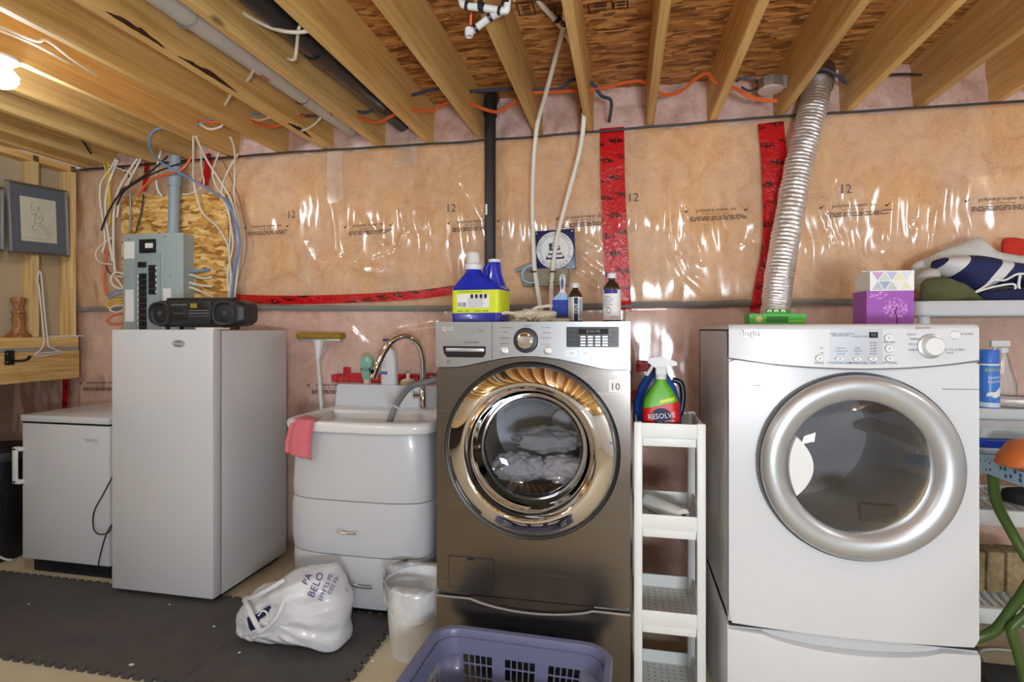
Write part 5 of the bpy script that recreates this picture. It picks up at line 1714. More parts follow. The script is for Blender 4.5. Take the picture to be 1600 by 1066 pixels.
# tissue boxes, one on the other
tx0, tx1 = ond(1354, 2.08), ond(1428, 2.08)
tw_ = tx1 - tx0
r0 = root('tissue_box', 'purple tissue box with pink blossom tree print on the dryer', 'tissue box', ((tx0 + tx1) / 2, 2.08, TOPD))
MB().box(-tw_ / 2, tw_ / 2, 0, 0.115, 0, 0.115).build('box', pm('box_purple', (156, 84, 176), 0.55, var=0.06), r0, smooth=False)
mb = MB(); rnd = random.Random(21)
for k in range(170):
    a = rnd.uniform(0, 2 * PI); rr_ = math.sqrt(rnd.random())
    if k < 130:
        x, z = 0.014 + 0.040 * rr_ * math.cos(a), 0.056 + 0.034 * rr_ * math.sin(a)
    else:
        x, z = -0.035 + 0.035 * rr_ * math.cos(a), 0.100 + 0.013 * rr_ * math.sin(a)
    s = rnd.uniform(0.0012, 0.0030)
    x = max(-tw_ / 2 + 0.004, min(tw_ / 2 - 0.004, x))
    mb.add([(x - s, -0.0006, z), (x, -0.0006, z - s), (x + s, -0.0006, z), (x, -0.0006, z + s)], [(0, 1, 2, 3)])
o = mb.build('blossom_print', pm('blossom_pink', (240, 176, 232), 0.6), r0, smooth=False); o['kind'] = 'stuff'
mb = MB()
mb.tube([(0.02, -0.0003, 0.0), (0.021, -0.0003, 0.02), (0.016, -0.0003, 0.04), (0.02, -0.0003, 0.06)], 0.0022, 4)
mb.build('tree_print', pm('print_plum', (92, 34, 96), 0.6), r0)
r0 = root('tissue_box', 'pastel triangle-patterned tissue box stacked on the purple box', 'tissue box', ((tx0 + tx1) / 2 - 0.004, 2.08, TOPD + 0.115))
hb_ = 0.068
MB().box(-tw_ / 2 + 0.014, tw_ / 2 + 0.004, -0.002, 0.12, 0, hb_).build('box', M_WHITEP, r0, smooth=False)
tri_cols = [(176, 192, 196), (150, 172, 190), (196, 200, 196), (232, 232, 224), (226, 222, 190), (206, 158, 200), (206, 212, 204), (190, 190, 214), (228, 222, 180), (210, 222, 226)]
bx0, bx1 = -tw_ / 2 + 0.016, tw_ / 2 + 0.002
n = 3
cw = (bx1 - bx0) / n
ci = 0
for row in range(2):
    z0 = 0.003 + row * (hb_ - 0.004) / 2; z1 = z0 + (hb_ - 0.004) / 2 - 0.003
    for k in range(n * 2 - 1):
        xc = bx0 + cw * (k + 1) / 2
        g = cw / 2 - 0.004
        upw = (k + row) % 2 == 0
        tri = [(xc - g, z0), (xc + g, z0), (xc, z1)] if upw else [(xc - g, z1), (xc, z0), (xc + g, z1)]
        MB().prism(tri, -0.0028, -0.002).build('triangle_print', pm('tri_%d' % (ci % 10), tri_cols[ci % 10], 0.6), r0, smooth=False)
        ci += 1
MB().add([(-tw_ / 2 - 0.004, 0.02, hb_ + 0.002), (0.002, 0.01, hb_ + 0.003), (0.006, 0.06, hb_ + 0.012), (-tw_ / 2, 0.06, hb_ + 0.004), (-tw_ / 2 - 0.004, 0.02, hb_), (0.002, 0.01, hb_ + 0.001), (0.006, 0.06, hb_ + 0.010), (-tw_ / 2, 0.06, hb_ + 0.002)], [(0, 1, 2, 3), (7, 6, 5, 4), (0, 4, 5, 1), (1, 5, 6, 2), (2, 6, 7, 3), (3, 7, 4, 0)]).build('open_flap', M_WHITEP, r0, smooth=False)

# ------------------------------------------------------------------ foil vent duct
dc = root('vent_duct', 'silver foil flexible vent duct rising from behind the dryer to the joists', 'duct', (0, 0, 0))
path = smooth_path([at(1208, 512, 2.66), at(1212, 480, 2.68), at(1218, 430, 2.70), at(1228, 370, 2.73), at(1240, 300, 2.76), at(1252, 240, 2.78), at(1266, 185, 2.80), at(1276, 140, 2.83), at(1280, 118, 2.87)], 16)
rings_ = []
m = len(path); NR = 420; up = Vector((1, 0, 0))
for i in range(NR):
    t = i / (NR - 1) * (m - 1); k = min(int(t), m - 2); p = path[k].lerp(path[k + 1], t - k)
    tg = (path[k + 1] - path[k]).normalized()
    up = (up - tg * up.dot(tg)).normalized(); s = tg.cross(up)
    rad = 0.062 + 0.0011 * math.sin(i * 2 * PI / 5.0)
    ring_ = []
    for j in range(32):
        a = 2 * PI * j / 32
        rr_ = rad + 0.0045 * noise.noise(Vector((math.cos(a) * 2.2, math.sin(a) * 2.2, i * 0.06))) + 0.0022 * noise.noise(Vector((math.cos(a) * 6, math.sin(a) * 6, i * 0.18)))
        ring_.append(p + (up * math.cos(a) + s * math.sin(a)) * rr_)
    rings_.append(ring_)
MB().loft(rings_, False, False).build('foil_tube', pm('foil', (232, 233, 236), 0.33, 0.85, var=0.06, scale=40, bump=0.25, bscale=90), dc, angle=180)
MB().tube([at(1277, 136, 2.82), at(1279, 122, 2.86), at(1281, 112, 2.90)], 0.068, 28, 2).build('collar', pm('duct_collar', (150, 146, 140), 0.35, 0.9), dc)

# ------------------------------------------------------------------ grey plastic shelving unit beyond the dryer
UX0, UX1, UY0, UY1 = 1.13, 2.05, 2.42, 2.82
un = root('shelving_unit', 'pale grey plastic four-tier shelving unit beyond the dryer', 'shelves', (UX0, UY0, 0))
uw, ud = UX1 - UX0, UY1 - UY0
for zt, slat in ((1.412, False), (0.995, False), (0.605, True), (0.225, True)):
    if not slat:
        MB().loft([[(x, y, z) for x, y in rr(uw - e, ud - e, 0.035, 5, uw / 2, ud / 2)] for z, e in ((zt - 0.06, 0.016), (zt - 0.055, 0.006), (zt - 0.006, 0.0), (zt, 0.008))]).build('shelf_board', M_GREYP, un)
    else:
        mb = MB()
        mb.box(0.01, uw - 0.01, 0.0, 0.03, zt - 0.06, zt, 0.004).box(0.01, uw - 0.01, ud - 0.03, ud, zt - 0.06, zt, 0.004)
        mb.box(0.0, 0.03, 0.0, ud, zt - 0.06, zt, 0.004).box(uw - 0.03, uw, 0.0, ud, zt - 0.06, zt, 0.004)
        mb.box(0.01, uw - 0.01, ud / 2 - 0.012, ud / 2 + 0.012, zt - 0.05, zt - 0.002)
        fr_ = mb.build('shelf_frame', M_WHITE2, un)
        nsl = 26
        sl0 = None
        for k in range(nsl):
            if sl0 is None:
                sl0 = MB().add([(-0.006, 0.02, 0), (0.006, 0.02, 0), (0.066, ud - 0.02, 0), (0.054, ud - 0.02, 0), (-0.006, 0.02, -0.012), (0.006, 0.02, -0.012), (0.066, ud - 0.02, -0.012), (0.054, ud - 0.02, -0.012)], [(0, 1, 2, 3), (7, 6, 5, 4), (0, 4, 5, 1), (1, 5, 6, 2), (2, 6, 7, 3), (3, 7, 4, 0)]).build('slat', M_WHITE2, fr_, smooth=False)
                s_ = sl0
            else:
                s_ = sl0.copy(); COL.objects.link(s_); s_.parent = fr_
            s_.location = (0.03 + k * (uw - 0.11) / (nsl - 1), 0, zt - 0.003)
for x in (0.045, uw - 0.045):
    for y in (0.045, ud - 0.045):
        MB().lathe([(0.021, 0), (0.021, 1.352), (0.018, 1.353)], (x, y, 0), n=18).build('leg', M_GREYP, un)

SHT = 1.412
YS = 2.60


def px_outline(pts, Y):
    return [(at(px, py, Y).x, at(px, py, Y).z) for px, py in pts]


def folded(name, words, cat, pts, Y, depth, mat, seed, amp=0.006, group='clothes heaped on the top shelf', floor_z=None, freq=12, rings=8):
    mb = MB().pillow(px_outline(pts, Y), depth, Y, rings, amp, freq, seed, smooth=4)
    if floor_z is not None:
        mb.v = [(x, y, max(z, floor_z)) for x, y, z in mb.v]
    return tag(mb.build(name, mat, None, angle=180), words, cat, group), mb


M_TOWEL = pm('towel_white', (214, 212, 204), 0.95, var=0.06, scale=9, bump=0.5, bscale=140)
M_NAVST = stripes('stripe_knit', [(0.0, (30, 36, 82)), (0.30, (214, 214, 214)), (0.48, (30, 36, 82)), (0.80, (214, 214, 214)), (0.92, (30, 36, 82))], (1.0, 0.0, -0.75), scale=2.6)
folded('bath_towel', 'off-white folded towel at the back of the shelf heap', 'towel', [(1426, 428), (1424, 415), (1440, 405), (1475, 390), (1520, 374), (1535, 376), (1560, 392), (1590, 398), (1625, 402), (1640, 440), (1625, 470), (1560, 472), (1470, 470), (1435, 455)], 2.72, 0.06, M_TOWEL, 2, 0.011, floor_z=SHT + 0.001)
folded('red_cloth', 'bright red rolled cloth at the edge of the shelf heap', 'cloth', [(1565, 392), (1566, 375), (1578, 372), (1594, 373), (1612, 376), (1640, 384), (1640, 470), (1600, 470), (1570, 470)], 2.79, 0.03, pm('red_cloth', (206, 52, 36), 0.9, bump=0.4, bscale=150), 4, 0.004, floor_z=SHT + 0.001)
folded('olive_towel', 'olive green towel bundled under the striped shirt', 'towel', [(1440, 458), (1441, 442), (1452, 433), (1468, 430), (1485, 437), (1500, 444), (1515, 455), (1530, 466), (1540, 473), (1500, 473.5), (1460, 473.5), (1444, 470)], 2.49, 0.05, pm('olive_terry', (96, 98, 62), 0.95, var=0.15, scale=12, bump=0.7, bscale=160), 6, 0.016, floor_z=SHT + 0.001)
o_, mbs = folded('striped_shirt', 'navy and white wide-striped shirt folded on top of the heap', 'shirt', [(1456, 414), (1460, 405), (1480, 400), (1510, 399), (1535, 401), (1570, 408), (1605, 414), (1640, 420), (1640, 455), (1600, 447), (1560, 446), (1535, 452), (1515, 460), (1505, 452), (1490, 438), (1470, 428)], 2.56, 0.085, M_NAVST, 9, 0.009, floor_z=SHT + 0.02, freq=9)
mb = MB()
mb.tube([at(1516, 461, 2.47), at(1535, 450, 2.47), at(1552, 438, 2.468), at(1570, 438, 2.468), at(1588, 429, 2.468), at(1600, 428, 2.468)], 0.0042, 6)
mb.tube([at(1518, 459, 2.462), at(1550, 449, 2.46), at(1582, 444, 2.46), at(1586, 452, 2.46), at(1573, 464, 2.46)], 0.004, 6)
mb.tube([at(1594, 430, 2.462), at(1592, 448, 2.46), at(1600, 462, 2.46)], 0.0045, 6)
c_ = mb.build('piping', M_WHITEP, o_)
folded('navy_garment', 'navy garment with white piping lying at the shelf edge', 'garment', [(1512, 466), (1530, 456), (1560, 452), (1600, 450), (1640, 455), (1640, 474), (1580, 474), (1540, 474)], 2.50, 0.055, pm('navy_cloth', (26, 32, 74), 0.9, var=0.2, bump=0.4, bscale=100), 13, 0.008, floor_z=SHT + 0.001)
folded('cream_shirt', 'cream and navy cloth poking out beside the tissue boxes', 'cloth', [(1431, 446), (1434, 430), (1446, 420), (1460, 420), (1466, 432), (1458, 442), (1445, 448)], 2.60, 0.05, stripes('cream_navy', [(0.0, (26, 32, 74)), (0.5, (196, 192, 184))], (1, 0, 0.3), scale=0.305), 15, 0.004, floor_z=SHT + 0.001)

# second shelf: starch can, trigger bottle, rolled bag
SH2 = 0.995
q = at(1545, 600, 2.46)
r0 = root('starch_can', 'blue and white aerosol starch can on the second shelf', 'spray can', (q.x, 2.46, SH2))
cz_ = MB().lathe([(0, 0), (0.0325, 0), (0.0335, 0.004), (0.0335, 0.165), (0.030, 0.175), (0.031, 0.177)], n=40)
cz_.build('can', pm('can_blue', (64, 128, 212), 0.35, var=0.05), r0)
MB().lathe([(0.0325, 0.177), (0.0325, 0.222), (0.030, 0.226), (0, 0.226)], n=36).build('cap', pm('cap_blue', (52, 112, 206), 0.4), r0)
cf = on_tree(cz_.tree(), (0, 1, 0), 0.2, 0.0008)
cfa = on_tree(cz_.tree(), (0, 1, 0), 0.2, 0.0016)
MB().lathe([(0.0339, 0.166), (0.0339, 0.172)], n=40).build('white_band', M_WHITEP, r0)
MB().lathe([(0.0339, 0.004), (0.0339, 0.022)], n=40).build('lower_band', pm('can_pale', (200, 214, 230), 0.4), r0)
lettering('EASY-ON', 0.0165, (0.0, -0.1, 0.148), M_YEL, r0, conf=cfa, sx=0.75)
lettering('Speed', 0.016, (0.0, -0.1, 0.120), M_WHITEP, r0, 0.12, conf=cfa)
lettering('Starch', 0.016, (0.0, -0.1, 0.104), M_WHITEP, r0, 0.12, conf=cfa)
MB().grid(lambda u, v: cf(Vector((-0.022 + 0.046 * u, -0.1, 0.044 + (0.012 + 0.022 * u) * v + 0.004 * math.sin(u * 9)))), 10, 4).build('shirt_print', M_WHITEP, r0)
q = at(1567, 600, 2.54)
r0 = root('trigger_bottle', 'clear plastic trigger spray bottle beside the starch can', 'spray bottle', (q.x, 2.54, SH2))
M_CLB = film('clear_bottle', 0.08, 0.30, 0.12, (232, 224, 214))
MB().loft([[(x, y, z) for x, y in rr(a, b, b / 2.2, 5)] for z, a, b in ((0, 0.085, 0.06), (0.006, 0.09, 0.064), (0.09, 0.088, 0.062), (0.15, 0.055, 0.045), (0.20, 0.032, 0.032), (0.215, 0.03, 0.03))]).build('bottle', M_CLB, r0)
mb = MB().cyl((0, 0, 0.212), (0, 0, 0.232), 0.018)
mb.box(-0.045, 0.022, -0.011, 0.011, 0.234, 0.262, 0.006)
mb.tube([(-0.024, 0, 0.240), (-0.032, 0, 0.222), (-0.042, 0, 0.206)], 0.005, 6)
mb.build('trigger_head', pm('head_white', (216, 216, 212), 0.4), r0)
q0, q1 = at(1576, 630, 2.45), at(1600, 634, 2.45)
r0 = root('wrapped_roll', 'plastic-wrapped roll of twine on the second shelf', 'roll', (q0.x + 0.03, 2.45, SH2 + 0.026))
MB().cyl((-0.05, 0.03, 0), (0.03, -0.015, 0), 0.025, None, 24).build('wrapper', M_CLB, r0)
MB().cyl((0.022, -0.011, 0), (0.034, -0.017, 0), 0.013, None, 20).build('twine', pm('twine', (150, 122, 74), 0.9), r0)
# stacked trays between shelf and ironing board
q = at(1530, 690, 2.36)


def tray_rings(z0, z1, g=0.0):
    return MB().loft([[(x, y, z) for x, y in rr(0.30 - e + g, 0.18 - e + g, 0.02, 4, 1.365, 2.275)] for z, e in ((z0, 0.02), (z0 + 0.005, 0.008), (z1 - 0.005, 0.0), (z1, 0.006))])


tag(tray_rings(0.9185, 0.958, 0.01).build('plastic_tray', pm('tray_clear', (168, 178, 176), 0.15, coat=0.5)), 'clear grey plastic tray on top of the blue-lidded box', 'tray')
tb = root('storage_box', 'shallow white storage box with bright blue lid on the ironing board', 'box', (0, 0, 0))
tray_rings(0.863, 0.886, -0.01).build('base', pm('tub_pale', (206, 214, 226), 0.4), tb)
tray_rings(0.886, 0.918).build('lid', pm('lid_blue', (34, 66, 190), 0.35), tb)
# patio stones on the bottom shelf
M_STONE = pm('stone_tan', (172, 150, 112), 0.9, var=0.35, scale=45, bump=0.8, bscale=60)
for k, (px0, px1, z1) in enumerate(((1500, 1541, 0.388), (1543, 1571, 0.395), (1574, 1612, 0.398))):
    a, b = at(px0, 900, 2.56), at(px1, 900, 2.56)
    mb = MB().box(a.x, b.x, 2.56, 2.66, 0.226, z1, 0.010, 2)
    mb.v = [(x + 0.02 * (z - 0.3), y + 0.004 * noise.noise(Vector((x * 40, y * 40, z * 40))), z) for x, y, z in mb.v]
    tag(mb.build('paving_stone', M_STONE), ('mottled tan paving stone hidden deepest behind the dryer', 'middle tan paving stone with a pale patch', 'tan paving stone nearest the green board leg')[k], 'stone', 'paving stones on the bottom shelf')

# ------------------------------------------------------------------ ironing board
ib = root('ironing_board', 'folding ironing board with blue patterned cover and green metal legs', 'ironing board', (0, 0, 0))
A = Vector((1.362, 2.405, 0.862))
dirv = Vector((0.04, -1, 0)).normalized(); nv = Vector((1, 0.04, 0)).normalized()
L_, HWB = 1.25, 0.182
ol = [A + dirv * s + nv * t for s, t in ((0.22, HWB), (0.10, 0.17), (0.04, 0.14), (0.01, 0.085), (0.0, 0.0), (0.01, -0.085), (0.04, -0.14), (0.10, -0.17), (0.22, -HWB), (L_, -HWB), (L_, HWB))]
ol.reverse()
M_IRON = spots('cover_blue', (162, 192, 210), (62, 100, 138), 46, 0.34, 0.9, (1, 1, 1), 0.45)
z = A.z
cov = MB().loft([[(p.x + (p.x - A.x) * 0.0, p.y, z - 0.045) for p in ol], [(p.x, p.y, z - 0.01) for p in ol], [(p.x * 0.998 + A.x * 0.002, p.y, z) for p in ol]])
cov.build('padded_cover', M_IRON, ib)
M_GLEG = pm('leg_green', (74, 100, 44), 0.4, var=0.08)
zt = z - 0.045
p0 = at(1541, 742, 2.12)
for off in (-0.09, 0.02):
    pass
MB().tube([Vector((p0.x + 0.02, p0.y, zt + 0.004)), at(1556, 782, 2.06), at(1580, 830, 1.98), at(1610, 880, 1.93), at(1680, 985, 1.83), at(1720, 1035, 1.78)], 0.0155, 10).build('leg', M_GLEG, ib)
MB().tube([at(1500, 1002, 2.05), at(1525, 997, 2.05), at(1550, 988, 2.04), at(1566, 972, 2.03), at(1585, 945, 2.02), at(1604, 918, 2.0), at(1680, 790, 1.92)], 0.0155, 10).build('leg', M_GLEG, ib)
MB().tube([at(1650, 890, 1.98), at(1612, 950, 2.0), at(1590, 972, 2.0), at(1580, 985, 2.0), at(1590, 1020, 2.0), at(1602, 1066, 2.0)], 0.014, 10).build('leg', M_GLEG, ib)
ob = MB().pillow(px_outline([(1563, 727), (1568, 714), (1580, 704), (1590, 694), (1606, 690), (1650, 700), (1655, 738), (1600, 735)], 1.98), 0.07, 1.98, 5, 0.010, 12, 8, smooth=2)
ob.v = [(x, y, max(z_, z + 0.001)) for x, y, z_ in ob.v]
tag(ob.build('orange_bag', pm('orange_vinyl', (214, 116, 54), 0.4, var=0.08), None, angle=30), 'crumpled orange vinyl bag lying on the ironing board', 'bag')
# dark things and cord low at the right
sb_ = MB().box(1.24, 1.62, 2.05, 2.32, 0.0, 0.075, 0.01)
tag(sb_.build('black_case', M_BLACK), 'flat black case on the floor below the ironing board', 'case')
cable('extension_cord', 'white extension cord on the floor beside the dryer pedestal', 'cord', [atz(1536, 1062, 0.006), atz(1542, 1040, 0.006), atz(1532, 1022, 0.006), atz(1540, 1016, 0.006), atz(1570, 1016, 0.006), atz(1600, 1022, 0.006)], 0.005, M_WHITE2)
dk = MB().pillow(px_outline([(1568, 782), (1572, 766), (1590, 762), (1640, 765), (1640, 800), (1580, 800)], 2.55), 0.06, 2.55, 5, 0.008, 10, 3, smooth=2)
dk.v = [(x, y, max(z_, 0.608)) for x, y, z_ in dk.v]
tag(dk.build('black_bundle', pm('black_cloth', (24, 22, 22), 0.8), None, angle=180), 'black cloth bundle on the third shelf behind the green leg', 'bundle')


# ------------------------------------------------------------------ portable radio on the freezer
rx, ry = -2.135, 2.36
rd = root('portable_radio', 'black twin-speaker portable cassette radio lying on the freezer', 'radio', (rx, ry, 1.312))
hw = 0.275
M_RAD = pm('radio_black', (32, 33, 36), 0.42, var=0.1, bump=0.1, bscale=200)
rs = []
for k in range(25):
    t = -1 + 2 * k / 24
    e = (1 - abs(t) ** 5)
    x = hw * math.sin(t * PI / 2) if False else hw * t
    s = 0.70 + 0.30 * max(0.0, 1 - abs(t) ** 6) ** 0.5
    rs.append([(x, y * s + (1 - s) * 0.03, 0.07 + z * s) for y, z in rr(0.15, 0.138, 0.035, 5)])
bd = MB()
bd.loft([[(x, y + 0.075, z) for x, y, z in r] for r in rs])
bd.build('case', M_RAD, rd)
for sx in (-1, 1):
    c = (sx * 0.190, 0.004, 0.070)
    f = MB().loft([[(c[0] + x * k, c[1] + y_, c[2] + z * k) for x, z in rr(0.125, 0.118, 0.048, 6)] for k, y_ in ((1.0, 0.012), (1.0, -0.010), (0.95, -0.016), (0.88, -0.014), (0.86, -0.004))], False, False)
    sp = f.build('speaker', pm('speaker_grey', (62, 64, 68), 0.4), rd)
    MB().lathe([(0.055, -0.004), (0.050, 0.000), (0.035, 0.006), (0.02, 0.004), (0.014, -0.002), (0, -0.004)], c, 'Y', 40).build('speaker_cone', pm('cone_black', (26, 26, 28), 0.5), sp)
    MB().lathe([(0.016, 0.001), (0.012, -0.006), (0, -0.008)], c, 'Y', 24).build('dust_cap', pm('cap_grey', (70, 72, 76), 0.3), sp)
pn = MB().box(-0.118, 0.118, -0.006, 0.01, 0.018, 0.128, 0.003).build('front_plate', pm('plate_black', (40, 41, 44), 0.35), rd)
MB().box(-0.112, -0.020, -0.0085, 0, 0.034, 0.094, 0.002).build('cassette_door', M_BLACK, pn)
MB().box(-0.100, -0.032, -0.010, -0.006, 0.062, 0.076, 0.002).build('cassette_window', pm('smoke_window', (54, 56, 60), 0.1, coat=0.5), pn)
MB().box(-0.012, 0.112, -0.0085, 0, 0.078, 0.120, 0.002).build('tuner_scale', M_BLACK, pn)
MB().box(0.000, 0.040, -0.0095, 0, 0.096, 0.119).build('tuner_dial', pm('dial_amber', (150, 128, 40), 0.4), pn, smooth=False)
for r in range(3):
    MB().box(-0.010, 0.108, -0.0100, -0.006, 0.082 - r * 0.014, 0.0845 - r * 0.014).build('scale_line', pm('scale_grey', (150, 152, 156), 0.4), pn, smooth=False)
for k in range(6):
    MB().box(-0.008 + k * 0.02, 0.006 + k * 0.02, -0.0105, -0.004, 0.054, 0.061, 0.0015).build('key', M_ABS, pn)
lettering('AM FM STEREO CASSETTE', 0.008, (-0.066, -0.0105, 0.112), M_GREYP, pn)
MB().box(-0.20, 0.20, 0.05, 0.08, 0.136, 0.152, 0.006).build('carry_handle', M_RAD, rd)
for sx in (-1, 1):
    for y in (0.03, 0.12):
        MB().cyl((sx * 0.17, y, -0.012), (sx * 0.17, y, 0.006), 0.01, None, 12).build('foot', M_RUBBER, rd)

# ------------------------------------------------------------------ electrical panel on its board
YBD = 2.862
b0, b1 = at(190, 400, YBD), at(356, 400, YBD)
bb = MB().box(b0.x, b1.x, YBD, YBD + 0.02, 1.30, 2.13)
tag(bb.build('backer_board', M_OSBP, None, smooth=False), 'yellow strand board mounted behind the electrical panel', 'board')
EY = 2.775
e0, e1 = at(193, 400, EY), at(287, 400, EY)
ep = root('breaker_box', 'grey breaker panel box mounted on the strand board behind the radio', 'breaker panel', ((e0.x + e1.x) / 2, EY, 1.20))
ex = (e0.x + e1.x) / 2; ew = (e1.x - e0.x) / 2
zt = 1.877 - 1.20
MB().box(-ew + 0.006, ew - 0.006, 0.004, 0.088, 0, zt - 0.004).build('enclosure', M_BOX, ep)
cv = MB().box(-ew, ew, -0.004, 0.006, -0.004, zt, 0.003).build('cover', M_BOX, ep)


def ept(px, py):
    p = at(px, py, EY)
    return p.x - ex, p.z - 1.20


def erect(px0, px1, py0, py1, name, mat, par, y0=-0.006, y1=-0.003, bev=0.0):
    xa, za = ept(px0, py0); xb, zb = ept(px1, py1)
    return MB().box(xa, xb, y0, y1, zb, za, bev).build(name, mat, par, smooth=bev > 0)


erect(213, 252, 397, 540, 'raised_field', pm('panel_mid', (150, 168, 168), 0.45), cv, -0.012, -0.003, 0.004)
mbk = erect(221, 245, 375, 395, 'main_breaker', M_BLACK, cv, -0.018, -0.003, 0.002)
erect(231, 243, 381, 388, 'main_label', M_WHITEP, mbk, -0.0195, -0.017)
erect(195, 211, 378, 404, 'sticker', M_WHITEP, cv)
erect(197, 210, 453, 503, 'directory_sticker', M_WHITEP, cv)
erect(256, 268, 451, 472, 'sticker', M_WHITEP, cv)
for (px, py) in ((202, 374), (259, 370), (195, 434), (267, 431)):
    x, z = ept(px, py)
    MB().lathe([(0.0035, 0.0), (0.003, -0.003), (0, -0.003)], (x, -0.004, z), 'Y', 12).build('screw', M_INK, cv)
brk = []
for k in range(10):
    brk.append((221, 232, 428 + k * 9.2))
for k in range(5):
    brk.append((236, 247, 415 + k * 9.2))
brk += [(219.5, 225, 410), (226, 231.5, 410)]
for (pa, pb, py) in brk:
    br = erect(pa, pb, py, py + 8.4, 'breaker', M_BLACK, cv, -0.020, -0.010, 0.001)
    if pb - pa > 8:
        tip = (pa - 1.6, pa + 1.4) if pa < 230 else (pb - 1.5, pb + 0.5)
        erect(tip[0], tip[1], py + 1.8, py + 6.4, 'breaker_tag', M_WHITEP, br, -0.0195, -0.012)
        erect((pa + pb) / 2 - 1.6, (pa + pb) / 2 + 1.6, py + 2.6, py + 5.8, 'toggle', M_ABS, br, -0.027, -0.018, 0.001)
# grey riser conduit
cd = root('riser_conduit', 'thick grey plastic conduit rising from the electrical panel', 'conduit', (0, 0, 0))
a, b = at(271, 362, 2.815), at(275, 244, 2.835)
MB().cyl((a.x, 2.815, 1.875), (b.x, 2.83, ZJ + 0.02), 0.031, None, 24).build('pipe', M_COND, cd)
p, q = at(273, 292, 2.823), at(274, 262, 2.827)
MB().cyl(p, q, 0.037, None, 24).build('coupling', M_COND, cd)
MB().cyl((a.x, 2.815, 1.872), (a.x, 2.815, 1.89), 0.042, None, 24).build('locknut', M_COND, cd)

# ---- cables about the panel
YC = 2.82
GC = 'cables gathered around the electrical panel'


def cb(words, pts, mat, r=0.0055, Y=YC, name='electrical_cable'):
    return cable(name, words, 'cable', [at(p[0], p[1], p[2] if len(p) > 2 else Y) for p in pts], r, mat, GC)


cb('light blue cable sweeping from the joists across the conduit', [(263, 197, 2.55), (240, 205, 2.55), (233, 222, 2.58), (240, 242, 2.66), (258, 258, 2.74), (290, 275, 2.76), (325, 296, 2.77), (350, 312, 2.78), (366, 340, 2.80), (374, 375, 2.82), (372, 400, 2.83), (365, 430, 2.84), (362, 470, 2.85)], M_CBLUE, 0.0065)
cb('white cable dropping straight from the joist hole past the conduit', [(302, 213, 2.58), (302, 245, 2.68), (303, 285, 2.80), (315, 330, 2.83), (340, 355, 2.845), (356, 385, 2.85), (360, 430, 2.85), (358, 470, 2.85)], M_CWHITE, 0.006)
cb('white cable slanting down toward the board edge', [(306, 213, 2.58), (322, 248, 2.70), (345, 285, 2.80), (360, 310, 2.82), (370, 350, 2.84), (372, 400, 2.85), (366, 470, 2.86)], M_CWHITE, 0.006)
cb('white cable dropping from the joist nearest the white pipe', [(360, 215, 2.60), (366, 232, 2.68), (367, 265, 2.80), (366, 310, 2.85), (372, 340, 2.86), (376, 380, 2.865), (370, 440, 2.865), (364, 470, 2.865)], M_CWHITE)
cb('white cable curving back behind its neighbour at the board edge', [(372, 240, 2.84), (355, 270, 2.85), (346, 300, 2.85), (356, 330, 2.85), (364, 380, 2.85), (356, 425, 2.85), (358, 468, 2.85)], M_CWHITE)
cb('white cable along the strand board edge', [(342, 238, 2.84), (332, 270, 2.85), (340, 295, 2.85), (352, 310, 2.85), (360, 350, 2.85), (358, 400, 2.85), (363, 440, 2.85), (360, 470, 2.85)], M_CWHITE)
cb('slate blue cable in the bundle at the board edge', [(352, 308, 2.84), (364, 330, 2.84), (370, 370, 2.845), (372, 395, 2.845), (364, 420, 2.85)], M_CBLUE, 0.005)
cb('thin brown cable arcing beyond the board edge', [(345, 245, 2.88), (370, 300, 2.885), (382, 350, 2.885), (384, 395, 2.885), (372, 440, 2.885)], pm('cable_tan', (150, 106, 74), 0.5), 0.003)
cb('white cable sagging out above the strand board top', [(314, 235, 2.84), (315, 265, 2.84), (318, 288, 2.845), (300, 302, 2.85), (285, 304, 2.855)], M_CWHITE, 0.005)
cb('white cable looping down between conduit and panel cables', [(252, 235, 2.82), (247, 255, 2.82), (244, 280, 2.82), (247, 298, 2.83), (254, 307, 2.845)], M_CWHITE, 0.007)
cb('white cable bundle strand hanging furthest out beside the board', [(181, 248), (172, 265), (158, 285), (156, 310), (160, 340), (164, 375), (160, 395)], M_CWHITE, 0.006)
cb('white cable strand beside the yellow one', [(184, 250), (172, 280), (165, 310), (166, 345), (172, 385), (176, 408)], M_CWHITE, 0.007)
cb('white cable strand running into the panel top corner', [(216, 246), (200, 270), (184, 300), (178, 330), (177, 370), (178, 405), (180, 425)], M_CWHITE, 0.007)
cb('white cable strand beside the conduit bundle', [(220, 248), (206, 275), (195, 300), (187, 312), (183, 340)], M_CWHITE, 0.006)
cb('yellow cable hanging beside the white strands', [(162, 254), (167, 272), (171, 300), (173, 330), (170, 352)], M_CYEL, 0.0055)
cb('second yellow cable twisted with the first', [(168, 254), (171, 280), (169, 310), (171, 338)], M_CYEL, 0.0055)
cb('long black cable crossing diagonally down from the conduit', [(262, 244, 2.79), (238, 266, 2.78), (210, 285, 2.78), (188, 302, 2.78), (170, 330, 2.79), (158, 360, 2.80)], M_CBLACK, 0.006)
cb('black cable crossing under the joists to the caulk line', [(300, 250, 2.80), (262, 262, 2.79), (225, 278, 2.79), (195, 298, 2.79), (183, 320, 2.8)], M_CBLACK, 0.005)
cb('black ground wire curling down the strand board', [(190, 260, 2.83), (205, 285, 2.83), (186, 300, 2.83), (178, 330, 2.83), (176, 370, 2.83), (165, 400, 2.83), (170, 425, 2.83), (185, 430, 2.83)], M_CBLACK, 0.004)
cb('grey cable clipped down the strand board face', [(203, 300, 2.845), (204, 330, 2.85), (203, 362, 2.83)], M_COND, 0.005)
cb('dark cable pair clipped above the main breaker', [(224, 304, 2.845), (221, 330, 2.85), (212, 364, 2.83)], M_CBLACK, 0.005)
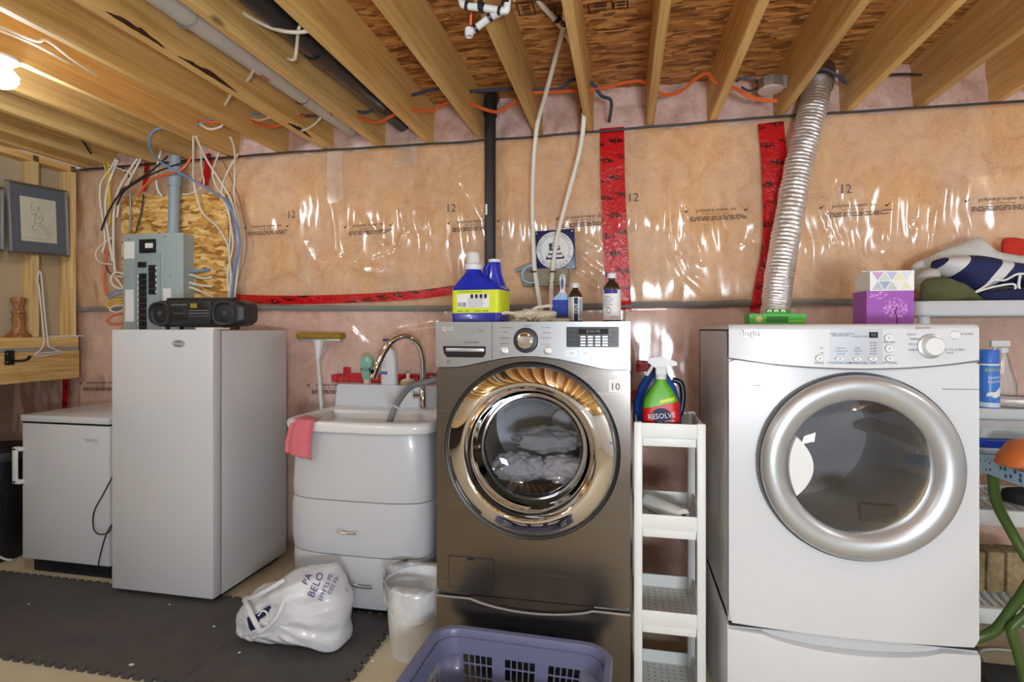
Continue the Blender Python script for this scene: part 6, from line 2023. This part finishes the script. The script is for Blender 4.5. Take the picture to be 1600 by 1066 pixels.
cb('thin white cable curling over the bundle below the joists', [(170, 258, 2.77), (190, 265, 2.76), (205, 272, 2.77), (196, 290, 2.78)], M_CWHITE, 0.004)
cb('orange cable sweeping past the conduit toward the joists', [(217, 308, 2.82), (222, 296, 2.80), (238, 280, 2.79), (262, 272, 2.77), (285, 264, 2.78), (300, 245, 2.80)], M_ORANGE, 0.0075)
cb('orange cable bowing out beside the panel', [(172, 380), (166, 400), (162, 430), (164, 455), (168, 462)], M_ORANGE, 0.006)
cb('thick white cable looping out and back to the panel corner', [(178, 370), (165, 378), (152, 390), (150, 402), (158, 411), (174, 413)], M_CWHITE, 0.005)
cb('coiled white cable ring beside the panel', [(193, 428, 2.80), (180, 426, 2.79), (173, 436, 2.78), (178, 447, 2.79), (192, 452, 2.80), (184, 438, 2.80), (177, 430, 2.81), (193, 434, 2.81)], M_CWHITE, 0.006)
cb('blue cable bent into the side of the panel', [(193, 452, 2.80), (180, 455, 2.79), (170, 462, 2.78), (172, 466, 2.79), (182, 461, 2.80), (194, 458, 2.81)], M_CBLUE, 0.006)
cb('yellow cable looping into the side of the panel', [(194, 468, 2.80), (178, 469, 2.79), (167, 474, 2.78), (170, 481, 2.79), (184, 474, 2.80), (194, 472, 2.81)], M_CYEL, 0.006)
cb('white cable looping in below the yellow one', [(194, 477, 2.80), (180, 478, 2.79), (171, 484, 2.79), (182, 488, 2.80), (194, 484, 2.81)], M_CWHITE, 0.005)
cb('orange cable ring low beside the panel', [(194, 491, 2.80), (178, 493, 2.79), (168, 500, 2.78), (174, 507, 2.79), (194, 506, 2.80)], M_ORANGE, 0.006)
cb('blue cable stub leaving the panel side over the board', [(276, 427, 2.80), (290, 424, 2.82), (310, 424, 2.84), (328, 421, 2.85)], M_CBLUE, 0.008)
cb('uppermost white cable stub leaving the panel side', [(285, 430, 2.82), (300, 430, 2.83), (315, 435, 2.84), (332, 433, 2.85)], M_CWHITE, 0.007)
cb('middle white cable stub leaving the panel side', [(285, 438, 2.82), (300, 443, 2.83), (315, 446, 2.84), (332, 448, 2.85)], M_CWHITE, 0.007)
cb('lowest white cable stub leaving the panel side', [(284, 448, 2.82), (300, 450, 2.83), (315, 456, 2.84), (334, 465, 2.85)], M_CWHITE, 0.007)

# ---- cables threaded through the joists
YT = 2.62
GT = 'cables threaded through the joists'


def ct(words, pts, mat, r=0.006, Y=YT):
    return cable('threaded_cable', words, 'cable', [at(p[0], p[1], p[2] if len(p) > 2 else Y) for p in pts], r, mat, GT)


ct('long orange cable snaking through the joists along the wall', [(300, 189), (340, 191), (360, 192), (380, 180), (400, 192), (425, 198), (447, 192), (480, 180), (520, 178), (560, 184), (590, 191), (618, 178), (640, 171), (672, 174), (705, 158), (730, 161), (775, 175), (800, 162), (820, 147), (880, 143), (935, 139), (990, 127), (1012, 131), (1033, 146), (1060, 145), (1100, 115), (1118, 128), (1145, 137), (1180, 154), (1214, 158)], M_ORANGE, 0.0085)
ct('dark slate cable running through the joists above the orange one', [(450, 178), (480, 181), (512, 178), (540, 170), (572, 176), (602, 158), (630, 152), (690, 138), (726, 143), (800, 139), (870, 140), (888, 128), (908, 122), (926, 132), (940, 150), (955, 158), (952, 190, 2.80)], M_CNAVY, 0.0085)
ct('light blue cable bridging two joists beside the panel', [(308, 196), (330, 186), (352, 186), (378, 178), (400, 178), (420, 174), (440, 182), (480, 180), (512, 176)], M_CBLUE, 0.007)
ct('white cable hanging in loops between the dark joists', [(312, 194), (328, 202), (345, 198), (352, 190), (380, 180), (400, 188), (420, 184), (428, 180)], M_CWHITE, 0.006)
ct('short white cable tail between two joists below the black pipe', [(458, 182), (462, 198), (466, 205), (486, 198), (505, 180), (514, 170)], M_CWHITE, 0.006)
ct('white cable loop hanging beneath the joists near the top edge', [(348, -8, 1.75), (380, 20, 1.75), (420, 42, 1.75), (455, 50, 1.75), (485, 47, 1.76), (506, 32, 1.80)], M_CWHITE, 0.007)
ct('white cable dropping from the loop to the black pipe', [(472, 34, 1.80), (466, 48, 1.80), (463, 80, 1.86), (460, 93, 1.90), (450, 92, 1.94)], M_CWHITE, 0.006)
ct('white cable tail poking from a joist hole beside the white pipe', [(386, 126, 2.1), (392, 118, 2.08), (396, 108, 2.05), (402, 96, 2.05)], M_CWHITE, 0.006)
ct('second white cable tail poking from a joist hole', [(351, 164, 2.3), (356, 156, 2.28), (360, 148, 2.26), (362, 140, 2.26)], M_CWHITE, 0.006)
ct('pair of white cables clipped along the dark joist at the left', [(-10, 38, 1.60), (55, 64, 1.72), (75, 64, 1.76), (120, 98, 1.92), (180, 135, 2.14), (230, 160, 2.36), (300, 188, 2.62)], M_CWHITE, 0.006)
ct('white cable running below the clipped pair', [(-10, 44, 1.60), (50, 68, 1.72), (100, 95, 1.88), (170, 138, 2.12), (225, 164, 2.35), (295, 186, 2.6)], M_CWHITE, 0.0055)
ct('thin grey conduit lying along the lowest dark joist', [(-10, 168, 2.30), (60, 190, 2.45), (120, 212, 2.56), (142, 240, 2.70)], M_CBLACK, 0.006)
ct('dark slate cable curled beside the foil duct', [(1150, 128, 2.8), (1160, 122, 2.8), (1180, 126, 2.8), (1186, 135, 2.8), (1172, 142, 2.8), (1158, 136, 2.8)], M_CNAVY, 0.006)
ct('black cable looping over the foil duct collar', [(1265, 118, 2.78), (1285, 108, 2.78), (1305, 116, 2.78), (1322, 130, 2.8)], M_CNAVY, 0.008)
ct('black cable running along the far joist bays', [(1375, 118, 2.8), (1410, 116, 2.8), (1440, 117, 2.8)], M_CBLACK, 0.006)

# ------------------------------------------------------------------ pipes overhead
pv = root('drain_pipe', 'off-white plastic drain pipe running between the joists', 'pipe', (0, 0, 0))
MB().cyl((-1.56, 0.2, 2.42), (-1.55, 2.90, 2.463), 0.042, None, 28).build('pipe', M_PVC, pv)
MB().tube([(-1.56 + 0.047 * math.cos(a), 1.70, 2.445 + 0.047 * math.sin(a)) for a in [k * PI / 10 for k in range(21)]], 0.006, 6, 1).build('strap', M_SATIN, pv)
MB().tube([(-1.555 + 0.0435 * math.cos(a), 2.42, 2.4555 + 0.0435 * math.sin(a)) for a in [k * PI / 10 for k in range(21)]], 0.0025, 6, 1).build('clamp', M_ABS, pv)
MB().cyl((-1.555, 2.10, 2.45), (-1.555, 2.16, 2.451), 0.0425, None, 28).build('pipe_label', pm('pipe_label', (186, 130, 100), 0.6), pv)
ab = root('waste_pipe', 'thick black plastic waste pipe running between the joists', 'pipe', (0, 0, 0))
MB().cyl((-1.235, 0.4, 2.40), (-1.215, 2.86, 2.452), 0.044, None, 28).build('pipe', M_ABS, ab)
MB().cyl((-1.222, 1.98, 2.434), (-1.221, 2.08, 2.436), 0.051, None, 28).build('coupling', M_ABS, ab)
MB().tube([(-1.19, 0.6, 2.46), (-1.18, 1.6, 2.485), (-1.165, 2.3, 2.50), (-1.155, 2.8, 2.49)], 0.004, 6).build('bonding_wire', M_COPPER, ab)
vp = root('standpipe', 'black plastic pipe running straight down the wall behind the blue jug', 'pipe', (0, 0, 0))
px_ = at(766, 300, 2.83).x
MB().cyl((px_, 2.83, 1.30), (px_, 2.83, 2.47), 0.0305, None, 24).build('pipe', M_ABS, vp)
MB().tube([(px_, 2.83, 2.44), (px_, 2.832, 2.50), (px_, 2.85, 2.54), (px_, 2.90, 2.565)], 0.037, 20).build('elbow', M_ABS, vp)
q = at(762, 325, 2.80)
MB().box(q.x - 0.012, q.x - 0.002, 2.7985, 2.802, q.z - 0.035, q.z + 0.02).build('pipe_label', M_WHITEP, vp, smooth=False)

GP = 'white water pipes'
pxa = root('water_pipe', 'white water pipe dropping to the grey wall block, straighter one', 'pipe', (0, 0, 0), group=GP)
pts = [at(890, -30, 2.05), at(885, 0, 2.10), at(881, 40, 2.22), at(868, 90, 2.45), at(852, 150, 2.62), at(838, 205, 2.74), at(832, 300, 2.79), at(834, 400, 2.79), at(838, 440, 2.78), at(845, 482, 2.72), at(850, 510, 2.68)]
MB().tube(pts, 0.0115, 12).build('pipe', M_PEX, pxa)
pxb = root('water_pipe', 'white water pipe slanting across the round navy sign', 'pipe', (0, 0, 0), group=GP)
pts2 = [at(820, -40, 2.05), at(842, 2, 2.12), at(872, 35, 2.24), at(892, 66, 2.38), at(904, 100, 2.52), at(911, 150, 2.66), at(912, 190, 2.72), at(905, 240, 2.75), at(885, 315, 2.77), at(870, 375, 2.78), at(862, 440, 2.78), at(862, 482, 2.74), at(862, 510, 2.70)]
MB().tube(pts2, 0.0115, 12).build('pipe', M_PEX, pxb)
for rt, ps in ((pxa, ((882, 33, 2.19), (882, 37, 2.21))), (pxb, ((870, 31, 2.22), (874, 36, 2.25)))):
    for p in ps:
        c = at(*p)
        MB().cyl(c + Vector((0.001, -0.006, 0.003)), c + Vector((-0.001, 0.006, -0.003)), 0.0135, None, 14).build('crimp_ring', M_BLACK, rt)
for rt, (px, py) in ((pxa, (834, 425)), (pxb, (864, 425)), (pxb, (862, 442)), (pxa, (837, 445))):
    c = at(px, py, 2.785)
    MB().cyl(c + Vector((0, 0, -0.004)), c + Vector((0, 0, 0.004)), 0.016, None, 14).build('pipe_clip', M_BLACK, rt)
c = at(911, 172, 2.69)
MB().cyl(c + Vector((0, 0, -0.007)), c + Vector((0, 0, 0.007)), 0.015, None, 14).build('crimp_ring', M_BLACK, pxb)

mf_ = root('pipe_manifold', 'white branched water fitting with black crimp rings under the joists', 'pipe fitting', (0, 0, 0))
YM = 1.70
P = lambda px, py, Y=YM: at(px, py, Y)
MB().tube([P(722, -4), P(722, 4), P(728, 9), P(760, 13), P(788, 17), P(792, 12), P(793, -8)], 0.0115, 12, 3).build('tee', M_WHITE2, mf_)
MB().tube([P(733, 51, 1.74), P(740, 47, 1.735), P(765, 28, 1.72), P(782, 19, 1.705)], 0.0115, 12, 3).build('branch', M_WHITE2, mf_)
MB().lathe([(0.013, -0.014), (0.0145, 0.0), (0.013, 0.014)], P(733, 51, 1.74), n=16).build('elbow', M_WHITE2, mf_)
MB().tube([P(737, 18, 1.73), P(736, 40, 1.742)], 0.008, 10, 1).build('copper_stub', M_COPPER, mf_)
MB().tube([P(800, -2), P(812, -16)], 0.0115, 12, 1).build('branch', M_PEX, mf_)
for (px, py, dx, dy_) in ((728, 9, 4, 1), (752, 12, 5, 1), (779, 16, 4, 1), (763, 29, 4, -3), (741, 46, 4, -3), (790, 6, 0.4, -4)):
    a, b = P(px, py, YM - 0.001), P(px + dx, py + dy_, YM - 0.001)
    MB().cyl(a, b, 0.0145, None, 16).build('crimp_ring', M_BLACK, mf_)
MB().box(P(748, 18).x, P(756, 6).x, YM - 0.02, YM + 0.01, P(752, 19).z, P(752, 4).z, 0.003).build('pipe_clip', M_BLACK, mf_)

jb = root('junction_box', 'round metal ceiling box with pale cover beside the foil duct', 'junction box', (at(1204, 134, 2.72).x, 2.72, at(1204, 140, 2.72).z))
MB().lathe([(0, 0.0), (0.052, 0.0), (0.054, 0.004), (0.054, 0.05), (0, 0.05)], n=8).build('box', pm('galvanised', (170, 166, 158), 0.4, 0.7), jb)
MB().lathe([(0.056, 0.0), (0.054, -0.006), (0.02, -0.010), (0, -0.010)], n=28).build('cover', pm('cover_pale', (214, 200, 192), 0.5), jb)
MB().box(0.03, 0.075, -0.004, 0.004, 0.0, 0.06).build('bracket', M_SATIN, jb)

# ------------------------------------------------------------------ wall block, sign and hook
q0, q1 = at(817, 421, 2.84), at(888, 447, 2.84)
wb_ = MB().box(q0.x, q1.x, 2.82, 2.872, q1.z, q0.z, 0.004)
tag(wb_.build('wall_block', pm('weathered_block', (156, 148, 124), 0.8, var=0.15, scale=30), None), 'weathered grey wooden block behind the water pipes', 'block')
sg = root('round_sign', 'navy square plate with round white emblem behind the water pipes', 'sign', at(867, 391, 2.835))
sg.rotation_euler = (0, -0.04, 0)
hs = 0.106
MB().box(-hs, hs, 0.0, 0.006, -hs, hs, 0.002).build('plate', pm('sign_navy', (26, 36, 88), 0.35), sg)
MB().lathe([(0, -0.0016), (0.097, -0.0016), (0.097, 0.002)], (0, 0, 0), 'Y', 64).build('disc', M_WHITEP, sg)
MB().lathe([(0.0745, -0.0022), (0.0765, -0.0022)], (0, 0, 0), 'Y', 64).build('inner_ring', M_INKG, sg)
M_SINK = pm('sign_ink', (38, 44, 78), 0.5)


def arc_marks(n, rad, a0, a1, seed):
    """ring of lettering too small to read: short upright strokes"""
    mb = MB(); rnd = random.Random(seed)
    for i in range(n):
        if rnd.random() < 0.12:
            continue
        a = a0 + (a1 - a0) * i / (n - 1)
        c = Vector((rad * math.cos(a), -0.0026, rad * math.sin(a)))
        rv = Vector((math.cos(a), 0, math.sin(a))); tv = Vector((-math.sin(a), 0, math.cos(a)))
        for (t0, t1, r0_, r1_) in ((-0.0032, -0.0018, -0.005, 0.005), (rnd.choice((-0.0005, 0.0014)), 0.0026, -0.005, rnd.choice((-0.002, 0.005))), (-0.0025, 0.0022, 0.0032, 0.0048)):
            mb.add([c + tv * t0 + rv * r0_, c + tv * t1 + rv * r0_, c + tv * t1 + rv * r1_, c + tv * t0 + rv * r1_], [(0, 1, 2, 3)])
    o = mb.build('ring_lettering', M_SINK, sg, smooth=False)
    o['kind'] = 'stuff'


arc_marks(26, 0.087, PI - 0.05, 0.05, 3)
arc_marks(20, 0.087, PI + 0.45, 2 * PI - 0.45, 5)
bell = [(-0.046, -0.048), (0.046, -0.048), (0.050, -0.040), (0.034, -0.018), (0.028, 0.0), (0.026, 0.022), (-0.02, 0.022), (-0.028, 0.028), (-0.030, 0.0), (-0.034, -0.018), (-0.050, -0.040)]
em = MB().prism(bell, -0.0030, -0.0014).build('emblem', M_SINK, sg)
MB().lathe([(0, -0.0032), (0.010, -0.0030)], (-0.021, 0, 0.028), 'Y', 18).build('emblem_wheel', M_SINK, sg)
for (a, b, c, d_) in ((-0.03, 0.03, -0.016, -0.002), (-0.038, 0.040, -0.038, -0.025), (-0.016, 0.022, 0.008, 0.018)):
    MB().box(a, b, -0.0036, -0.003, c, d_).build('emblem_band', M_WHITEP, em, smooth=False)
for (x, z) in ((-0.012, 0.036), (0.004, 0.042), (-0.002, 0.050), (0.01, 0.034)):
    MB().box(x, x + 0.008, -0.003, -0.0014, z, z + 0.005).build('emblem_mark', M_INKG, em, smooth=False)
for sx in (-1, 1):
    for sz in (-1, 1):
        MB().lathe([(0.005, 0.0), (0.004, -0.003), (0, -0.003)], (sx * 0.094, 0, sz * 0.094), 'Y', 12).build('screw', M_SATIN, sg)
hk = root('hose_bracket', 'grey plastic C-shaped hose bracket beside the wall block', 'bracket', (0, 0, 0))
MB().tube([at(838, 414, 2.80), at(826, 416, 2.79), at(817, 424, 2.785), at(817, 435, 2.785), at(826, 442, 2.785), at(840, 440, 2.78)], lambda t: 0.012 - 0.003 * t, 10).build('arm', M_COND, hk)
MB().tube([at(806, 424, 2.83), at(816, 420, 2.81), at(822, 418, 2.80)], 0.011, 10).build('stem', M_COND, hk)

# ------------------------------------------------------------------ on and below the framed wall
def picture(words, y0, y1, z0, z1, lean, sketch=True):
    r0 = root('framed_picture', words, 'picture', (XL + 0.014, (y0 + y1) / 2, (z0 + z1) / 2), group='framed sketches on the studs')
    r0.rotation_euler = (lean, 0.03, 0)
    hy, hz = (y1 - y0) / 2, (z1 - z0) / 2
    t = 0.011
    for (a, b, c, d) in ((-hy, hy, hz - t, hz), (-hy, hy, -hz, -hz + t)):
        MB().box(-0.006, 0.018, a, b, c, d, 0.002).build('frame_rail', pm('frame_bronze', (126, 112, 92), 0.35, 0.7), r0)
    for (a, b) in ((-hy, -hy + t), (hy - t, hy)):
        MB().box(-0.006, 0.018, a, b, -hz, hz, 0.002).build('frame_rail', M_SATIN, r0)
    MB().box(-0.004, 0.006, -hy + t, hy - t, -hz + t, hz - t).build('mount', pm('mount_grey', (96, 102, 110), 0.6, var=0.08), r0, smooth=False)
    py, pz = hy * 0.60, hz * 0.63
    pp = MB().box(0.006, 0.0072, -py, py, -pz, pz).build('paper', pm('sketch_paper', (206, 202, 180), 0.8, var=0.05), r0, smooth=False)
    if sketch:
        # loose pencil strokes of a striding figure
        S = [[(-0.35, 0.75), (-0.42, 0.5), (-0.25, 0.42), (-0.05, 0.45), (0.1, 0.35)], [(0.0, 0.5), (0.05, 0.58), (0.0, 0.62), (-0.06, 0.55), (0.0, 0.5)], [(-0.45, 0.35), (-0.3, 0.22), (-0.12, 0.28)], [(-0.15, 0.35), (-0.22, 0.05), (-0.18, -0.12), (0.12, -0.08), (0.2, 0.15), (0.14, 0.36)], [(-0.18, -0.12), (-0.38, -0.35), (-0.28, -0.5), (-0.15, -0.4)], [(0.0, -0.1), (0.3, -0.3), (0.6, -0.55), (0.72, -0.68)], [(-0.05, -0.22), (0.25, -0.42), (0.5, -0.66), (0.45, -0.78)], [(-0.1, 0.2), (0.0, 0.05), (0.08, 0.2)], [(-0.75, -0.82), (0.0, -0.88), (0.6, -0.86)]]
        for k, s in enumerate(S):
            MB().tube([(0.0074, -a * py * -1, b * pz) for a, b in s], 0.0012, 4).build('pencil_stroke', pm('pencil', (110, 106, 96), 0.8), pp)
    return r0


pa, pb = atx(14, 340, XL + 0.03), atx(107, 355, XL + 0.03)
picture('grey-mounted figure sketch in a thin metal frame hung on the stud', pa.y, pb.y, 1.752, 2.165, 0.06)
pb2 = atx(6, 350, XL + 0.03)
picture('pale frame of a second picture cut off at the picture edge', pb2.y - 0.36, pb2.y, 1.74, 2.10, 0.02, False)

q = atx(30, 531, XL - 0.04)
cs = root('candlestick', 'turned brown wooden candlestick standing on the sill plate', 'candlestick', (XL - 0.045, q.y, 1.255))
MB().lathe([(0, 0), (0.062, 0), (0.064, 0.006), (0.052, 0.018), (0.040, 0.026), (0.036, 0.040), (0.030, 0.06), (0.026, 0.085), (0.032, 0.10), (0.036, 0.112), (0.024, 0.122), (0.024, 0.135), (0.034, 0.145), (0.034, 0.155), (0.022, 0.165), (0.020, 0.185), (0.030, 0.205), (0.036, 0.215), (0.036, 0.232), (0.016, 0.234), (0.014, 0.22), (0, 0.22)], n=32).build('turning', M_WALNUT, cs)
q = atx(100, 527, XL - 0.03)
tag(MB().box(XL - 0.085, XL + 0.004, q.y - 0.10, q.y + 0.10, 1.255, 1.262).build('paper_sheets', M_WHITEP, None, smooth=False), 'white papers lying flat on the sill plate', 'paper')
hr = root('wire_hanger', 'white wire hanger hooked over a nail on the partition', 'hanger', (0, 0, 0))
G = lambda px, py, o=0.03: atx(px, py, XL + o)
MB().tube([G(58, 440), G(60, 427), G(64, 428), G(68, 470), G(75, 535), G(80, 543), G(97, 551), G(80, 554), G(54, 556), G(68, 539), G(66, 500), G(61, 450), G(58, 440)], 0.004, 6).build('wire', M_WHITE2, hr)
MB().tube([G(55, 553), G(75, 551), G(95, 549)], 0.0035, 6, 1).build('lower_bar', M_WHITE2, hr)
hk2 = root('coat_hook', 'black metal coat hook screwed to the timber beam', 'hook', (0, 0, 0))
a, b = atx(7, 548, XL + 0.02), atx(22, 570, XL + 0.02)
MB().box(XL + 0.018, XL + 0.026, a.y, b.y, b.z, a.z, 0.003).build('back_plate', M_BLACK, hk2)
MB().tube([atx(20, 564, XL + 0.03), atx(32, 564, XL + 0.09), atx(42, 562, XL + 0.13), atx(47, 557, XL + 0.15)], lambda t: 0.006 + 0.003 * t, 8).build('arm', M_BLACK, hk2)
for py in (553, 566):
    c = atx(11, py, XL + 0.027)
    MB().lathe([(0.004, 0), (0.003, 0.002), (0, 0.002)], c, 'X', 10).build('screw', M_SATIN, hk2)

# black bag in the corner beneath the beam
bgk = root('golf_bag', 'black carry bag standing in the dark corner beside the mini fridge', 'bag', (-3.52, 2.45, 0))
MB().lathe([(0, 0.0), (0.13, 0.0), (0.145, 0.02), (0.14, 0.3), (0.135, 0.55), (0.145, 0.60), (0.148, 0.63), (0.13, 0.64), (0.0, 0.62)], n=32).build('body', pm('bag_black', (24, 24, 26), 0.45, var=0.15), bgk)
MB().lathe([(0.149, 0.56), (0.153, 0.57), (0.153, 0.60), (0.149, 0.61)], n=32).build('top_band', pm('band_grey', (60, 60, 62), 0.4), bgk)
MB().pillow([(0.02, 0.05), (0.12, 0.05), (0.13, 0.2), (0.11, 0.30), (0.02, 0.30)], 0.06, -0.12, 5, 0.004, 10, 2).build('pocket', pm('bag_black2', (34, 34, 36), 0.4), bgk)
MB().tube([(0.10, -0.12, 0.56), (0.155, -0.10, 0.45), (0.16, -0.09, 0.3), (0.14, -0.09, 0.2)], 0.010, 6).build('strap', M_ABS, bgk)
MB().tube([(0.13, -0.09, 0.06), (0.17, -0.07, 0.03), (0.19, -0.05, 0.02)], 0.006, 6).build('buckle_tail', M_GREYP, bgk)
